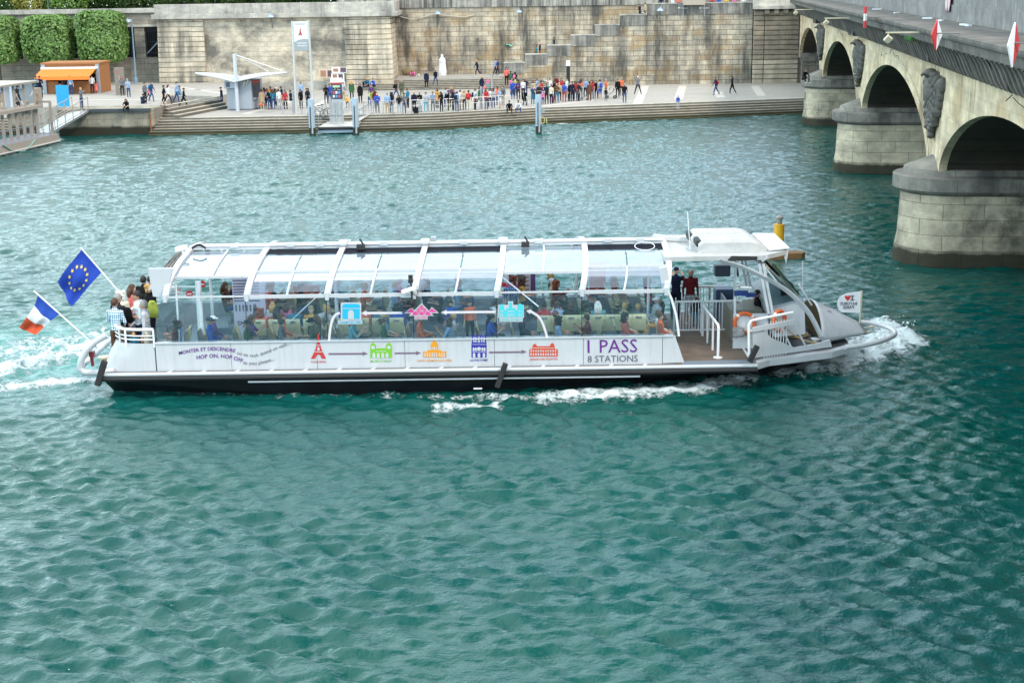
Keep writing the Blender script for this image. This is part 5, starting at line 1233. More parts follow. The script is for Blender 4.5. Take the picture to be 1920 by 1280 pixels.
M_eu = mat('flag_blue', (.008, .045, .36), .8, var=.1); M_star = mat('star_yellow', (.80, .62, .06), .7); M_pole = mat('pole_white', (.7, .7, .68), .4)
pb = bpt(231, 550, YC-.9); root = thing('star_flag', tuple(pb), 'blue flag with a circle of yellow stars on a slanted white pole at the stern', 'flag', 'flags at the stern')
m = MB(); m.tube([bpt(231, 556, YC-.9), bpt(151, 464, YC-.9)], .026, 7); m.build('flag_pole', M_pole, root, smooth=True)
f = flag_patch([(154, 467), (190, 511), (135, 573), (107, 527)], 20, 16, YC-.92, .09, None)
f0 = f
def f(u, v, f0=f0): return f0(u, v)+Vector((-.0, 0, -.10*math.sin(math.pi*v)*u))
flag_mesh(f, 24, 18, 'flag_cloth', [M_eu], root)
m = MB()
for k in range(12):
    a = 2*math.pi*k/12; cu_, cv_ = .50+.27*math.cos(a), .5+.32*math.sin(a); pts = []
    for j in range(10):
        r = .052 if j % 2 == 0 else .022; b_ = j*math.pi/5+.6; pts.append(f(cu_+r*math.cos(b_)*.95, cv_+r*math.sin(b_)*1.15)+Vector((0, -.02, 0)))
    m.add(pts, [tuple(range(10))])
m.build('stars', M_star, root, fixn=False)
pb = bpt(180, 650, YP+.15); root = thing('tricolour_flag', tuple(pb), 'blue, white and red flag drooping from a slanted white pole at the stern', 'flag', 'flags at the stern')
m = MB(); m.tube([bpt(183, 652, YP+.15), bpt(63, 545, YP+.15)], .026, 7); m.build('flag_pole', M_pole, root, smooth=True)
M_fb = mat('stripe_blue', (.012, .06, .36), .8, var=.1); M_fw = mat('stripe_white', (.74, .75, .78), .8, var=.06); M_fr = mat('stripe_red', (.62, .085, .03), .8, var=.1)
f = flag_patch([(71, 552), (112, 588), (67, 630), (35, 612)], 20, 16, YP+.13, .07, None); f1 = f
def f(u, v, f1=f1): return f1(u, v)+Vector((.10*math.sin(math.pi*u)*(1-v), 0, -.06*math.sin(math.pi*v*1.5)*u))
for nm, u0, u1, mt in (('blue_stripe', 0, .36, M_fb), ('white_stripe', .36, .68, M_fw), ('red_stripe', .68, 1, M_fr)):
    flag_mesh(lambda u, v: f(u0+(u1-u0)*u, v), 10, 18, nm, [mt], root)
# bow pennant, seen from behind : the words read mirrored
pb = bpt(1613, 607, 42.9); root = thing('bow_flag', tuple(pb), 'small white flag with a red heart and mirrored words on the bow pole', 'flag')
m = MB(); m.tube([bpt(1612, 608, 42.9), bpt(1616, 545, 42.9)], .03, 7); m.build('flag_pole', M_cream, root, smooth=True)
YW = 42.9; pp = [(1614.5, 546), (1590, 549), (1577, 554), (1571, 562), (1569.5, 572), (1573, 581), (1578, 585.5), (1612, 586.5)]
m = MB(); 
for i in range(1, len(pp)-1): pass
m.prism([bpt(x, y, YW) for x, y in pp], (0, .012, 0)); cl = m.build('flag_cloth', M_fw, root)
h = [(1589.5-5.6*(16*math.sin(a)**3)/16, 558.5-5.4*(13*math.cos(a)-5*math.cos(2*a)-2*math.cos(3*a)-math.cos(4*a))/14) for a in np.linspace(0, 2*math.pi, 25)[:-1]]
m = MB(); m.prism([bpt(x, y, YW-.012) for x, y in h], (0, .006, 0)); m.build('heart', mat('heart_red', (.65, .03, .03), .6), root)
m = MB()
for q in ([(1594.5, 554), (1601.5, 554), (1601.5, 556), (1594.5, 556)], [(1594.5, 561.5), (1601.5, 561.5), (1601.5, 563.5), (1594.5, 563.5)], [(1597, 555.5), (1599.2, 555.5), (1599.2, 562), (1597, 562)]): m.prism([bpt(x, y, YW-.012) for x, y in q], (0, .006, 0))
m.build('letter', M_ink, root)
lettering('BATOBUS', [(1575.5, 571.6), (1607, 571.6)], YW, M_ink, 'lettering', root, bold=.03, flip=True)
lettering('PARIS', [(1581, 579), (1601.5, 578.5)], YW, M_ink, 'lettering', root, bold=.03, flip=True)
# ------------------------------------------------------------------ things on the far bank
M_post = mat('mooring_blue_grey', (.36, .46, .56), .5, var=.15, dirt=.35); M_rust = mat('rust', (.28, .10, .035), .8); M_conc = mat('pale_concrete', (.50, .49, .46), .85, dirt=.3)
M_algae = mat('algae_dark', (.03, .03, .015), .9)
def mooring_post(px, py, ptop, wpx, label):
    c = atz(px, py, .0); Y = c[1]; w = (X_(px+wpx/2, py, Y)-X_(px-wpx/2, py, Y))/2; zt = zy(px, ptop, Y)
    root = thing('mooring_post', (c[0], Y, 0), label, 'mooring post', 'mooring posts')
    m = MB(); m.lathe([(w, .55), (w, zt-.05), (w*.94, zt)], (c[0], Y, 0), 18); m.build('post', M_post, root, smooth=True)
    m = MB(); m.lathe([(w*1.005, -.8), (w*1.005, .56)], (c[0], Y, 0), 18); m.build('algae_band', M_algae, root, smooth=True)
    m = MB(); m.box(c[0]-w*.35, c[0]-w*.05, Y-w*1.22, Y-w*.8, .2, zt-.6); m.build('rubbing_bar', mat('black_rubber_bar', (.03, .03, .035), .7), root)
    m = MB(); m.box(c[0]-w*.1, c[0]+w*.45, Y-w*1.15, Y-w*.8, .1, zt-.45); m.build('guide_rail', M_steel, root)
    return root
mooring_post(586, 253, 186, 12, 'blue-grey mooring post at the left corner of the small landing stage')
mooring_post(668, 252, 184, 12, 'blue-grey mooring post at the right corner of the small landing stage')
r_ = mooring_post(1010, 250, 178, 11.5, 'weathered mooring post standing alone in the water before the quay steps')
m = MB(); c = bpt(1017, 226, r_.location.y-.3); m.tube([c+Vector((.18*math.cos(a), 0, .25*math.sin(a))) for a in np.linspace(0, 6.28, 12)[:-1]], .04, 5, closed=True); m.tube([c+Vector((.3, 0, .2)), c+Vector((.35, 0, -.25))], .04, 5); m.build('hanging_rope', mat('rope_yellow', (.55, .48, .25), .8), r_)
m = MB(); c = bpt(1018, 208, r_.location.y-.1); m.box(c.x-.1, c.x+.14, c.y, c.y+.2, c.z-.15, c.z+.15); m.build('small_box', M_galv, r_)
# landing stage between the posts
a = atz(597, 241, .45); b_ = atz(662, 241, .45); Yj = a[1]; Yb_ = atz(640, 212, QZ)[1]
js = thing('landing_stage', ((a[0]+b_[0])/2, Yj, 0), 'small floating landing stage with a ramp and railings between two blue-grey posts', 'landing stage')
m = MB(); m.prism([(a[0], Yj, .38), (b_[0], Yj, .38), (b_[0]+.3, Yj+3.2, .52), (a[0]+.4, Yj+3.2, .52)], (0, 0, .18)); m.build('platform', M_conc, js)
m = MB(); m.box(a[0]-.05, b_[0]+.05, Yj-.12, Yj+.1, .1, .36); m.build('front_beam', M_post, js)
m = MB(); m.tube([(a[0]-.02, Yj-.15, .45), (b_[0]+.02, Yj-.15, .45)], .12, 8); m.build('rubber_roll', M_rub, js)
x0, x1 = X_(619, 210, Yj+1.5), X_(643, 210, Yj+1.5)
m = MB(); m.box(x0, x1, Yj+1.5, Yj+1.56, .75, zy(630, 191, Yj+1.5)); gp = m.build('gate_panel', mat('panel_grey', (.40, .41, .41), .5, dirt=.2), js)
m = MB()
for q in (0, .5, 1): m.box(x0+(x1-x0)*q-.04, x0+(x1-x0)*q+.04, Yj+1.42, Yj+1.5, .55, zy(630, 191, Yj+1.5))
m.box(x0, x1, Yj+1.43, Yj+1.49, 1.35, 1.41); m.build('panel_frame', M_galv, gp)
railing('ramp_railing', (atz(664, 233, .5), atz(697, 214, QZ)), .95, 6, .035, 12, par=js, mt=M_galv)
railing('ramp_railing', (atz(645, 226, .5), atz(664, 206, QZ)), .95, 4, .035, 8, par=js, mt=M_galv)
railing('stage_railing', (atz(598, 238, .5), atz(610, 222, QZ*.7)), .95, 3, .035, par=js, mt=M_galv)
m = MB(); p0, p1, p2, p3 = atz(646, 231, .55), atz(662, 235, .55), atz(694, 215, QZ), atz(668, 208, QZ); m.prism([p0, p1, p2, p3], (0, 0, .06)); m.build('ramp', M_conc, js)
# information column
Yt = Yj+2.6; x0, x1 = X_(622, 185, Yt), X_(641, 185, Yt)
it = thing('information_column', ((x0+x1)/2, Yt, .5), 'information column with a white and red head and a map panel on the landing stage', 'information column')
zz = [zy(631, p, Yt) for p in (228, 192, 186, 158, 155, 147)]
m = MB(); m.box(x0+.05, x1-.05, Yt, Yt+.35, .5, zz[2]); m.build('base', M_steel, it)
m = MB(); m.box(x0, x1, Yt-.02, Yt+.37, zz[2], zz[3]); m.build('display_case', mat('case_navy', (.03, .045, .09), .4), it)
m = MB(); m.box(x0-.05, x1+.05, Yt-.05, Yt+.4, zz[4], zz[5]); m.build('white_head', M_white, it)
m = MB(); m.box(x0-.05, x1+.05, Yt-.055, Yt+.4, zz[3], zz[4]-.004); m.build('red_band', M_red, it)
m = MB(); m.box(x0+.12, x1-.12, Yt-.03, Yt-.021, zz[2]+1.05*(zz[3]-zz[2])*.6, zz[3]-.08); m.build('map_sheet', mat('map_green', (.42, .55, .38), .6, var=.4, scale=5), it)
m = MB(); rr = random.Random(4)
for i in range(3):
    for j in range(3): x = x0+.1+(x1-x0-.15)*i/3; z = zz[2]+.12+.3*j; m.box(x, x+.16, Yt-.03, Yt-.021, z, z+.2, (i+j*2) % 3)
m.build('leaflet_sheet', [mat('sheet_white', (.7, .7, .72), .6), mat('sheet_blue', (.15, .3, .55), .6), mat('sheet_red', (.5, .1, .1), .6)], it)
# big banner on two poles
pl0, pl1 = atz(556, 216, QZ), atz(588, 216, QZ); Yp = pl0[1]
bt = thing('banner_stand', (pl0[0], Yp, QZ), 'tall white and grey banner with a red tower held between two slim poles', 'banner')
for a, b in (((556, 216), (548, 40)), ((588.5, 190), (578, 38))):
    m = MB(); m.tube([bpt(*a, Yp) if a[0] < 570 else bpt(588.5, 214, Yp), bpt(*b, Yp)], .095, 10); m.build('pole', mat('pole_pale_grey', (.55, .56, .55), .4, .2), bt, smooth=True)
m = MB(); q = [bpt(x, y, Yp-.02) for x, y in ((549.5, 41), (577, 40), (579, 95), (552, 96))]; m.prism(q, (0, .05, 0)); bs_ = m.build('banner_sheet', M_whitem, bt)
m = MB(); q = [bpt(x, y, Yp-.03) for x, y in ((551.3, 80), (560, 75), (570, 73), (578, 74), (579, 95), (552, 96))]; m.prism(q, (0, .008, 0)); m.build('grey_field', mat('banner_grey', (.33, .36, .38), .7), bs_)
m = MB(); q = [(562.5, 53), (563.5, 53), (564.5, 61), (567, 67), (564.5, 67), (563, 65), (561.5, 67), (559, 67), (561.5, 61)]; m.prism([bpt(x, y, Yp-.035) for x, y in q], (0, .008, 0)); m.build('red_tower', M_red, bs_)
m = MB(); rr = random.Random(3)
for r0, y in ((0, 82), (1, 87)):
    for k in range(5): x = 557+k*3.6+r0; a = bpt(x, y, Yp-.036); m.box(a.x, a.x+.12+.06*rr.random(), a.y, a.y+.004, a.z, a.z+.06)
for k in range(6): a = bpt(553+k*3.2, 46, Yp-.036); m.box(a.x, a.x+.13, a.y, a.y+.004, a.z, a.z+.04, 1)
m.build('small_print', [M_whitem, M_gry], bs_)
# ticket kiosk with wing canopy
Yk = atz(460, 207, QZ)[1]; k0, k1, k2 = X_(427, 207, Yk), X_(473, 207, Yk), X_(489, 203, Yk+1.6); kz0, kz1 = QZ, zy(450, 151, Yk)
kt = thing('ticket_kiosk', ((k0+k1)/2, Yk+1.2, QZ), 'grey ticket kiosk under a white wing canopy hung from a mast', 'kiosk')
M_kio = mat('kiosk_grey', (.34, .38, .43), .45, .2)
m = MB(); m.prism([(k0, Yk, kz0+.12), (k1, Yk, kz0+.12), (k2, Yk+1.6, kz0+.12), (k2, Yk+3, kz0+.12), (k0+.1, Yk+3, kz0+.12)], (0, 0, kz1-kz0-.12)); m.build('cabin', M_kio, kt)
m = MB(); m.prism([(k0+.1, Yk-.06, kz0), (k1+.03, Yk-.06, kz0), (k2+.05, Yk+1.6, kz0), (k2, Yk+3, kz0), (k0+.1, Yk+3, kz0)], (0, 0, .12)); m.build('plinth', mat('plinth_dark', (.13, .15, .18), .6), kt)
m = MB(); a, b_ = bpt(421, 166, Yk-.3), bpt(440, 152, Yk-.3); m.box(a.x, b_.x, Yk-.45, Yk, a.z, b_.z); ac = m.build('cooling_unit', M_kio, kt, bev=.02)
m = MB(); m.box(a.x+.15, a.x+.5, Yk-.458, Yk-.451, a.z+.1, b_.z-.1); m.build('fan_grille', mat('fan_dark', (.08, .09, .10), .6), ac)
dv = Vector((k2-k1, 1.6, 0)).normalized(); nv = Vector((dv.y, -dv.x, 0))*.02
m = MB(); c0 = Vector((k1, Yk, 0))+dv*.25; c1 = Vector((k1, Yk, 0))+dv*1.7
m.prism([c0+nv+Vector((0, 0, kz0+1.05)), c1+nv+Vector((0, 0, kz0+1.05)), c1+nv+Vector((0, 0, kz1-.35)), c0+nv+Vector((0, 0, kz1-.35))], nv); m.build('service_window', mat('window_dark', (.05, .06, .07), .15), kt)
m = MB(); m.prism([c0+nv+Vector((0, 0, kz1-.33)), c1+nv+Vector((0, 0, kz1-.33)), c1+nv+Vector((0, 0, kz1-.02)), c0+nv+Vector((0, 0, kz1-.02))], nv*1.5); m.build('red_sign', mat('sign_dull_red', (.33, .06, .05), .6), kt)
m = MB(); m.prism([c0+nv+Vector((0, 0, kz0+.95)), c1+nv+Vector((0, 0, kz0+.95)), c1+nv*12+Vector((0, 0, kz0+.95)), c0+nv*12+Vector((0, 0, kz0+.95))], (0, 0, .06)); m.build('counter', M_steel, kt)
m = MB(); xm = X_(446, 208, Yk-.5); zm = zy(444, 101, Yk-.5); m.lathe([(.16, QZ), (.16, zm)], (xm, Yk-.5, 0), 12); m.build('mast', mat('mast_grey', (.55, .60, .66), .35, .2), kt, smooth=True)
zc = zy(450, 149, Yk+.8)
M_wing = mat('wing_white', (.46, .48, .52), .6)
for nm, ex, ey in (('wing', X_(366, 138, Yk+.8), zy(366, 137, Yk+.8)), ('wing', X_(541, 137, Yk+.8), zy(541, 138, Yk+.8))):
    m = MB(); rows = []; x0 = xm+.1
    for q in np.linspace(0, 1, 9):
        x = x0+(ex-x0)*q; z = zc+(ey-zc)*q+.10*math.sin(q*math.pi); w = 1.7*(1-q)**.5+.15
        rows.append([(x, Yk+.8+w*s_, z+.06*(1-s_*s_)+.12*s_*(1-q)) for s_ in np.linspace(-1, 1, 9)])
    m.grid(rows); o = m.build(nm, M_wing, kt, smooth=True, fixn=False); sm_ = o.modifiers.new('s', 'SOLIDIFY'); sm_.thickness = .1
for ex in (504, 528):
    m = MB(); m.tube([(xm, Yk-.5, zm-.05), bpt(ex, 134 if ex < 510 else 133, Yk+.6)], .03, 6); m.build('stay_cable', M_white, kt)
m = MB(); c = bpt(458, 155, Yk-.1)
for i in range(5): m.ell(c+Vector((R.gauss(0, .25), -.1, R.gauss(0, .15))), (.09, .08, .12), 6)
m.tube([bpt(451, 163, Yk-.08), bpt(456, 169, Yk-.08), bpt(461, 165, Yk-.08), bpt(464, 155, Yk-.08)], .02, 5); m.build('spotlights', mat('spot_pale', (.55, .58, .5), .5), kt)
# orange kiosk
Yo = atz(140, 175.5, UZ)[1]; o0, o1, o2 = X_(83, 176, Yo), X_(190, 176, Yo), X_(209, 172, Yo+3.4); oz1 = zy(190, 120, Yo); oz = UZ
ot = thing('snack_kiosk', ((o0+o1)/2, Yo+1.5, UZ), 'wood-clad snack kiosk with an orange awning and an open counter on the upper quay', 'kiosk')
wm_ = bpy.data.materials.new('wood_slats'); t = T(wm_); g = t.n('NewGeometry').outputs['Position']; zs_ = t.n('SeparateXYZ', {0: g}).outputs[2]
lnz = t.math('LESS_THAN', t.math('FRACT', t.math('MULTIPLY', zs_, 8.)), .14); cw = t.mix(t.noise(t.n('Mapping', {'Vector': g, 'Scale': (.8, .8, 9)}).outputs[0], 2., 4), (.42, .17, .05, 1), (.30, .12, .035, 1)); cw = t.mix(lnz, cw, (.12, .05, .02, 1))
t.done(t.n('BsdfPrincipled', {'Base Color': cw, 'Roughness': .6}).outputs[0])
m = MB(); m.prism([(o1, Yo, oz), (o2+.0, Yo+3.4, oz), (o2-.15, Yo+3.42, oz), (o1-.15, Yo+.02, oz)], (0, 0, oz1-oz)); m.build('side_wall', wm_, ot)
m = MB(); m.box(o0, o0+.15, Yo, Yo+3.4, oz, oz1); m.box(o0, o2-.2, Yo+3.25, Yo+3.4, oz, oz1); m.build('back_wall', mat('inner_dark', (.035, .04, .045), .7), ot)
m = MB(); m.box(o0+.1, o1-.2, Yo+.08, Yo+.9, oz, oz+1.12); m.build('counter', wm_, ot)
m = MB(); m.box(o0-.1, o1+.1, Yo-.1, Yo+3.6, oz1, oz1+.16); m.box(o0-.02, o1-.25, Yo+.0, Yo+.12, oz1-.40, oz1); m.build('roof', wm_, ot)
for x in (o0-.06, o1-.35): 
    m = MB(); m.box(x, x+.35, Yo-.06, Yo+.07, oz, oz1); m.build('corner_post', mat('kiosk_post', (.34, .37, .40), .4, .4), ot)
m = MB(); m.box(o0-.05, o1-.1, Yo-.25, Yo-.08, oz1-.42, oz1-.24); m.build('awning_case', M_white, ot)
m = MB(); ax0 = X_(73, 137, Yo-1.8); m.prism([(o0, Yo-.2, oz1-.45), (o1-.25, Yo-.2, oz1-.45), (o1-.45, Yo-1.8, oz1-1.05), (o0-.2, Yo-1.8, oz1-1.05)], (0, 0, .04)); m.prism([(o0-.2, Yo-1.8, oz1-1.05), (o1-.45, Yo-1.8, oz1-1.05), (o1-.45, Yo-1.82, oz1-1.32), (o0-.2, Yo-1.82, oz1-1.32)], (0, -.02, 0)); m.build('awning', mat('awning_orange', (.78, .19, .02), .7, var=.06), ot)
m = MB(); rr = random.Random(9)
for i in range(46):
    x = o0+.5+(o1-o0-1.2)*rr.random(); z = oz+1.15+rr.choice([0, .02, .55, .57])+.0; m.box(x, x+.12+.12*rr.random(), Yo+.9+1.2*rr.random(), Yo+2.3, z, z+.18+.25*rr.random(), rr.randrange(5))
m.build('goods', [mat('goods_red', (.5, .03, .03), .5), mat('goods_yellow', (.6, .45, .04), .5), mat('goods_white', (.55, .55, .55), .5), mat('goods_blue', (.03, .15, .45), .5), mat('goods_black', (.03, .03, .03), .5)], ot)
def board(name, px, py, w, h, Y, mt, label, cat, lean=.1, marks=None, z=None):
    c = bpt(px, py, Y); m = MB(); m.prism([(c.x-w/2, Y, c.z), (c.x+w/2, Y, c.z), (c.x+w/2, Y+lean, c.z+h), (c.x-w/2, Y+lean, c.z+h)], (0, .05, 0))
    o = m.build(name, mt, org=(c.x, Y, c.z)); tag(o, label, cat)
    if marks:
        m = MB()
        for i, (u, v, uu, vv) in enumerate(marks): m.prism([(c.x-w/2+w*u, Y-.006+lean*v, c.z+h*v), (c.x-w/2+w*uu, Y-.006+lean*v, c.z+h*v), (c.x-w/2+w*uu, Y-.006+lean*vv, c.z+h*vv), (c.x-w/2+w*u, Y-.006+lean*vv, c.z+h*vv)], (0, .003, 0), i % 2)
        m.build('printed_picture', [mat('picture_brown', (.35, .17, .10), .6, var=.4), mat('picture_dark', (.10, .06, .08), .6, var=.4)], o)
    return o
Ys = atz(601, 167, QZ)[1]
board('menu_board', 82, 175, .85, 1.5, atz(82, 175, UZ)[1], M_whitem, 'white menu board standing left of the orange kiosk', 'board', .15, [(.15, .6, .85, .85), (.15, .2, .85, .5)])
board('blue_panel', 119, 200, 1.05, 1.75, atz(119, 200, UZ)[1], mat('panel_blue', (.02, .34, .66), .5, var=.08), 'bright blue free-standing panel before the orange kiosk', 'panel', .05, None)
board('picture_board', 599, 166, .95, 1.5, Ys, M_whitem, 'white picture board leaning at the foot of the bastion, by the blue jacket', 'board', .25, [(.3, .45, .7, .7)])
board('poster_panel', 613, 146, 1.6, .9, WF-.75, mat('poster_cream', (.55, .46, .36), .6, var=.2), 'cream poster panel with reddish pictures on the bastion wall', 'poster', .0, [(.1, .1, .45, .8), (.55, .1, .9, .8)])
board('white_poster', 636, 137, 1.5, .55, WF-1.4, M_whitem, 'white poster with two dark pictures held above the souvenir stand', 'poster', .0, [(.1, .2, .45, .8), (.58, .1, .97, .95)])
board('white_poster', 634, 160, 1.3, 1.2, WF-1.3, M_whitem, 'white poster below the one with two dark pictures', 'poster', .0, [(.1, .4, .45, .9), (.55, .5, .9, .9)])
# totem, lamp posts, marker post, wall lamps
c = atz(226, 178.5, UZ); m = MB(); w_ = .42; zt_ = zy(226, 127, c[1]); root = thing('stone_totem', c, 'brown stone-like totem with a small emblem beside the orange kiosk', 'totem')
m.box(c[0]-w_, c[0]+w_, c[1], c[1]+.35, UZ, zt_); m.build('slab', mat('totem_brown', (.21, .18, .15), .7, var=.2), root, bev=.02)
m = MB(); m.tube([(c[0]-.1+.14*math.cos(a), c[1]-.01, zt_-.38+.14*math.sin(a)) for a in np.linspace(0, 6.28, 14)[:-1]], .02, 5, closed=True); m.build('emblem', mat('emblem_red', (.5, .12, .08), .6), root)
m = MB()
for k in range(7): m.box(c[0]-.05, c[0]+.05, c[1]-.006, c[1]-.001, zt_-.8-.16*k, zt_-.74-.16*k)
m.build('printed_words', mat('emblem_pale', (.5, .45, .4), .6), root)
c = atz(237.5, 150, UZ); m = MB(); m.box(c[0]-.28, c[0]+.28, c[1]-2, c[1]-1.7, UZ, zy(237, 116, c[1]-2)); tag(m.build('grey_column', M_steel), 'tall grey steel column behind the brown totem', 'column')
def lamp_post(bx, by, tx, ty, label, Z=UZ):
    c = atz(bx, by, Z); Y = c[1]; root = thing('lamp_post', c, label, 'lamp post', 'blue-grey lamp posts')
    top = bpt(tx, ty, Y); m = MB(); m.tube([c, Vector(c)*.5+top*.5, top], [.13, .10, .07], 10); m.build('pole', M_lampblue, root, smooth=True)
    m = MB(); m.lathe([(.22, 0), (.22, .5), (.14, .6)], c, 10); m.build('base', M_lampblue, root)
    m = MB(); l = top+Vector((-.35, -.1, .05)); m.tube([top, top+Vector((-.2, -.05, .1)), l], .05, 6); m.lathe([(.36, -.16), (.33, -.08), (.12, .08), (.05, .16)], l, 14); m.build('lamp_head', mat('lamp_shade', (.33, .42, .50), .4, .3), root, smooth=True)
lamp_post(255, 157, 246.5, 39, 'tall blue-grey lamp post right of the clipped trees, near the brown totem'); lamp_post(54, 150, 47.5, 46, 'tall blue-grey lamp post between the two left clipped trees')
m = MB(); c = Vector(bpt(92, 30, WF+4)); m.tube([c-Vector((0, 0, 6)), c+Vector((0, 0, 4))], .08, 8); tag(m.build('flag_staff', mat('staff_green', (.30, .42, .40), .5)), 'thin pale post rising among the bushes above the gated wall', 'post')
c = atz(1065.5, 150, QZ); Yq = WF-.9; x = X_(1065.5, 150, Yq); root = thing('marker_post', (x, Yq, QZ), 'black post with a white head standing before the stair wall', 'post')
m = MB(); m.box(x-.18, x+.18, Yq, Yq+.2, QZ, zy(1065, 124, Yq)); m.build('black_shaft', M_box, root); m = MB(); m.box(x-.2, x+.2, Yq-.02, Yq+.22, zy(1065, 124, Yq), zy(1065, 114, Yq)); m.build('white_head', M_white, root)
def wall_lamp(px, py, Y, label):
    c = bpt(px, py, Y-.55); root = thing('wall_lamp', tuple(c), label, 'wall lamp', 'round lamps on the embankment walls')
    m = MB(); m.lathe([(.36, -.1), (.34, 0), (.2, .13), (.06, .18), (.05, .34)], c, 14); m.build('lamp_shade', mat('lamp_shade', (.33, .42, .50), .4, .3), root, smooth=True)
    m = MB(); m.tube([c+Vector((0, 0, -.05)), c+Vector((0, .1, -.4)), c+Vector((0, .5, -.55)), c+Vector((0, .5, -1.2))], .045, 6); m.build('bracket', mat('bracket_dark', (.10, .12, .14), .5), root)
for px, py, Y, lb in ((508, 31, WF-.3, 'dome lamp on a bracket in the middle of the bastion wall'), (821, 25, WB, 'dome lamp on the river wall right of the bastion corner'), (973, 22, WB, 'dome lamp on the river wall above the first step of the stair wall'), (1238, 19, YS, 'dome lamp on the stair wall near its right end')): wall_lamp(px, py, Y, lb)
m = MB(); P = [(745, 29), (760, 34), (780, 35), (800, 31), (812, 27), (840, 30), (870, 32), (890, 28)]; m.tube([bpt(x, y, WB-.15) for x, y in smooth_path(P)], .045, 6); tag(m.build('wall_cable', mat('cable_pale', (.5, .48, .42), .7)), 'pale sagging cable fixed along the top of the river wall', 'cable')
m = MB(); a, b_ = bpt(947.5, 88, WB-.1), bpt(960.5, 81.5, WB-.1); m.box(a.x, b_.x, WB-.16, WB-.1, a.z, b_.z); o = m.build('exit_plate', mat('plate_green', (.01, .06, .04), .5)); tag(o, 'small dark green plate with pale lettering on the river wall', 'plate')
m = MB()
for k in range(4): m.box(a.x+.1+k*.22, a.x+.24+k*.22, WB-.166, WB-.161, (a.z+b_.z)/2+.02, b_.z-.05)
m.box(a.x+.45, a.x+.75, WB-.166, WB-.161, a.z+.05, (a.z+b_.z)/2-.02); m.build('lettering', mat('plate_pale', (.4, .6, .45), .6), o)
a, b_ = bpt(1281, 10, YS-.4), bpt(1322, -12, YS-.4); root = thing('sign_box', (a.x, YS-.3, a.z), 'blank brown sign box on two brackets over the stair wall', 'sign')
m = MB(); m.box(a.x, b_.x, YS-.6, YS-.25, a.z, b_.z); m.build('box', mat('sign_brown', (.40, .34, .28), .6), root)
for px in (1281, 1321):
    m = MB(); c = bpt(px, 14, YS-.3); m.tube([c+Vector((0, 0, .3)), c-Vector((0, 0, .9))], .05, 6); m.tube([c+Vector((-.45, 0, -.1)), c+Vector((.45, 0, -.1))], .05, 6); m.ell(c+Vector((-.45, -.1, -.1)), (.12, .12, .12), 7); m.build('bracket', mat('bracket_steel', (.35, .38, .4), .4, .4), root)
# white draped living statue on the landing
c = bpt(829.5, 134.5, 152.2); zl = LZ; m = MB(); cx_, cy_ = c.x, 152.2; m.lathe([(.42, 0), (.40, .15), (.46, .3), (.40, .9), (.36, 1.3), (.38, 1.55), (.30, 1.75), (.14, 1.9), (.16, 2.05), (.10, 2.2)], (cx_, cy_, zl), 10)
for i in range(14): a = i*.9; m.tube([(cx_+.36*math.cos(a), cy_+.36*math.sin(a), zl+.05), (cx_+.35*math.cos(a+.1), cy_+.35*math.sin(a+.1), zl+.8), (cx_+.30*math.cos(a+.25), cy_+.30*math.sin(a+.25), zl+1.6)], .06, 5)
m.ell((cx_, cy_-.25, zl+1.5), (.3, .2, .16), 8); m.ell((cx_, cy_-.04, zl+2.06), (.13, .15, .17), 8)
o = bpy.data.objects.new('draped_statue', remesh(m, .05, 2)); COL.objects.link(o); o.data.materials.clear(); o.data.materials.append(mat('statue_white', (.80, .80, .84), .7, var=.04)); tag(o, 'tall white draped statue-like figure alone on the stone landing', 'statue')
m = MB(); c = bpt(763, 131, WB-.5); m.ell((c.x, WB-.6, LZ+.35), (.6, .4, .42), 8); m.ell((c.x+.6, WB-.6, LZ+.15), (.5, .35, .25), 8); o = bpy.data.objects.new('rubble_heap', remesh(m, .08, 1)); COL.objects.link(o); o.data.materials.clear(); o.data.materials.append(mat('rubble', (.22, .17, .09), .9, var=.4)); tag(o, 'low brown heap of rubble in the corner beside the bastion', 'heap')
# quay railings
def quay_rail(p, q, n, label, r=.03):
    a, b = Vector(atz(*p, QZ)), Vector(atz(*q, QZ)); root = thing('quay_railing', tuple((a+b)/2), label, 'railing', 'steel railings along the quay edge')
    m = MB(); m.tube([a+Vector((0, 0, 1.05)), b+Vector((0, 0, 1.05))], r, 6); m.build('top_rail', M_galv, root); m = MB(); m.tube([a+Vector((0, 0, .6)), b+Vector((0, 0, .6))], r*.8, 6); m.build('middle_rail', M_galv, root)
    for i in range(n+1): c = a+(b-a)*i/n; m = MB(); m.tube([c, c+Vector((0, 0, 1.05))], r*1.15, 6); m.build('post', M_galv, root)
quay_rail((531, 214), (584, 214), 3, 'steel railing on the quay edge left of the landing stage'); quay_rail((682, 214), (756, 214), 4, 'steel railing right of the landing stage before the waiting queue'); quay_rail((772, 212), (852, 209), 5, 'steel railing before the middle of the waiting queue'); quay_rail((856, 209), (944, 203), 4, 'steel railing before the right end of the waiting queue')
for px, py in ((552, 214), (903, 205), (923, 176)):
    c = atz(px, py, QZ); m = MB(); m.lathe([(.09, 0), (.09, 1.5), (.11, 1.52), (.11, 1.9)], c, 8); tag(m.build('steel_bollard', M_galv), {552: 'slim steel post beside the left banner pole', 903: 'slim steel post on the quay edge beside the striped shirt', 923: 'slim steel post at the foot of the landing steps'}[px], 'post')
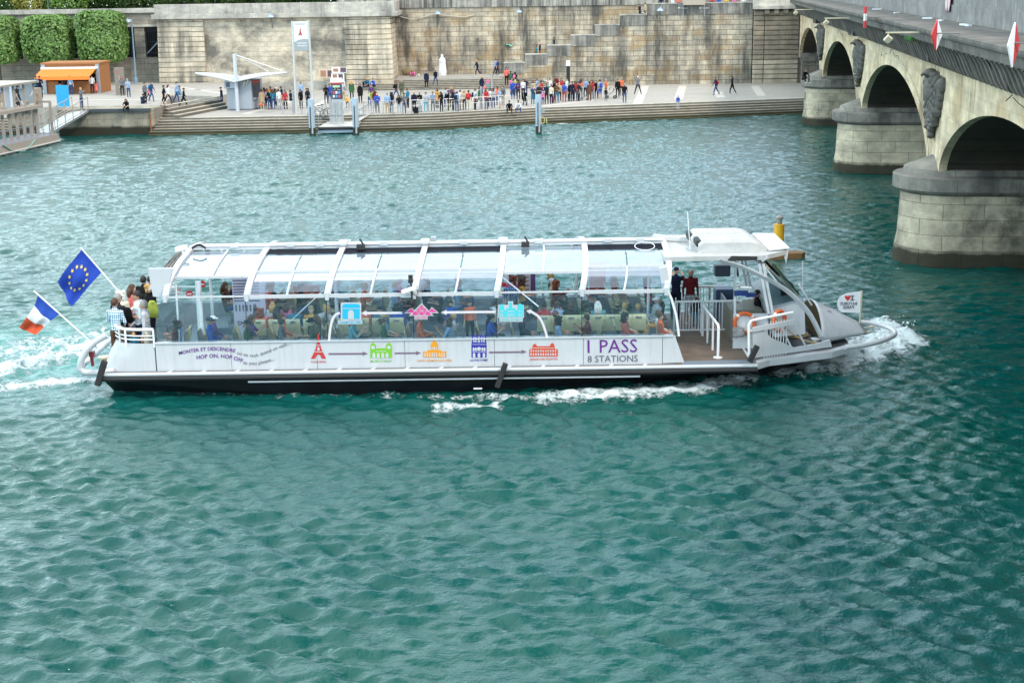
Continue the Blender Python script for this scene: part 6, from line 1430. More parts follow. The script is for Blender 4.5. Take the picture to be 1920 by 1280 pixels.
# bicycles
def bicycle(c, rz, label):
    root = thing('bicycle', c, label, 'bicycle', 'bicycles on the landing stage'); root.rotation_euler = (0, 0, rz); ORG[root.name] = (0, 0, 0)
    for x in (-.52, .52):
        m = MB(); m.tube([(x+.33*math.cos(a), 0, .34+.33*math.sin(a)) for a in np.linspace(0, 6.28, 21)[:-1]], .022, 6, closed=True)
        for a in np.linspace(0, 3.14, 5)[:-1]: m.tube([(x+.32*math.cos(a), 0, .34+.32*math.sin(a)), (x-.32*math.cos(a), 0, .34-.32*math.sin(a))], .005, 4)
        m.build('wheel', M_rub, root)
    m = MB(); m.tube([(-.52, 0, .34), (-.1, 0, .32), (.36, 0, .82), (-.2, 0, .78), (-.1, 0, .32)], .022, 6); m.tube([(-.52, 0, .34), (-.2, 0, .78)], .018, 6); m.tube([(.52, 0, .34), (.36, 0, .95)], .02, 6); m.build('frame', M_galv, root)
    m = MB(); m.tube([(.3, -.28, 1.0), (.36, 0, .98), (.3, .28, 1.0)], .018, 6); m.build('handlebar', M_rub, root)
    m = MB(); m.ell((-.23, 0, .9), (.14, .08, .04), 8); m.build('saddle', M_rub, root)
for px, py, rz, lb in ((596, 222, .5, 'bicycle leaning nearest the left mooring post of the landing stage'), (603, 219, .35, 'middle bicycle of the row behind the left mooring post'), (610, 217, .2, 'bicycle nearest the grey gate panel of the landing stage')): bicycle(atz(px, py, QZ), rz, lb)

# ------------------------------------------------------------------ moored glass restaurant boat at the left edge, with its gangway
A_ = Vector(atz(0, 293, 0)); B_ = Vector(atz(111, 267, 0)); D_ = (B_-A_).normalized(); N_ = Vector((-D_.y, D_.x, 0))
def rpp(s, o, z): p = B_-D_*s+N_*o; return (p.x, p.y, z)
def rpx(px, py, o):
    r = Vector(ray(px, py)); c0 = Vector((0, 0, CAM_H)); q = B_+N_*o; tt = (q-c0).dot(N_)/r.dot(N_); p = c0+r*tt; return (B_-p).dot(D_), p.z
M_taupe = mat('taupe_metal', (.36, .32, .27), .5); G_rest = glass('restaurant_glass', (.55, .66, .66), .06, (.4, .5, .5))
rb = thing('restaurant_boat', rpp(5, 3, 0), 'moored taupe two-storey glass restaurant boat at the left edge of the river', 'boat')
zh = rpx(108, 251, 0)[1]; LEN = 24
m = MB(); m.prism([rpp(0, 0, -.5), rpp(LEN, 0, -.5), rpp(LEN, 8, -.5), rpp(.5, 8, -.5)], (0, 0, zh+.5)); m.build('hull', M_taupe, rb)
m = MB(); m.tube([rpp(-.02, -.06, .12), rpp(LEN, -.06, .12)], .07, 6); m.build('waterline_strip', mat('strip_pale', (.5, .48, .44), .6), rb)
m = MB(); m.prism([rpp(.1, .1, zh+.004), rpp(LEN, .1, zh+.004), rpp(LEN, 7.9, zh+.004), rpp(.5, 7.9, zh+.004)], (0, 0, .01)); m.build('side_deck', mat('deck_blue_grey', (.27, .29, .33), .7), rb)
s1, zl1 = rpx(70, 203, 1.1); zl1 = max(zl1, zh+2.0); s2, _ = rpx(62, 160, 1.4); zl2 = zl1+.22; zl3 = rpx(60, 155, 1.4)[1]; zl4 = zl3+.75
M_rfl = mat('rest_floor', (.22, .19, .16), .7)
m = MB(); m.prism([rpp(s1-.3, .8, zl1), rpp(LEN, .8, zl1), rpp(LEN, 7, zl1), rpp(s1-.3, 7, zl1)], (0, 0, .24)); m.build('storey_band', M_taupe, rb)
m = MB(); m.prism([rpp(s2-.2, 1.0, zl3), rpp(LEN, 1.0, zl3), rpp(LEN, 6.5, zl3), rpp(s2-.2, 6.5, zl3)], (0, 0, .14)); m.build('roof_band', M_taupe, rb)
m = MB()
for s in np.arange(s1, LEN, 1.02): m.prism([rpp(s, 1.08, zh), rpp(s+.14, 1.08, zh), rpp(s+.14, 1.24, zh), rpp(s, 1.24, zh)], (0, 0, zl1-zh))
for s in np.arange(s2, LEN, 1.55): m.prism([rpp(s, 1.28, zl2), rpp(s+.13, 1.28, zl2), rpp(s+.13, 1.42, zl2), rpp(s, 1.42, zl2)], (0, 0, zl3-zl2))
m.build('window_frame', M_taupe, rb)
m = MB(); m.quad(rpp(s1+.05, 1.18, zh), rpp(LEN, 1.18, zh), rpp(LEN, 1.18, zl1), rpp(s1+.05, 1.18, zl1)); m.quad(rpp(s1+.05, 1.18, zh), rpp(s1+.05, 6.8, zh), rpp(s1+.05, 6.8, zl1), rpp(s1+.05, 1.18, zl1)); m.build('lower_glass', G_rest, rb, fixn=False)
m = MB(); m.quad(rpp(s2+.05, 1.35, zl2), rpp(LEN, 1.35, zl2), rpp(LEN, 1.35, zl3), rpp(s2+.05, 1.35, zl3)); m.build('upper_glass', G_rest, rb, fixn=False)
m = MB(); m.prism([rpp(s1+.6, 4.0, zh), rpp(LEN, 4.0, zh), rpp(LEN, 4.2, zh), rpp(s1+.6, 4.2, zh)], (0, 0, zl1-zh)); m.build('inner_wall', mat('inner_teal', (.035, .055, .055), .6), rb)
m = MB(); s3 = rpx(78, 170, 1.5)[0]; m.prism([rpp(s3, 1.5, zl2-.3), rpp(s3+1.2, 1.5, zl2-.3), rpp(s3+1.2, 3.2, zl2-.3), rpp(s3, 3.2, zl2-.3)], (0, 0, zl3-zl2-.2)); bx_ = m.build('taupe_tower', M_taupe, rb)
m = MB(); q = Vector(rpp(s3+.95, 1.49, zl3-1.2)); m.tube([q+D_*(.25*math.cos(a))+Vector((0, 0, .3*math.sin(a))) for a in np.linspace(0, 6.28, 14)[:-1]], .03, 5, closed=True); m.build('emblem', mat('emblem_red', (.5, .12, .08), .6), bx_)
m = MB()
for a in (rpp(.15, .25, zh),):
    m.tube([rpp(.2, .12, zh+1.0), rpp(LEN, .12, zh+1.0)], .03, 6); m.tube([rpp(.2, .12, zh+.5), rpp(LEN, .12, zh+.5)], .012, 5)
    for s in np.arange(.2, LEN, .95): m.tube([rpp(s, .12, zh), rpp(s, .12, zh+1.0)], .025, 5)
m.build('deck_railing', M_galv, rb)
# gate frame at the end of the deck and white side screens
m = MB()
for s, o in ((.1, .3), (.1, 2.6), (3.1, 2.6)): m.prism([rpp(s, o, zh), rpp(s+.16, o, zh), rpp(s+.16, o+.16, zh), rpp(s, o+.16, zh)], (0, 0, 2.45))
m.bar(rpp(.15, .35, zh+2.45), rpp(.15, 2.7, zh+2.45), .16, .16); m.bar(rpp(.15, 2.7, zh+2.45), rpp(3.2, 2.7, zh+2.45), .16, .16); m.bar(rpp(.15, 2.7, zh+.4), rpp(3.2, 2.7, zh+.4), .12, .12); m.build('deck_gate_frame', M_taupe, rb)
m = MB(); m.prism([rpp(.35, 2.6, zh+1.2), rpp(3.0, 2.6, zh+1.2), rpp(3.0, 2.66, zh+1.2), rpp(.35, 2.66, zh+1.2)], (0, 0, 1.1)); m.build('white_screen', M_whitem, rb)
m = MB(); q = [rpx(65, 262, -.05), rpx(57, 273, -.05), rpx(45, 283, -.05), rpx(25, 284, -.05), rpx(4, 271, -.05)]; m.tube([rpp(s, -.08, z) for s, z in q], .045, 6); m.build('mooring_rope', mat('rope_teal', (.25, .45, .40), .8), rb)
gw = thing('gangway', atz(131, 225, 1.4), 'metal gangway with slanted railings from the restaurant boat up to the landing block', 'gangway')
ga, gb = Vector(rpp(-.05, 1.4, zh+.05)), Vector(atz(151, 207, UZ)); gd = (gb-ga).normalized(); gn = Vector((-gd.y, gd.x, 0)).normalized()
m = MB(); m.prism([ga-gn*.75, gb-gn*.75, gb+gn*.75, ga+gn*.75], (0, 0, -.18)); m.build('walkway', M_galv, gw)
for sg in (-1, 1):
    m = MB(); a, b = ga+gn*.75*sg, gb+gn*.75*sg
    for i in range(6): q = a+(b-a)*i/5; m.tube([q, q+Vector((0, 0, 1.05))], .035, 6)
    m.tube([a+Vector((0, 0, 1.05)), b+Vector((0, 0, 1.05))], .035, 6); m.tube([a+Vector((0, 0, .15)), b+Vector((0, 0, .15))], .03, 6); m.build('handrail', M_taupe, gw)
# tables with people-coloured shapes are left to real people upstairs (below)

# ------------------------------------------------------------------ trees and bushes
def leaf_mat(name, c, d):
    m_ = bpy.data.materials.new(name); t = T(m_); g = t.coord(); rnd = t.n('NewGeometry').outputs['Random Per Island']
    base = t.mix(rnd, c, d); base = t.mix(t.ramp(t.noise(g, .9, 3), [(.35, 0.), (.65, .55)]), base, tuple(x*.5 for x in c[:3])+(1,))
    df = t.n('BsdfDiffuse', {'Color': base}).outputs[0]; tl = t.n('BsdfTranslucent', {'Color': base}).outputs[0]; gl = t.n('BsdfGlossy', {'Color': (.6, .65, .6, 1), 'Roughness': .45}).outputs[0]
    s_ = t.n('MixShader', {0: .3, 1: df, 2: tl}).outputs[0]; t.done(t.n('MixShader', {0: .06, 1: s_, 2: gl}).outputs[0]); return m_
L_clip = leaf_mat('leaf_lime_tree', (.12, .26, .055, 1), (.30, .46, .14, 1)); L_dark = leaf_mat('leaf_dark', (.05, .11, .022, 1), (.09, .17, .035, 1)); L_bush = leaf_mat('leaf_bush', (.10, .22, .03, 1), (.20, .33, .06, 1)); L_yel = leaf_mat('leaf_yellow', (.26, .27, .035, 1), (.38, .35, .06, 1))
M_bark = mat('bark', (.09, .075, .06), .9, bump=.5, bscale=20)
def crown_mesh(name, mt, half, n, seed, box=True, leaf=.16, lump=.12, core=True):
    rr = np.random.RandomState(seed); vs = []; hx, hy, hz = half
    lumps = rr.normal(0, 1, (26, 3)); lumps /= np.linalg.norm(lumps, axis=1)[:, None]; la = rr.uniform(-1, 1, 26)
    dirs = rr.normal(0, 1, (n, 3)); dirs /= np.linalg.norm(dirs, axis=1)[:, None]
    if box:
        p = 5.0; nrm = (np.abs(dirs)**p).sum(1)**(1/p); sp = dirs/nrm[:, None]
    else: sp = dirs.copy()
    dots = np.clip(dirs @ lumps.T, 0, 1)**10 @ la
    rad_ = (1+lump*dots)*np.where(rr.rand(n) < .75, 1-.10*rr.rand(n), 1-.35*rr.rand(n))
    pos = sp*rad_[:, None]*np.array([hx, hy, hz])
    m = MB()
    for i in range(n):
        c = Vector(pos[i]); d = Vector(dirs[i])+Vector(rr.normal(0, .45, 3))+Vector((0, 0, .25)); d.normalize()
        u = d.cross(Vector(rr.normal(0, 1, 3))).normalized(); w = d.cross(u); l = leaf*(.7+.7*rr.rand())
        m.add([c-u*l, c+w*l*.55+d*l*.1, c+u*l*1.1, c-w*l*.55+d*l*.1], [(0, 1, 2, 3)])
    return m.mesh(name, [mt])
def tree_from(me, name, loc, half, label, cat, group, rz=0, trunk=2.5, tr=.16, sc=(1, 1, 1), limbs=True):
    root = thing(name, loc, label, cat, group)
    o = bpy.data.objects.new('crown', me); COL.objects.link(o); o.parent = root; o.location = (0, 0, trunk+half[2]*sc[2]*.9); o.rotation_euler = (0, 0, rz); o.scale = sc
    m = MB(); x, y, z = loc; m.tube([(x, y, z), (x+.03, y, z+trunk*.6), (x, y, z+trunk+half[2]*.5)], [tr, tr*.8, tr*.45], 8)
    if limbs:
        for k in range(5):
            a = k*1.26; m.tube([(x, y, z+trunk*.9), (x+half[0]*.35*math.cos(a), y+half[1]*.35*math.sin(a), z+trunk+half[2]*.5), (x+half[0]*.7*math.cos(a), y+half[1]*.7*math.sin(a), z+trunk+half[2]*1.1)], [tr*.5, tr*.3, tr*.12], 6)
    m.build('trunk', M_bark, root, smooth=True); return root
Yc = 146.0; hx = (X_(243, 60, Yc)-X_(156, 60, Yc))/2; zt0, zt1 = zy(200, 117, Yc), zy(200, 20, Yc); hz = (zt1-zt0)/2
cm_ = crown_mesh('clipped_crown', L_clip, (hx, 1.9, hz), 6500, 3, True, .17, .05)
for px, rz, sc, lb in ((199, 0, (1, 1, 1.0), 'square clipped tree nearest the grey column, behind the orange kiosk roof'), (97, math.pi, (1, 1, .93), 'square clipped tree in the middle of the row of three'), (1, 0.02, (.95, 1, .93), 'square clipped tree cut by the left edge of the picture')):
    tree_from(cm_, 'clipped_tree', (X_(px, 150, Yc), Yc, UZ), (hx, 1.9, hz), lb, 'tree', 'square clipped trees', rz, zt0-UZ+hz*.1, .15, sc)
bm_ = crown_mesh('bush_crown', L_bush, (2.6, 2.2, 2.2), 4200, 5, False, .15, .25); bm2 = crown_mesh('dark_crown', L_dark, (3.2, 2.6, 3.0), 5200, 6, False, .17, .3); bm3 = crown_mesh('yellow_crown', L_yel, (2.2, 1.8, 1.9), 3000, 8, False, .13, .25)
zb = zy(150, 25, LW)
for i, (px, top, me, hh, nm, lb, Yd) in enumerate(((10, -12, bm_, 2.2, 'bush', 'bright green bush above the gated wall at the far left', 153), (62, -6, bm3, 1.9, 'bush', 'yellow-green bush above the gated wall', 152.5), (128, -10, bm_, 2.2, 'bush', 'bright green bush above the gated wall right of the yellow one', 153.5), (178, -14, bm2, 3, 'tree', 'dark leafy tree above the square clipped trees', 156), (238, -16, bm2, 3, 'tree', 'dark leafy tree above the right gated opening', 155), (300, -16, bm2, 3, 'tree', 'dark leafy tree behind the left corner of the bastion', 156.5),
        (372, -20, bm2, 3, 'tree', 'dark leafy tree behind the bastion parapet above the left grooved block', 160), (445, -22, bm2, 3, 'tree', 'dark leafy tree behind the bastion parapet left of the wall lamp', 160.5), (520, -22, bm2, 3, 'tree', 'dark leafy tree behind the bastion parapet above the wall lamp', 160), (595, -24, bm2, 3, 'tree', 'dark leafy tree behind the bastion parapet right of the banner', 160.5), (668, -24, bm2, 3, 'tree', 'dark leafy tree behind the right end of the bastion parapet', 160))):
    zt_ = zy(px, top, Yd); sc = .95+.12*R.random(); gz = 8.6
    root = tree_from(me, 'wild_bush' if nm == 'bush' else 'leafy_tree', (X_(px, 20, Yd), Yd, gz), (2.6, 2.2, hh), lb, nm, 'greenery above the embankment', R.random()*6, max(.15, zt_-gz-2*hh*sc*.95) if nm == 'tree' else .1, .18, (sc, sc, sc))
m = MB(); m.box(-100, bx1-2, LW+2.6, 240, .5, 8.55); m.box(wx0, 60, WB+2.9, 240, .5, 8.5); tag(m.build('upper_ground', mat('upper_earth', (.10, .10, .06), .9)), kind='structure')
# second row of far trees closing the view behind the wall
for i in range(13):
    px = -20+i*66; Yd = 176+4*(i % 3); root = tree_from(bm2, 'distant_tree', (X_(px, 0, Yd), Yd, 8.5), (3.2, 2.6, 3), 'dark distant tree in the row behind the embankment wall', 'tree', 'distant trees behind the wall', i*1.3, 1.5, .2, (1.5, 1.5, 1.6))
# ------------------------------------------------------------------ people
HEX = dict(navy='1c2542', black='15161a', grey='6f747b', lgrey='b4b8bf', white='e4e5e8', denim='2b4c80', jeans='33558a', teal='1c7fa0', royal='2356c8', lblue='92b5de', red='c5222c', maroon='74141f', coral='f2695a',
           orange='f0692a', yellow='f0b91c', lime='a9d34a', olive='5a5e42', khaki='b29c74', beige='c9b48e', pink='e86aa0', purple='5b3a80', brown='6b4630', green='2f6b45', cream='e2d9bd', dark='2a2c33', aqua='5fb3c4', mustard='c9952a')
HAIR = dict(dark='1b1411', brown='4a2f1e', fair='b08a4e', grey='8d8b88', white='d5d2cc', red='7a3218', black='0c0b0c')
SKINS = [mat('skin_a', (.55, .33, .24), .6, var=.06), mat('skin_b', (.45, .25, .17), .6, var=.06), mat('skin_c', (.62, .40, .30), .6, var=.06), mat('skin_d', (.22, .11, .07), .6, var=.06)]
M_eye = mat('eye_dark', (.02, .015, .012), .4); M_shoe = mat('shoe_dark', (.03, .03, .035), .6); M_shoew = mat('shoe_white', (.6, .6, .6), .6)
V = Vector
def body(pz, lean, legs, arms, hp=0, wd=1.0, look=0, feet=True):
    """one continuous skin; returns mesh, head matrix, back point. Faces -Y."""
    sp = V((0, -math.sin(rad(lean)), math.cos(rad(lean)))); P = V((0, 0, pz)); fw = V((0, -math.cos(rad(lean)), -math.sin(rad(lean))))
    seg = []                                              # a, b, ra, rb, region
    ch = P+sp*.33; sh = P+sp*.47; nk = P+sp*.555; hc = nk+(sp*.55+V((0, 0, .45))).normalized()*.135+V((0, -.015-.03*math.sin(rad(hp)), 0))
    m = MB()
    def cone(a, b, ra, rb, fl=1.0):
        a, b = V(a), V(b); n = max(3, int((b-a).length/.05))
        m.tube([a+(b-a)*i/n for i in range(n+1)], [ra+(rb-ra)*i/n for i in range(n+1)], 10); m.ell(a, (ra,)*3, 8); m.ell(b, (rb,)*3, 8)
    M3 = Matrix(((1, 0, 0), (0, -fw.y, sp.y), (0, -fw.z, sp.z))) if False else sp.to_track_quat('Z', 'Y').to_matrix()
    for q, rx, ry in ((.0, .165, .115), (.10, .155, .108), (.20, .145, .10), (.30, .165, .112), (.40, .18, .115), (.46, .165, .095)):
        m.ell(P+sp*q, (rx*wd, ry, .095), 12, 0, M3)
    seg.append((P+sp*.06, sh, .15, .15, 1)); seg.append((P-sp*.04, P+sp*.02, .14, .14, 3))
    cone(sh, nk+sp*.03, .07, .052); seg.append((nk, hc, .05, .09, 0))
    HM = Matrix.Rotation(rad(look), 3, 'Z') @ Matrix.Rotation(rad(hp), 3, 'X')
    m.ell(hc, (.076, .094, .112), 12, 0, HM); m.ell(hc+HM @ V((0, -.022, -.062)), (.057, .068, .062), 10, 0, HM); m.ell(hc+HM @ V((0, -.098, -.012)), (.016, .022, .026), 6, 0, HM)
    for s in (-1, 1): m.ell(hc+HM @ V((s*.078, .008, -.006)), (.014, .024, .034), 6, 0, HM)
    hands = []
    for i, s in enumerate((-1, 1)):
        S = sh+V((s*.175*wd, 0, 0)); u, f = V(arms[i][0]).normalized(), V(arms[i][1]).normalized(); E = S+u*.28; W = E+f*.245
        m.ell(S, (.072, .07, .07), 8); cone(S, E, .056, .043); cone(E, W, .043, .030); hd = W+f*.055; m.ell(hd, (.036, .036, .036), 8); m.ell(W+f*.085, (.034, .034, .03), 8)
        seg += [(S, E, .055, .05, 1), (E, W, .045, .034, 2), (W+f*.01, W+f*.12, .035, .035, 0)]; hands.append((W, f, s))
        H = P+V((s*.085, 0, -.03)); th, sn = V(legs[i][0]).normalized(), V(legs[i][1]).normalized(); K = H+th*.42; A = K+sn*.40
        cone(H, K, .092, .060); cone(K, K+sn*.15, .058, .060); cone(K+sn*.15, A, .060, .042)
        ft = V((s*.15, -1, 0)).normalized() if len(legs[i]) < 3 else V(legs[i][2]).normalized(); m.ell(A+ft*.02-V((0, 0, .045)), (.042, .06, .04), 8); m.ell(A+ft*.09-V((0, 0, .055)), (.046, .09, .032), 8, 0, ft.to_track_quat('-Y', 'Z').to_matrix())
        seg += [(H, K, .09, .06, 3), (K+sn*.03, A+sn*.01, .055, .04, 4), (A-V((0, 0, .05)), A+ft*.14-V((0, 0, .055)), .05, .04, 5)]
    me = remesh(m, .021, 1)
    me.materials.clear()
    for k in range(7): me.materials.append(M_eye)
    cs = [p.center.copy() for p in me.polygons]; mi = []
    for c in cs:
        best = (9, 0)
        for a, b, ra, rb, rg in seg:
            d = b-a; q = max(0, min(1, (c-a).dot(d)/max(1e-6, d.length_squared))); ds = (c-(a+d*q)).length-(ra+(rb-ra)*q)
            if ds < best[0]: best = (ds, rg)
        mi.append(best[1])
    me.polygons.foreach_set('material_index', mi)
    # eyes, mouth and fingers are added to the same mesh
    e = MB()
    for s in (-1, 1): e.ell(hc+HM @ V((s*.03, -.086, .016)), (.012, .008, .009), 6, 6, HM)
    e.ell(hc+HM @ V((0, -.088, -.062)), (.022, .008, .006), 6, 6, HM)
    for W, f, s in hands:
        q = f.to_track_quat('Z', 'Y'); 
        for j in range(4):
            o = (j-1.5)*.017; L = (.034, .042, .039, .029)[j]; b0 = W+f*.105+q @ V((o*.2, o, 0)); b1 = b0+f*L+q @ V((s*.008, 0, 0)); b2 = b1+f*L*.7+q @ V((s*.022, 0, 0)); e.tube([b0-f*.02, b1, b2], [.0095, .0085, .006], 5, 0)
        b0 = W+f*.05+q @ V((0, -s*.0+.032, 0)); e.tube([b0, b0+f*.03+q @ V((s*.012, .018, 0)), b0+f*.06+q @ V((s*.02, .016, 0))], [.011, .010, .007], 5, 0)
    n0 = len(me.vertices); bm = bmesh.new(); bm.from_mesh(me); vv = [bm.verts.new(v) for v in e.v]
    for f_, k in zip(e.f, e.m):
        try: fc = bm.faces.new([vv[i] for i in f_]); fc.material_index = k
        except ValueError: pass
    for fc in bm.faces: fc.smooth = True
    bm.to_mesh(me); bm.free(); me.name = 'person'
    return me, (hc, HM), (P, sp, fw)
dn, out = (0, .02, -1), .14
def A2(u, f): return [((-u[0], u[1], u[2]), (-f[0], f[1], f[2])), (u, f)]
LS = [((-.07, 0, -1), (0, .03, -1)), ((.07, 0, -1), (0, .03, -1))]
POSES = dict(
    stand=lambda: body(.90, 2, LS, A2((.20, .05, -1), (.04, -.2, -1)), 6),
    relax=lambda: body(.89, 1, [((-.14, -.06, -1), (-.02, .06, -1)), ((.05, .02, -1), (.02, 0, -1))], [((-.25, .05, -1), (-.02, -.15, -1)), ((.55, .25, -1), (-.75, -.3, -.2))], 2, 1, 25),
    fold=lambda: body(.90, 0, LS, A2((.28, -.15, -1), (-.75, -.6, .12)), 8),
    phone=lambda: body(.90, 5, LS, A2((.18, -.15, -1), (-.38, -.85, .35)), 24),
    photo=lambda: body(.90, 0, LS, A2((.42, -.65, -.55), (-.55, -.45, .75)), 0),
    walk=lambda: body(.88, 6, [((-.05, -.45, -1), (0, -.05, -1)), ((.05, .35, -1), (0, .62, -1))], [((-.14, .35, -1), (0, .05, -1)), ((.14, -.3, -1), (0, -.5, -1))], 4),
    stride=lambda: body(.86, 7, [((-.05, .48, -1), (0, .75, -1)), ((.05, -.55, -1), (0, -.08, -1))], [((-.16, -.4, -1), (0, -.6, -1)), ((.16, .4, -1), (0, .12, -1))], 3),
    lean=lambda: body(.88, 26, [((-.07, .06, -1), (0, .05, -1)), ((.07, .0, -1), (0, .05, -1))], A2((.16, -.55, -.8), (-.25, -.85, -.3)), 10),
    sit=lambda: body(.52, -6, [((-.14, -1, .04), (-.02, .08, -1)), ((.14, -1, .04), (.02, .08, -1))], A2((.16, -.25, -1), (-.30, -.85, -.25)), 8),
    sitturn=lambda: body(.52, 2, [((-.12, -1, .04), (-.02, -.05, -1)), ((.16, -1, .04), (.02, .1, -1))], [((-.2, -.35, -1), (.4, -.8, .1)), ((.3, -.2, -1), (-.6, -.7, -.1))], 2, 1, 40),
    sitphone=lambda: body(.52, 8, [((-.12, -1, .04), (-.02, -.05, -1)), ((.16, -1, .04), (.02, .1, -1))], A2((.2, -.5, -.7), (-.4, -.7, .7)), 4),
    sitlow=lambda: body(.11, 24, [((-.22, -.85, .42), (.0, -.25, -1)), ((.26, -.85, .36), (0, -.2, -1))], A2((.22, -.6, -.6), (-.45, -.7, -.4)), 10),
    up=lambda: body(.89, -2, [((-.30, 0, -1), (-.30, .03, -1)), ((.30, 0, -1), (.30, .03, -1))], A2((.75, 0, .55), (-.75, 0, .75)), -4),
    point=lambda: body(.90, 0, LS, [((-.85, -.1, .25), (-.75, -.1, .65)), ((.2, .05, -1), (.0, -.3, -1))], 0),
    bend=lambda: body(.84, 48, [((-.08, .15, -1), (0, .05, -1)), ((.08, .1, -1), (0, .05, -1))], A2((.15, -.4, -1), (-.1, -.6, -.9)), 25))
PCACHE = {}
def proto(p):
    if p not in PCACHE: PCACHE[p] = POSES[p]()
    return PCACHE[p]
def hair_mesh(kind):
    m = MB(); e = MB(); e.ell((0, .012, .022), (.090, .104, .112), 16)
    cut = {'short': -.02, 'long': -.03, 'curly': -.04, 'bun': -.01, 'ring': -.02}.get(kind, 0)
    for f in e.f:
        c = sum((V(e.v[i]) for i in f), V())/len(f)
        hl = .052 if c.y < -.03 else (.0 if c.y < .03 else -.065)
        if kind == 'ring' and c.z > .05: continue
        if c.z > hl+cut*.3: m.add([e.v[i] for i in f], [tuple(range(len(f)))])
    if kind == 'long':
        for s in (-1, 0, 1): m.tube([(s*.055, .05, .02), (s*.07, .085, -.08), (s*.065, .085, -.2), (s*.05, .08, -.28)], [.05, .055, .05, .02], 8)
        for s in (-1, 1): m.tube([(s*.075, -.0, .03), (s*.085, .01, -.08), (s*.08, .02, -.2)], [.03, .028, .012], 7)
    if kind == 'bun': m.ell((0, .11, .07), (.05, .05, .05), 8); m.tube([(0, .08, 0), (0, .1, -.1)], [.04, .015], 7)
    if kind == 'curly':
        rr = random.Random(1)
        for i in range(36):
            a, z = rr.uniform(-.4, 3.5), rr.uniform(-.14, .12); m.ell((.10*math.cos(a), .02+.09*math.sin(a), z), (.045, .045, .045), 6)
    if kind == 'cap':
        m = MB(); m.ell((0, .0, .045), (.092, .108, .085), 14); m.tube([(-.05, -.09, .045), (0, -.13, .04), (.05, -.09, .045)], [.03, .04, .03], 6); 
        m.v = [(x, y, max(z, .028)) for x, y, z in m.v]
    if kind == 'hat': m = MB(); m.lathe([(.17, .05), (.165, .06), (.095, .06), (.09, .13), (.05, .145)], (0, 0, 0), 14)
    me = m.mesh('hair', [M_eye], smooth=True); return me
HM_ = {}
def skirt_mesh(kind):
    m = MB(); L = {'skirt': (.98, .52, .165, .26), 'coat': (1.22, .62, .185, .235), 'dress': (1.0, .42, .165, .30), 'vest': (1.38, .88, .20, .19)}[kind]
    rows = []
    for q in np.linspace(0, 1, 6):
        z = L[0]+(L[1]-L[0])*q; r = L[2]+(L[3]-L[2])*q; rows.append([(r*math.cos(a), r*.82*math.sin(a)+.0, z+.012*math.sin(5*a)*q) for a in np.linspace(0, 2*math.pi, 21)[:-1]])
    m.grid(rows, 0, True); return m.mesh(kind, [M_eye], smooth=True)
pack_me = None
def pack_mesh():
    m = MB(); rows = []
    for q, sx, sy in ((0, .10, .05), (.05, .15, .09), (.5, .155, .10), (.85, .14, .085), (1., .08, .04)):
        rows.append([(sx*math.cos(a)*(1-.15*abs(math.sin(2*a))), sy*math.sin(a), .42*q-.21) for a in np.linspace(0, 6.283, 15)[:-1]])
    m.grid(rows, 0, True); m.add(rows[0], [tuple(range(14))]); m.add(rows[-1], [tuple(range(14))]); m.ell((0, .09, -.08), (.10, .045, .09), 8)
    for s in (-1, 1): m.tube([(s*.10, -.07, .17), (s*.115, -.17, .20), (s*.12, -.30, .08), (s*.12, -.27, -.1), (s*.11, -.08, -.16)], .016, 6)
    return m.mesh('backpack', [M_eye], smooth=True)
PACK = pack_mesh(); PEOPLE = []
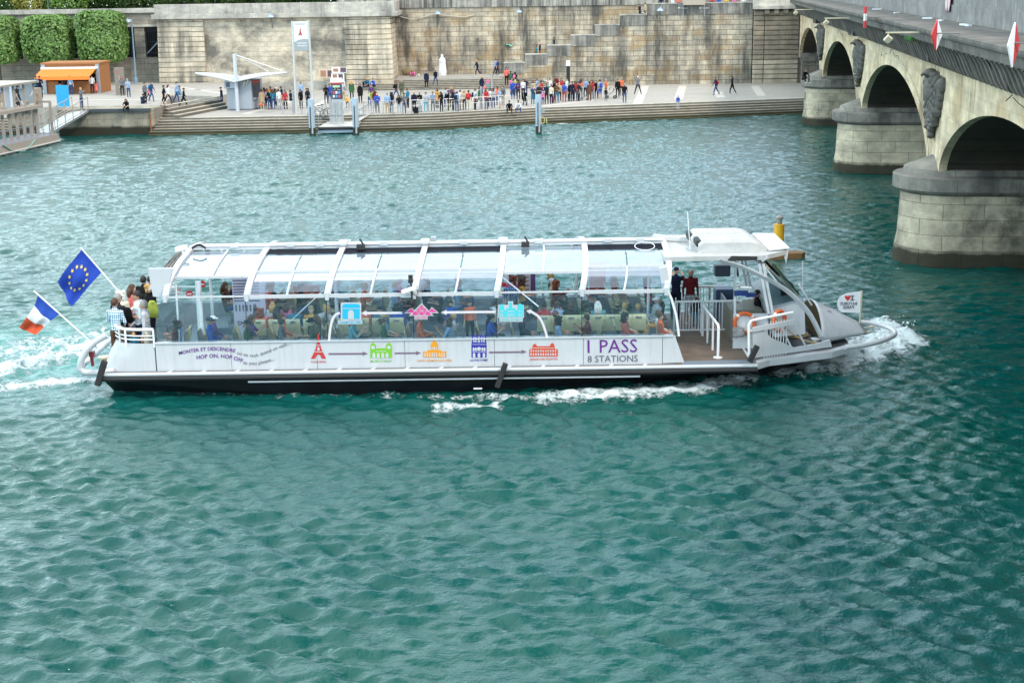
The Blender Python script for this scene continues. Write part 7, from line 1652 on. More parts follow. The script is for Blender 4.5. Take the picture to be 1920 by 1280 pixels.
def person(loc, hd, pose, top, bot, hair='short', hc='dark', slv='l', leg='l', sc=1.0, label='', group=None, skirt=None, pack=None, skin=None, shoe=None, skirtc=None):
    me, (hcn, HM), (P, sp, fw) = proto(pose)
    o = bpy.data.objects.new('person', me); COL.objects.link(o); o.location = loc; o.rotation_euler = (0, 0, rad(hd)); o.scale = (sc,)*3
    sk = SKINS[skin] if skin is not None else R.choice(SKINS[:3])
    tm = top if not isinstance(top, str) else cloth(HEX[top]); bm_ = bot if not isinstance(bot, str) else cloth(HEX[bot])
    for i, mm in enumerate((sk, tm, tm if slv == 'l' else sk, bm_, bm_ if leg == 'l' else sk, shoe or (M_shoe if R.random() < .65 else M_shoew), M_eye)):
        o.material_slots[i].link = 'OBJECT'; o.material_slots[i].material = mm
    tag(o, label, 'person', group)
    if hair != 'bald':
        if hair not in HM_: HM_[hair] = hair_mesh(hair)
        h = bpy.data.objects.new('hat' if hair in ('cap', 'hat') else 'hair', HM_[hair]); COL.objects.link(h); h.parent = o; h.matrix_local = Matrix.Translation(hcn) @ HM.to_4x4()
        h.material_slots[0].link = 'OBJECT'; h.material_slots[0].material = cloth(HEX[hc]) if hc in HEX and hair in ('cap', 'hat') else mat('hair_'+hc, lin(HAIR.get(hc, '1b1411'))[:3], .6, var=.2, scale=30)
    if skirt:
        if skirt not in HM_: HM_[skirt] = skirt_mesh(skirt)
        k = bpy.data.objects.new(skirt, HM_[skirt]); COL.objects.link(k); k.parent = o; k.material_slots[0].link = 'OBJECT'; k.material_slots[0].material = cloth(HEX[skirtc]) if skirtc else (tm if skirt in ('coat', 'dress', 'vest') else bm_)
        if pose in ('walk', 'stride'): k.scale = (1, 1.25, 1)
    if pack:
        col, lab = pack; b = bpy.data.objects.new('backpack', PACK); COL.objects.link(b)
        L_ = Matrix.Translation(P+sp*.30-fw*.195) @ sp.to_track_quat('Z', 'Y').to_matrix().to_4x4()
        if sp.to_track_quat('Z', 'Y').to_matrix() @ V((0, 1, 0)) != 0 and (sp.to_track_quat('Z', 'Y').to_matrix() @ V((0, 1, 0))).y < 0: L_ = L_ @ Matrix.Rotation(math.pi, 4, 'Z')
        b.matrix_world = Matrix.LocRotScale(V(loc), Euler((0, 0, rad(hd))), V((sc,)*3)) @ L_
        b.material_slots[0].link = 'OBJECT'; b.material_slots[0].material = cloth(HEX[col]); tag(b, lab, 'backpack', 'backpacks worn on the quay')
    PEOPLE.append(o); return o
ZL = {'Q': QZ, 'U': UZ, 'L': LZ}
QP = '''116,176,U,150,relax,grey,khaki,sS,short:brown,1,black|grey T-shirt and khaki shorts at the left of the kiosk counter
125,177,U,190,stand,dark,black,l,long:dark|dark dress facing the orange kiosk counter,skirt
134,178,U,170,stand,lblue,denim,s,bun:red|blue and white patterned top before the orange kiosk
174,176,U,180,stand,white,navy,s,short:dark|white T-shirt and navy trousers before the right of the orange kiosk
181,175.5,U,200,stand,coral,coral,lK,long:dark|child in a coral dress beside the white T-shirt at the orange kiosk,dress
154,205,U,70,photo,grey,denim,l,short:fair|grey jacket taking a photo at the head of the gangway
230,180,U,20,stand,grey,dark,l,long:red|grey top with long reddish hair by the brown totem
242,184,U,-10,phone,lblue,jeans,l,short:grey|light blue shirt and jeans right of the brown totem
273,193,U,60,stand,grey,dark,l,short:dark|grey jacket standing by the seated navy shirt on the upper quay
279,187,U,90,walk,pink,dark,lK,short:brown|child in pink walking on the upper quay
285,190,U,80,walk,denim,jeans,l,short:brown,1,teal|blue denim jacket walking on the upper quay steps
308,200,U,90,walk,black,black,sS,bun:dark|black vest and shorts walking down the plaza steps
316,196,U,75,stride,white,dark,l,long:dark|white top with long dark hair walking behind the black vest
332,192,U,85,walk,lblue,denim,l,short:dark|pale blue top walking on the plaza steps
338,197,Q,90,stand,teal,teal,l,short:dark|teal coat walking between the pale blue top and dark suit,coat
345,201,Q,95,stride,black,black,l,short:dark|dark suit striding on the plaza steps
417,201,Q,-60,stand,navy,jeans,l,cap:navy|navy jacket standing alone left of the grey ticket kiosk
492,206,Q,-150,stand,khaki,beige,s,short:dark|khaki dress with an orange bag at the ticket window,coat
497,201,Q,-120,stand,pink,dark,l,long:dark|pink top close to the ticket window
502,202,Q,-130,relax,white,denim,sS,long:fair|white blouse and denim shorts in the ticket queue
509,198,Q,-100,stand,maroon,black,l,short:dark|dark red top in the ticket queue behind the white blouse
513,205,Q,-160,phone,teal,jeans,s,long:brown|teal T-shirt and jeans in the ticket queue
517,197,Q,-100,stand,black,dark,s,ring:grey|black T-shirt with a balding head in the ticket queue
524,205,Q,-140,stand,white,lgrey,l,short:dark|white shirt and pale grey trousers in the ticket queue
536,207,Q,-10,stand,red,black,l,long:dark|red top and black trousers right of the ticket queue
546,206,Q,60,sitturn,dark,navy,l,bun:brown|dark vest perched on the quay railing by the banner pole
565,189,Q,0,stand,lblue,denim,l,short:dark|light blue shirt behind the banner poles
565,205,Q,-30,stand,black,black,l,short:dark|all-black clothes standing between the banner poles
578,203,Q,-20,stand,navy,navy,l,curly:dark|navy jacket with long curly hair right of the banner poles
564,162,Q,150,stand,dark,denim,l,short:brown,1,black|grey jacket at the bastion foot behind the banner
579,166,Q,170,stand,royal,black,l,cap:royal|blue jacket and black trousers at the bastion foot
605,166,Q,200,stand,royal,black,l,bun:red|bright blue jacket before the white picture board
621,166,Q,180,stand,dark,dark,l,short:dark|dark grey jacket at the souvenir posters
637,165,Q,150,bend,olive,mustard,l,long:dark|olive top bending at the souvenir stand
651,162,Q,0,stand,royal,denim,lK,cap:yellow|child in a blue coat and yellow hat at the souvenir stand
612,194,Q,10,phone,black,dark,l,long:brown|black jacket with long brown hair left of the information column
619,193,Q,40,stand,royal,jeans,l,short:dark|blue top partly hidden by the information column
645,190,Q,-40,relax,lgrey,khaki,l,short:dark,1,grey|pale grey hoodie right of the information column
652,203,Q,-10,walk,yellow,dark,lK,short:dark|child in yellow on the landing stage ramp
660,186,Q,180,stand,green,black,l,long:fair|dark green coat behind the right mooring post,coat
676,193,Q,20,stand,black,black,l,long:dark|black coat and boots between mooring post and queue,coat
669,168,Q,60,stand,pink,denim,lK,curly:dark|child in pink at the foot of the landing steps
683,164,1.35,20,sitlow,navy,denim,l,short:brown|navy top sitting left on the landing steps
690,162,1.45,-10,sitlow,teal,dark,l,long:fair|teal top sitting on the left of the landing steps
694,166,Q,170,stand,denim,black,l,bun:dark|denim jacket standing before the seated group at the landing steps
702,163,1.45,-30,sitlow,royal,navy,l,short:dark|blue jacket sitting right of the denim jacket on the steps
708,161,1.4,-20,stand,white,white,s,long:dark|white dress at the left end of the landing steps,dress
743,185,Q,90,stride,dark,jeans,s,short:red,1,black|dark T-shirt with black backpack striding behind the queue
754,185,Q,160,stand,olive,olive,l,ring:grey|olive suit standing behind the queue
800,166,1.25,20,stand,navy,black,l,short:brown|navy coat walking down the landing steps,coat
817,161,1.5,150,walk,navy,denim,l,ring:grey,1,black|dark jacket with black backpack climbing the landing steps
773,146,1.9,10,sitlow,pink,dark,l,long:fair|pale pink top sitting at the top of the landing steps
785,146,1.9,-10,sitlow,white,navy,lK,short:brown|child in white sitting at the top of the landing steps
694,199,Q,30,bend,lime,denim,l,long:brown|lime green top leaning on the railing by the ramp
697,194,Q,0,stand,purple,dark,l,short:brown|purple-grey top behind the lime green top
708,214,Q,5,fold,royal,grey,l,ring:dark|royal blue jacket and grey trousers at the railing
727,214,Q,170,stand,lblue,khaki,l,short:grey|pale blue shirt and khaki trousers with back to the river
735,212,Q,150,stand,navy,denim,l,curly:dark|navy jacket with curly hair next to the khaki trousers
749,214,Q,0,lean,dark,lgrey,l,long:dark|dark cardigan and pale trousers leaning at the railing
758,213,Q,30,phone,grey,jeans,l,short:dark|grey jacket and jeans at the railing's right end
777,211,Q,20,stand,navy,navy,l,ring:grey|navy blazer over a red shirt in the queue,vest
788,210,Q,-20,phone,black,white,l,short:grey|black jacket and white skirt in the queue,skirt
799,211,Q,10,stand,lgrey,aqua,l,short:dark|pale grey cardigan and light blue jeans in the queue
812,211,Q,0,fold,STRIPE,grey,s,short:brown|navy striped polo shirt with folded arms in the queue
828,210,Q,-30,phone,black,dark,l,long:black|black top holding a leaflet in the queue
841,209,Q,100,stand,black,olive,l,short:dark,1,black|black jacket and olive trousers in the queue
850,207,Q,70,stand,dark,black,l,long:brown|dark cardigan half hidden behind the olive trousers
857,209,Q,150,stand,lblue,denim,s,short:brown,1,navy|light blue T-shirt with navy backpack in the queue
863,206,Q,80,stand,white,khaki,l,short:dark|white shirt and khaki trousers in the queue
871,206,Q,20,stand,beige,dark,l,long:fair|beige jacket with fair hair in the queue
879,208,Q,170,stand,red,cream,l,short:dark,1,red|red jacket and cream trousers in the queue
891,206,Q,70,stand,STRIPE2,dark,s,short:brown,1,navy|aqua striped shirt with navy backpack in the queue
912,205,Q,40,stand,red,jeans,l,long:dark|red top and jeans at the queue's right end
919,203,Q,10,phone,white,navy,l,long:dark|white top with long dark hair at the queue's right end
925,203,Q,-30,stand,lgrey,denim,l,curly:black|pale grey coat with dark curly hair at the queue's right end
938,203,Q,-60,phone,lblue,white,sS,short:fair|light blue shirt and white shorts at the queue's right end
943,198,Q,-40,stand,grey,khaki,l,short:dark,1,black|grey shirt with black backpack behind the white shorts
903,176,Q,60,walk,navy,jeans,l,short:fair|navy coat with a red bag walking below the landing steps,coat
915,168,Q,10,stand,pink,aqua,lK,cap:pink|child in a pink coat and hat below the landing steps
950,160,1.5,10,stand,coral,black,l,long:dark|coral top standing on the landing steps
958,166,1.2,180,stand,dark,green,l,short:dark,1,green|dark top with green trousers on the landing steps
966,166,1.2,150,stand,black,jeans,l,long:black,1,pink|black top and jeans with pink backpack on the landing steps
955,208,Q,0,sitlow,black,dark,l,short:brown|black jacket sitting on the quay edge left of two
973,207,Q,-10,sitlow,white,jeans,l,short:dark|dark vest over white sleeves sitting on the quay edge,
962,186,Q,20,stand,royal,denim,l,short:dark|royal blue puffy jacket behind the seated pair
972,187,Q,-20,phone,purple,dark,l,curly:dark|purple top behind the seated pair
960,180,Q,0,stand,pink,denim,s,short:dark|pink T-shirt behind the royal blue jacket
981,184,Q,20,stand,white,dark,s,short:dark|white T-shirt behind the black pushchair
999,197,Q,30,photo,denim,teal,l,cap:grey|blue shirt and teal trousers left of the lone mooring post
1007,182,Q,60,stand,lblue,navy,l,short:brown,1,black|pale blue shirt with black bag behind the lone mooring post
1011,195,Q,0,fold,dark,grey,s,short:fair|dark vest directly behind the lone mooring post
1031,180,Q,0,point,white,black,l,short:dark|white shirt with one raised arm right of the lone mooring post
1025,195,Q,0,stand,navy,dark,l,short:brown|navy top beside the pink child near the mooring post
1018,196,Q,0,stand,pink,purple,lK,cap:white|child in pink with a white hat near the lone mooring post
1034,196,Q,-40,stand,cream,navy,l,long:brown|cream shirt and navy trousers right of the pink child
1044,193,Q,10,fold,brown,teal,l,ring:grey|brown shirt and teal trousers in the right crowd
1049,191,Q,-20,stand,beige,dark,l,ring:grey|beige jacket in the right crowd
1058,191,Q,170,stand,royal,red,l,short:dark|blue and white top with bright red trousers
1053,181,Q,0,stand,red,black,l,long:dark|red top behind the bright red trousers
1043,178,Q,0,stand,maroon,black,l,long:dark|dark red coat behind the brown shirt,coat
1067,190,Q,60,stand,dark,navy,l,short:dark|dark jacket right of the bright red trousers
1073,190,Q,40,stand,navy,navy,l,short:dark|all-navy clothes right of the bright red trousers
1079,189,Q,-20,phone,red,denim,l,long:brown|red and white top in the right crowd
1085,190,Q,-70,stand,navy,dark,s,short:dark,1,olive|navy T-shirt with olive backpack at the crowd's edge
1105,190,Q,150,stand,brown,brown,l,bun:dark|dark brown dress beside a small pushchair,coat
1110,187,Q,-40,stand,red,denim,l,long:dark|red jacket behind the dark brown dress
1118,185,Q,10,stand,black,black,l,short:brown|black top and trousers left of the blue shorts
1125,186,Q,-150,stand,lgrey,royal,sS,short:dark,1,royal|pale grey T-shirt and blue shorts with blue backpack
1136,184,Q,100,fold,orange,olive,l,short:grey|orange-red jacket with folded arms
1136,190,Q,-20,stand,black,grey,lK,short:dark|child in black and grey before the orange-red jacket
1158,183,Q,0,stand,black,black,l,short:dark|open black jacket over a pink shirt by the pushchair,vest
1165,180,Q,10,stand,orange,dark,l,short:grey|orange top half hidden by the black T-shirt
1171,193,Q,170,stand,black,jeans,s,short:grey|black T-shirt and jeans standing with back to the river
1196,177,Q,0,up,grey,navy,l,short:white|grey top with both arms raised and legs apart
1271,204,.72,0,stand,royal,lgrey,lK,short:fair|child in a bright blue jacket alone on the quay steps
1342,178,Q,-75,stride,navy,denim,l,short:dark,1,red|navy jacket with red backpack walking before the abutment
1373,177,Q,-80,walk,black,black,l,long:dark|black jacket walking at the far right of the quay
895,137,L,-70,stride,navy,navy,l,long:fair|navy jacket and trousers walking along the stone landing
929,134,L,70,walk,lblue,navy,l,short:brown|pale blue shirt walking behind another on the stone landing
933,134,L,70,walk,denim,dark,s,short:dark|blue T-shirt with white bag walking on the stone landing
489,199,Q,-140,phone,lgrey,denim,l,long:brown|pale grey top at the back of the ticket queue by the kiosk
506,205,Q,-130,relax,black,denim,s,long:fair|black T-shirt and jeans with long fair hair in the ticket queue
520,200,Q,-120,stand,olive,dark,l,cap:white|olive jacket and white cap in the ticket queue
530,199,Q,-100,phone,navy,khaki,l,short:brown|navy top and khaki trousers at the end of the ticket queue
704,203,Q,30,walk,maroon,denim,l,long:dark|dark red coat walking behind the railing and the blue jacket,coat
765,204,Q,60,relax,teal,dark,l,bun:brown|teal jacket standing behind the navy blazer
820,203,Q,-50,relax,mustard,black,l,long:dark|mustard coat behind the striped polo shirt,coat
835,202,Q,120,phone,lgrey,denim,l,short:brown|pale grey sweater behind the queue near the olive trousers
848,201,Q,-20,relax,purple,black,l,long:fair|purple jacket with long fair hair behind the queue
898,200,Q,90,walk,green,jeans,l,short:dark|green jacket walking behind the aqua striped shirt
932,197,Q,-90,relax,coral,denim,s,long:dark|coral T-shirt behind the light blue shirt and white shorts
1001,186,Q,40,relax,beige,dark,l,long:brown|beige coat behind the blue shirt and teal trousers,coat
1016,186,Q,-40,phone,red,denim,s,cap:navy|red T-shirt and navy cap near the lone mooring post
1027,187,Q,70,relax,aqua,dark,l,bun:fair|pale aqua cardigan beneath the raised arm
1039,187,Q,120,stand,black,black,l,short:dark|black jacket behind the cream shirt
1064,183,Q,-60,relax,white,khaki,l,short:brown|white shirt behind the bright red trousers
1089,184,Q,150,phone,coral,denim,l,long:dark|coral jacket behind the olive backpack
1098,183,Q,-30,relax,lblue,dark,l,short:grey|light blue shirt left of the dark brown dress
986,181,Q,20,relax,navy,denim,l,long:brown|navy top with long brown hair right of the white T-shirt
967,179,Q,-50,phone,lime,dark,l,short:dark|lime top at the back of the group behind the seated pair
239,205,2.06,-5,sitlow,black,black,s,long:brown|black clothes sitting on the edge of the landing block
268,195,U,180,sitlow,navy,navy,s,short:dark|navy T-shirt sitting with back turned on the upper quay steps'''
def stripes(name, c1, c2, k):
    m_ = bpy.data.materials.new(name); t = T(m_); z = t.n('SeparateXYZ', {0: t.coord()}).outputs[2]; t.done(t.n('BsdfPrincipled', {'Base Color': t.mix(t.math('GREATER_THAN', t.math('FRACT', t.math('MULTIPLY', z, k)), .5), lin(c1), lin(c2)), 'Roughness': .85}).outputs[0]); return m_
ST = {'STRIPE': stripes('navy_stripes', HEX['navy'], HEX['lblue'], 9), 'STRIPE2': stripes('aqua_stripes', HEX['aqua'], HEX['white'], 9)}
for ln in QP.strip().split('\n'):
    a, lab = ln.split('|'); f = a.split(','); sk = None
    if ',' in lab: lab, sk = lab.split(',')[0], (lab.split(',')[1].strip() or None)
    z = ZL.get(f[2]); z = float(f[2]) if z is None else z
    hk, hcx = f[7+1].split(':') if ':' in f[8] else ('short', 'dark')
    fl = f[7]; K = 'K' in fl; kid = .66 if K else .96+.07*R.random()
    lab = ('' if lab.startswith('child') else 'person in ')+lab; pk = None
    if len(f) > 10: pk = (f[10], '%s backpack worn by the %s' % (f[10] if f[10] != 'dark' else 'dark', lab))
    loc = atz(float(f[0]), float(f[1]), z)
    if f[2] == 'L': loc = (X_(float(f[0]), float(f[1]), 151.6), 151.6, z)
    if f[4] == 'sitturn': loc = (loc[0], loc[1], z+.35)
    o = person(loc, float(f[3]), f[4], ST.get(f[5], f[5]), f[6], hk, hcx, 's' if 's' in fl else 'l', 's' if 'S' in fl else 'l', kid, lab, 'people on the far quay', sk, None, shoe=None)
    if pk:
        w_ = lab.replace('person in ', ''); 
        short = ' '.join(w_.replace(' with %s backpack' % f[10], '').split()[:9])
        pk = (f[10], '%s backpack on the person in %s' % (f[10], short))
        me, (hcn, HM), (P, sp, fw) = proto(f[4]); b = bpy.data.objects.new('backpack', PACK); COL.objects.link(b)
        q = Matrix(((1, 0, 0), (0, -fw.y, sp.y), (0, -fw.z, sp.z)))
        b.matrix_world = Matrix.LocRotScale(V(loc), Euler((0, 0, rad(float(f[3])))), V((kid,)*3)) @ Matrix.Translation(P+sp*.30-fw*.195) @ q.to_4x4()
        b.material_slots[0].link = 'OBJECT'; b.material_slots[0].material = cloth(HEX[f[10]]); tag(b, pk[1], 'backpack', 'backpacks worn on the quay')
# others : on the stairs, behind the walls, on the pier, upstairs on the restaurant boat
G2 = 'people on the stair and upper walls'
def at_wall(px, head_py, Y, hgt): x, y, z = aty(px, head_py, Y); return (x, y, z-hgt)
for px, py, Y, hd, po, tp, bt_, hr, hcx, sc, lb in ((1005, 84, 150.5, 100, 'walk', 'teal', 'dark', 'short', 'brown', .9, 'person in teal climbing the stair left of another, above the first wall step'), (1012, 79, 151, 80, 'stand', 'navy', 'maroon', 'bald', 'dark', 1, 'bald person in navy climbing the stair above the first wall step'), (1039, 69, 150.5, -80, 'stand', 'navy', 'navy', 'short', 'dark', 1, 'person in navy on the stair above the second wall step'),
        (1200, 7, 150.5, -60, 'phone', 'navy', 'dark', 'short', 'dark', 1, 'person in dark blue at the top of the stair'), (1210, 4.5, 150.8, -80, 'stand', 'beige', 'black', 'short', 'brown', 1, 'person in beige at the top of the stair'),
        (1240, -9, 152, 0, 'stand', 'navy', 'dark', 'short', 'dark', 1, 'person in navy behind the wall left of the brown sign box'), (1262, -10, 152, 40, 'stand', 'white', 'dark', 'long', 'brown', 1, 'person in white behind the wall near the brown sign box'), (1272, -11, 152, 0, 'stand', 'coral', 'dark', 'short', 'grey', 1, 'person in coral just left of the brown sign box'),
        (1335, -12, 152, 0, 'stand', 'red', 'dark', 'short', 'dark', 1, 'person in red behind the wall right of the brown sign box'), (1348, -11, 152, 30, 'stand', 'royal', 'dark', 'long', 'fair', 1, 'person in royal blue behind the wall right of the brown sign box'), (1362, -12, 152, 0, 'stand', 'yellow', 'dark', 'short', 'brown', 1, 'person in yellow behind the wall right of the brown sign box'), (1378, -12, 152, 0, 'stand', 'pink', 'dark', 'long', 'dark', 1, 'person in pink behind the wall near the bridge'), (1394, -12, 152, 0, 'stand', 'white', 'dark', 'short', 'dark', 1, 'person in white behind the wall nearest the bridge')):
    person(at_wall(px, py, Y, 1.74*sc), hd, po, tp, bt_, hr, hcx, 'l', 'l', sc, lb, G2)
p = atz(1506, 151, 3.9); person((p[0], p[1], 3.93), 30, 'sitlow', 'black', 'dark', 'short', 'brown', 'l', 'l', 1, 'person in black sitting on the cap of the farthest bridge pier', G2)
for s_, o_, tp, hcx, lb in ((2.6, 3.2, 'pink', 'dark', 'pink top at the glass'), (4.6, 3.6, 'dark', 'dark', 'dark jacket'), (6.3, 3.0, 'yellow', 'dark', 'yellow top'), (1.6, 3.4, 'teal', 'brown', 'teal top'), (9, 3.3, 'coral', 'dark', 'coral top')):
    person(rpp(s2+s_, o_, zl2), R.uniform(-60, 60), 'stand', tp, 'dark', 'short', hcx, label='person in a %s upstairs on the restaurant boat' % lb.replace(' at the glass', ''), group='guests on the restaurant boat')
for px, tp, lb in ((66, 'teal', 'teal'), (73, 'navy', 'navy')):
    x, y, z = aty(px, 142, rpp(s2, 3, 0)[1]+3); person((x, y, z-1.72), 20, 'phone', tp, 'dark', 'short', 'dark', label='person in a %s jacket standing above the restaurant boat roof' % lb, group='guests on the restaurant boat')
# pushchairs and loose bags
def pushchair(px, py, rz, label, col='black', sc=1.0):
    c = atz(px, py, QZ); root = thing('pushchair', c, label, 'pushchair', 'pushchairs on the quay'); ORG[root.name] = (0, 0, 0); root.rotation_euler = (0, 0, rz); root.scale = (sc,)*3
    m = MB(); m.tube([(-.45, 0, 1.0), (.1, 0, .45), (.45, 0, .15)], .03, 6); m.tube([(.0, .2, .5), (-.3, .2, .15)], .025, 6); m.tube([(.0, -.2, .5), (-.3, -.2, .15)], .025, 6); m.build('frame', M_galv, root)
    for x, y in ((-.3, -.25), (-.3, .25), (.45, -.15), (.45, .15)): m = MB(); m.tube([(x+.12*math.cos(a), y, .13+.12*math.sin(a)) for a in np.linspace(0, 6.28, 13)[:-1]], .035, 6, closed=True); m.build('wheel', M_rub, root)
    m = MB(); m.grid([[(x, y, z) for y in (-.2, -.1, .1, .2)] for x, z in ((-.2, .95), (-.12, .6), (.1, .48), (.4, .5), (.5, .3))]); m.build('seat', cloth(HEX[col]), root, fixn=False)
    m = MB(); m.grid([[(-.2+.42*math.sin(a)*1.0, y, .75+.38*math.cos(a)) for y in (-.22, 0, .22)] for a in np.linspace(-.5, 1.5, 8)]); m.build('hood', cloth(HEX['black']), root, fixn=False)
pushchair(983, 198, 1.4, 'black pushchair before the white T-shirt beside the seated pair', 'black'); pushchair(1147, 185, 2.9, 'black pushchair facing left before the open black jacket', 'denim'); pushchair(1097, 188, 3.0, 'low small pushchair beside the dark brown dress', 'denim', .7)
m = MB(); c = atz(574, 167, QZ); m.ell((c[0], c[1], QZ+.35), (.38, .25, .4), 9); tag(m.build('travel_bag', cloth(HEX['black']), smooth=True), 'big black bag on the ground beside the blue jacket at the bastion', 'bag')
m = MB(); c = atz(1037, 193, QZ); m.lathe([(.12, 0), (.13, .05), (.13, .5), (.11, .55)], c, 8); m.tube([(c[0]-.08, c[1], c[2]+.5), (c[0]-.08, c[1], c[2]+.95), (c[0]+.08, c[1], c[2]+.95), (c[0]+.08, c[1], c[2]+.5)], .012, 5); tag(m.build('suitcase', cloth(HEX['red'])), 'small red wheeled case in the right crowd', 'suitcase')
m = MB(); c = atz(780, 213, QZ); m.box(c[0]-.2, c[0]+.2, c[1], c[1]+.18, QZ, QZ+.5); m.tube([(c[0]-.1, c[1]+.09, QZ+.5), (c[0]-.1, c[1]+.09, QZ+.95), (c[0]+.1, c[1]+.09, QZ+.95), (c[0]+.1, c[1]+.09, QZ+.5)], .012, 5); tag(m.build('suitcase', cloth(HEX['black']), bev=.03), 'black wheeled case at the railing before the navy blazer', 'suitcase')
m = MB(); c = atz(491, 197, QZ+.95); m.ell((c[0]-.05, c[1]-.3, QZ+1.0), (.17, .08, .13), 8); tag(m.build('shoulder_bag', cloth(HEX['orange']), smooth=True), 'orange shoulder bag at the side of the khaki dress', 'bag')
m = MB(); c = atz(906, 168, QZ+.6); m.ell((c[0]+.15, c[1]-.4, QZ+.8), (.17, .08, .15), 8); tag(m.build('shoulder_bag', cloth(HEX['coral']), smooth=True), 'red shoulder bag carried by the navy coat below the landing steps', 'bag')

# ------------------------------------------------------------------ aboard the boat
GB = 'passengers aboard the river boat'
def check_cloth(name, c1, c2, k):
    m_ = bpy.data.materials.new(name); t = T(m_); g = t.coord(); s_ = t.n('SeparateXYZ', {0: g}).outputs
    a = t.math('GREATER_THAN', t.math('FRACT', t.math('MULTIPLY', s_[2], k)), .5); b = t.math('GREATER_THAN', t.math('FRACT', t.math('MULTIPLY', t.math('ADD', s_[0], s_[1]), k)), .5)
    f_ = t.math('MULTIPLY', t.math('ADD', a, b), .5); t.done(t.n('BsdfPrincipled', {'Base Color': t.mix(f_, lin(c1), lin(c2)), 'Roughness': .85}).outputs[0]); return m_
CHK = check_cloth('check_blue', HEX['white'], HEX['teal'], 16); CHK2 = check_cloth('check_dark', HEX['navy'], HEX['lblue'], 14); TRK = check_cloth('check_pale', HEX['white'], HEX['grey'], 12)
def onboat(px, fy_head, Y, hd, po, tp, bt_, hr, hcx, lb, hgt=1.74, sc=1., slv='l', leg='l', **kw):
    x, y, z = aty(px, fy_head, Y)
    return person((x, y, ZD if hgt > 1.2 else .85), hd, po, tp, bt_, hr, hcx, slv, leg, (z-(ZD if hgt > 1.2 else .85))/hgt if sc == 1. else sc, lb, GB, **kw)
onboat(213, 557, 40.75, 160, 'fold', CHK, 'brown', 'short', 'brown', 'person in a blue checked shirt at the stern rail')
onboat(218, 549, 41.3, 150, 'stand', 'dark', 'khaki', 'short', 'grey', 'person in a dark jacket behind the blue checked shirt at the stern', shoe=None)
onboat(226, 543, 42.3, -20, 'stand', 'cream', 'dark', 'curly', 'white', 'white-haired person standing at the middle of the stern')
onboat(244, 531, 43.4, 120, 'stand', 'coral', 'dark', 'long', 'brown', 'person in coral with long brown hair at the stern')
onboat(257, 543, 41.2, -60, 'fold', 'white', 'navy', 'short', 'dark', 'person in a white T-shirt with folded arms at the stern', slv='s')
onboat(267, 516, 44.3, 170, 'stand', 'black', 'dark', 'short', 'dark', 'person in black at the far side of the stern')
onboat(276, 531, 42.6, 150, 'stand', 'black', 'dark', 'bun', 'fair', 'fair-haired person in black wearing a lime backpack at the stern')
onboat(279, 516, 45.2, 120, 'stand', 'maroon', 'dark', 'short', 'dark', 'person in dark red half hidden by the stern screen')
onboat(271, 562, 40.55, -90, 'stand', 'lgrey', 'cream', 'short', 'grey', 'grey-haired person in a pale jacket holding the stern rail', 1.72, slv='l')
onboat(249, 605, 40.5, 0, 'stand', 'teal', 'jeans', 'short', 'fair', 'fair-haired child in teal behind the stern rail', 1.74, .62, slv='s')
x, y, z = aty(283, 560, 42.3); b = bpy.data.objects.new('backpack', PACK); COL.objects.link(b); b.location = (x+.05, 42.25, zat(572, 42.3)); b.rotation_euler = (0, 0, rad(-30)); b.scale = (1.25,)*3; b.material_slots[0].link = 'OBJECT'; b.material_slots[0].material = cloth('b9c41a'); tag(b, 'lime yellow backpack on the fair-haired person at the stern', 'backpack')
x, y, z = aty(240, 590, 41.0); b = bpy.data.objects.new('backpack', PACK); COL.objects.link(b); b.location = (x, 41.0, zat(583, 41.0)); b.rotation_euler = (0, 0, rad(-40)); b.scale = (1.1,)*3; b.material_slots[0].link = 'OBJECT'; b.material_slots[0].material = cloth(HEX['black']); tag(b, 'black backpack on the dark jacket at the stern', 'backpack')
onboat(1268, 499, 45.4, 165, 'photo', 'navy', 'navy', 'cap', 'navy', 'person in navy with raised hands at the far rail of the boarding deck')
onboat(1295, 502, 45.0, 10, 'stand', 'maroon', TRK, 'bald', 'dark', 'bald person in a dark red jacket and checked shorts on the boarding deck', leg='s')
onboat(1305, 565, 44.3, 5, 'stand', 'black', 'teal', 'short', 'dark', 'small child in black and blue behind the boarding gate', sc=.60)
onboat(1424, 528, 43.2, 90, 'sit', 'black', 'black', 'short', 'dark', 'person in black steering in the wheelhouse', hgt=1.19, sc=1.02)
x, y, z = aty(427, 525, 44.2)
person((aty(424, 525, 44.2)[0], 44.2, zat(523, 44.2)-1.34), 85, 'sit', 'brown', 'jeans', 'long', 'brown', 's', 'l', 1., 'long-haired person in brown holding a toddler in the first open window', GB)
person((aty(434, 532, 43.8)[0], 43.75, zat(531, 43.75)-1.34*.55), 90, 'sit', 'navy', 'coral', 'short', 'fair', 's', 's', .55, 'fair-haired toddler in navy on the lap by the first open window', GB)
onboat(958, 521, 44.3, -10, 'stand', CHK2, 'dark', 'short', 'dark', 'person in a blue checked shirt standing in the second open window', slv='s')
onboat(961, 515, 45.0, 160, 'stand', 'pink', 'dark', 'curly', 'red', 'red-haired person in magenta behind the checked shirt in the second open window')
onboat(510, 565, 42.5, 170, 'stand', 'white', 'denim', 'long', 'fair', 'person in white standing with back turned behind the second window')
onboat(536, 566, 42.7, 170, 'stand', 'pink', 'dark', 'long', 'brown', 'person in a floral pink top standing behind the second window')
onboat(585, 566, 41.6, 60, 'bend', 'lgrey', 'black', 'bun', 'fair', 'fair person in grey stooping left of the arch logo', 1.5)
onboat(845, 561, 42.6, 0, 'stand', 'royal', 'dark', 'short', 'dark', 'person in royal blue standing in the aisle behind a pale route arrow')
onboat(880, 561, 42.9, 20, 'stand', 'orange', 'dark', 'short', 'brown', 'person in orange standing in the aisle left of the town hall logo')
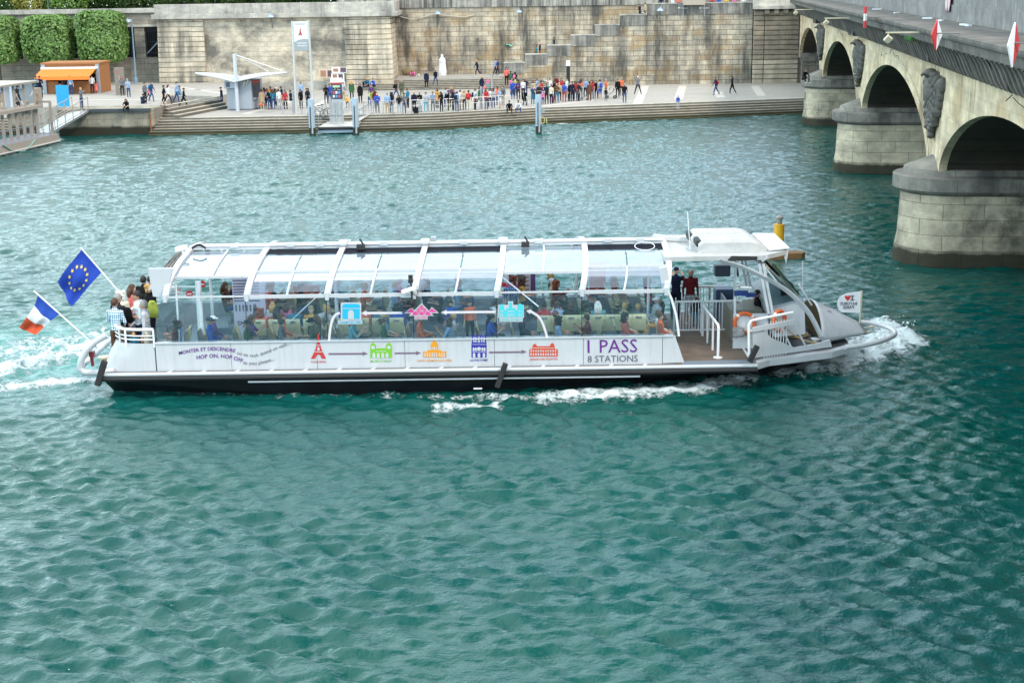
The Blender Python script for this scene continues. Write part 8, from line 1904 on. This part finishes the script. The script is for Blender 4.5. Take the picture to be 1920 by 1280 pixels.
onboat(925, 562, 42.5, 120, 'relax', 'white', 'black', 'short', 'dark', 'person in white standing at the boat window left of the town hall logo')
onboat(1230, 563, 42.3, -70, 'sit', 'lgrey', 'mustard', 'cap', 'white', 'white-capped person in grey by the round table', hgt=1.19, sc=1.05)
LM = [(300, 450, 'purple French lettering'), (450, 560, 'grey slogan lettering'), (560, 630, 'red tower logo'), (630, 690, 'blue arch logo'), (690, 745, 'green museum logo'), (745, 812, 'pink pyramid logo'), (812, 868, 'orange dome logo'), (868, 925, 'blue cathedral logo'), (925, 985, 'town hall logo'), (985, 1060, 'vermilion palace logo'), (1060, 1150, 'big PASS lettering'), (1150, 1270, 'STATIONS lettering')]
def px_of(x, y): return 960+FPX*x/(y*ct+10.3*st)
used = set(); cols = ['navy', 'black', 'grey', 'white', 'teal', 'royal', 'lblue', 'red', 'coral', 'lgrey', 'green', 'purple', 'aqua', 'mustard', 'beige', 'maroon', 'pink', 'olive', 'dark', 'orange']
cn_ = dict(lblue='light blue', lgrey='pale grey', dark='charcoal', royal='royal blue', aqua='pale aqua')
RS = random.Random(21); order = list(SEATS); RS.shuffle(order); cnt = 0
near_pref = {}
for (x, y, hd) in SEATS:
    side = 'by the near window' if y < 40.8 else 'in the second near row' if y < 41.5 else 'in the middle seats' if y < 43 else 'in the far seats'
    pr = .93 if y < 41.5 else .85 if y < 43 else .92
    if RS.random() > pr: continue
    p = px_of(x, y); lm = next((n for a, b, n in LM if a <= p < b), None)
    if lm is None: continue
    if 395 < p < 450 and y > 43: continue
    if lm == 'purple French lettering' and 43 > y > 41.5: continue
    for _ in range(40):
        c = RS.choice(cols); hcx = RS.choice(['dark', 'dark', 'brown', 'brown', 'fair', 'grey', 'black', 'red', 'white']); hr = RS.choice(['short', 'short', 'long', 'bun', 'curly', 'cap'] if RS.random() < .92 else ['hat'])
        if hr in ('cap', 'hat'): hcx = RS.choice(['navy', 'white', 'grey', 'khaki'])
        kk = (side, lm, c, hr in ('cap', 'hat'), hcx)
        if kk not in used: break
    used.add(kk); hn = {'fair': 'fair-haired', 'grey': 'grey-haired', 'dark': 'dark-haired', 'brown': 'brown-haired', 'black': 'black-haired', 'red': 'red-haired', 'white': 'white-haired'}.get(hcx)
    if hr in ('cap', 'hat'): hn = '%s-%s' % (hcx, 'capped' if hr == 'cap' else 'hatted')
    if hr == 'cap' and False: pass
    lb = '%s passenger in %s seated %s behind the %s' % (hn, cn_.get(c, c), side, lm)
    person((x+.04*math.cos(hd), y+.04*math.sin(hd), 1.065 if y > 43.5 else .845), 90+math.degrees(hd), RS.choice(['sit', 'sit', 'sitturn', 'sitphone']), c, RS.choice(['denim', 'dark', 'khaki', 'black', 'jeans', 'navy']), hr, hcx, RS.choice('ls'), 'l', RS.uniform(.93, 1.03), lb, GB)
    cnt += 1
print('people', len(PEOPLE), 'passengers', cnt)
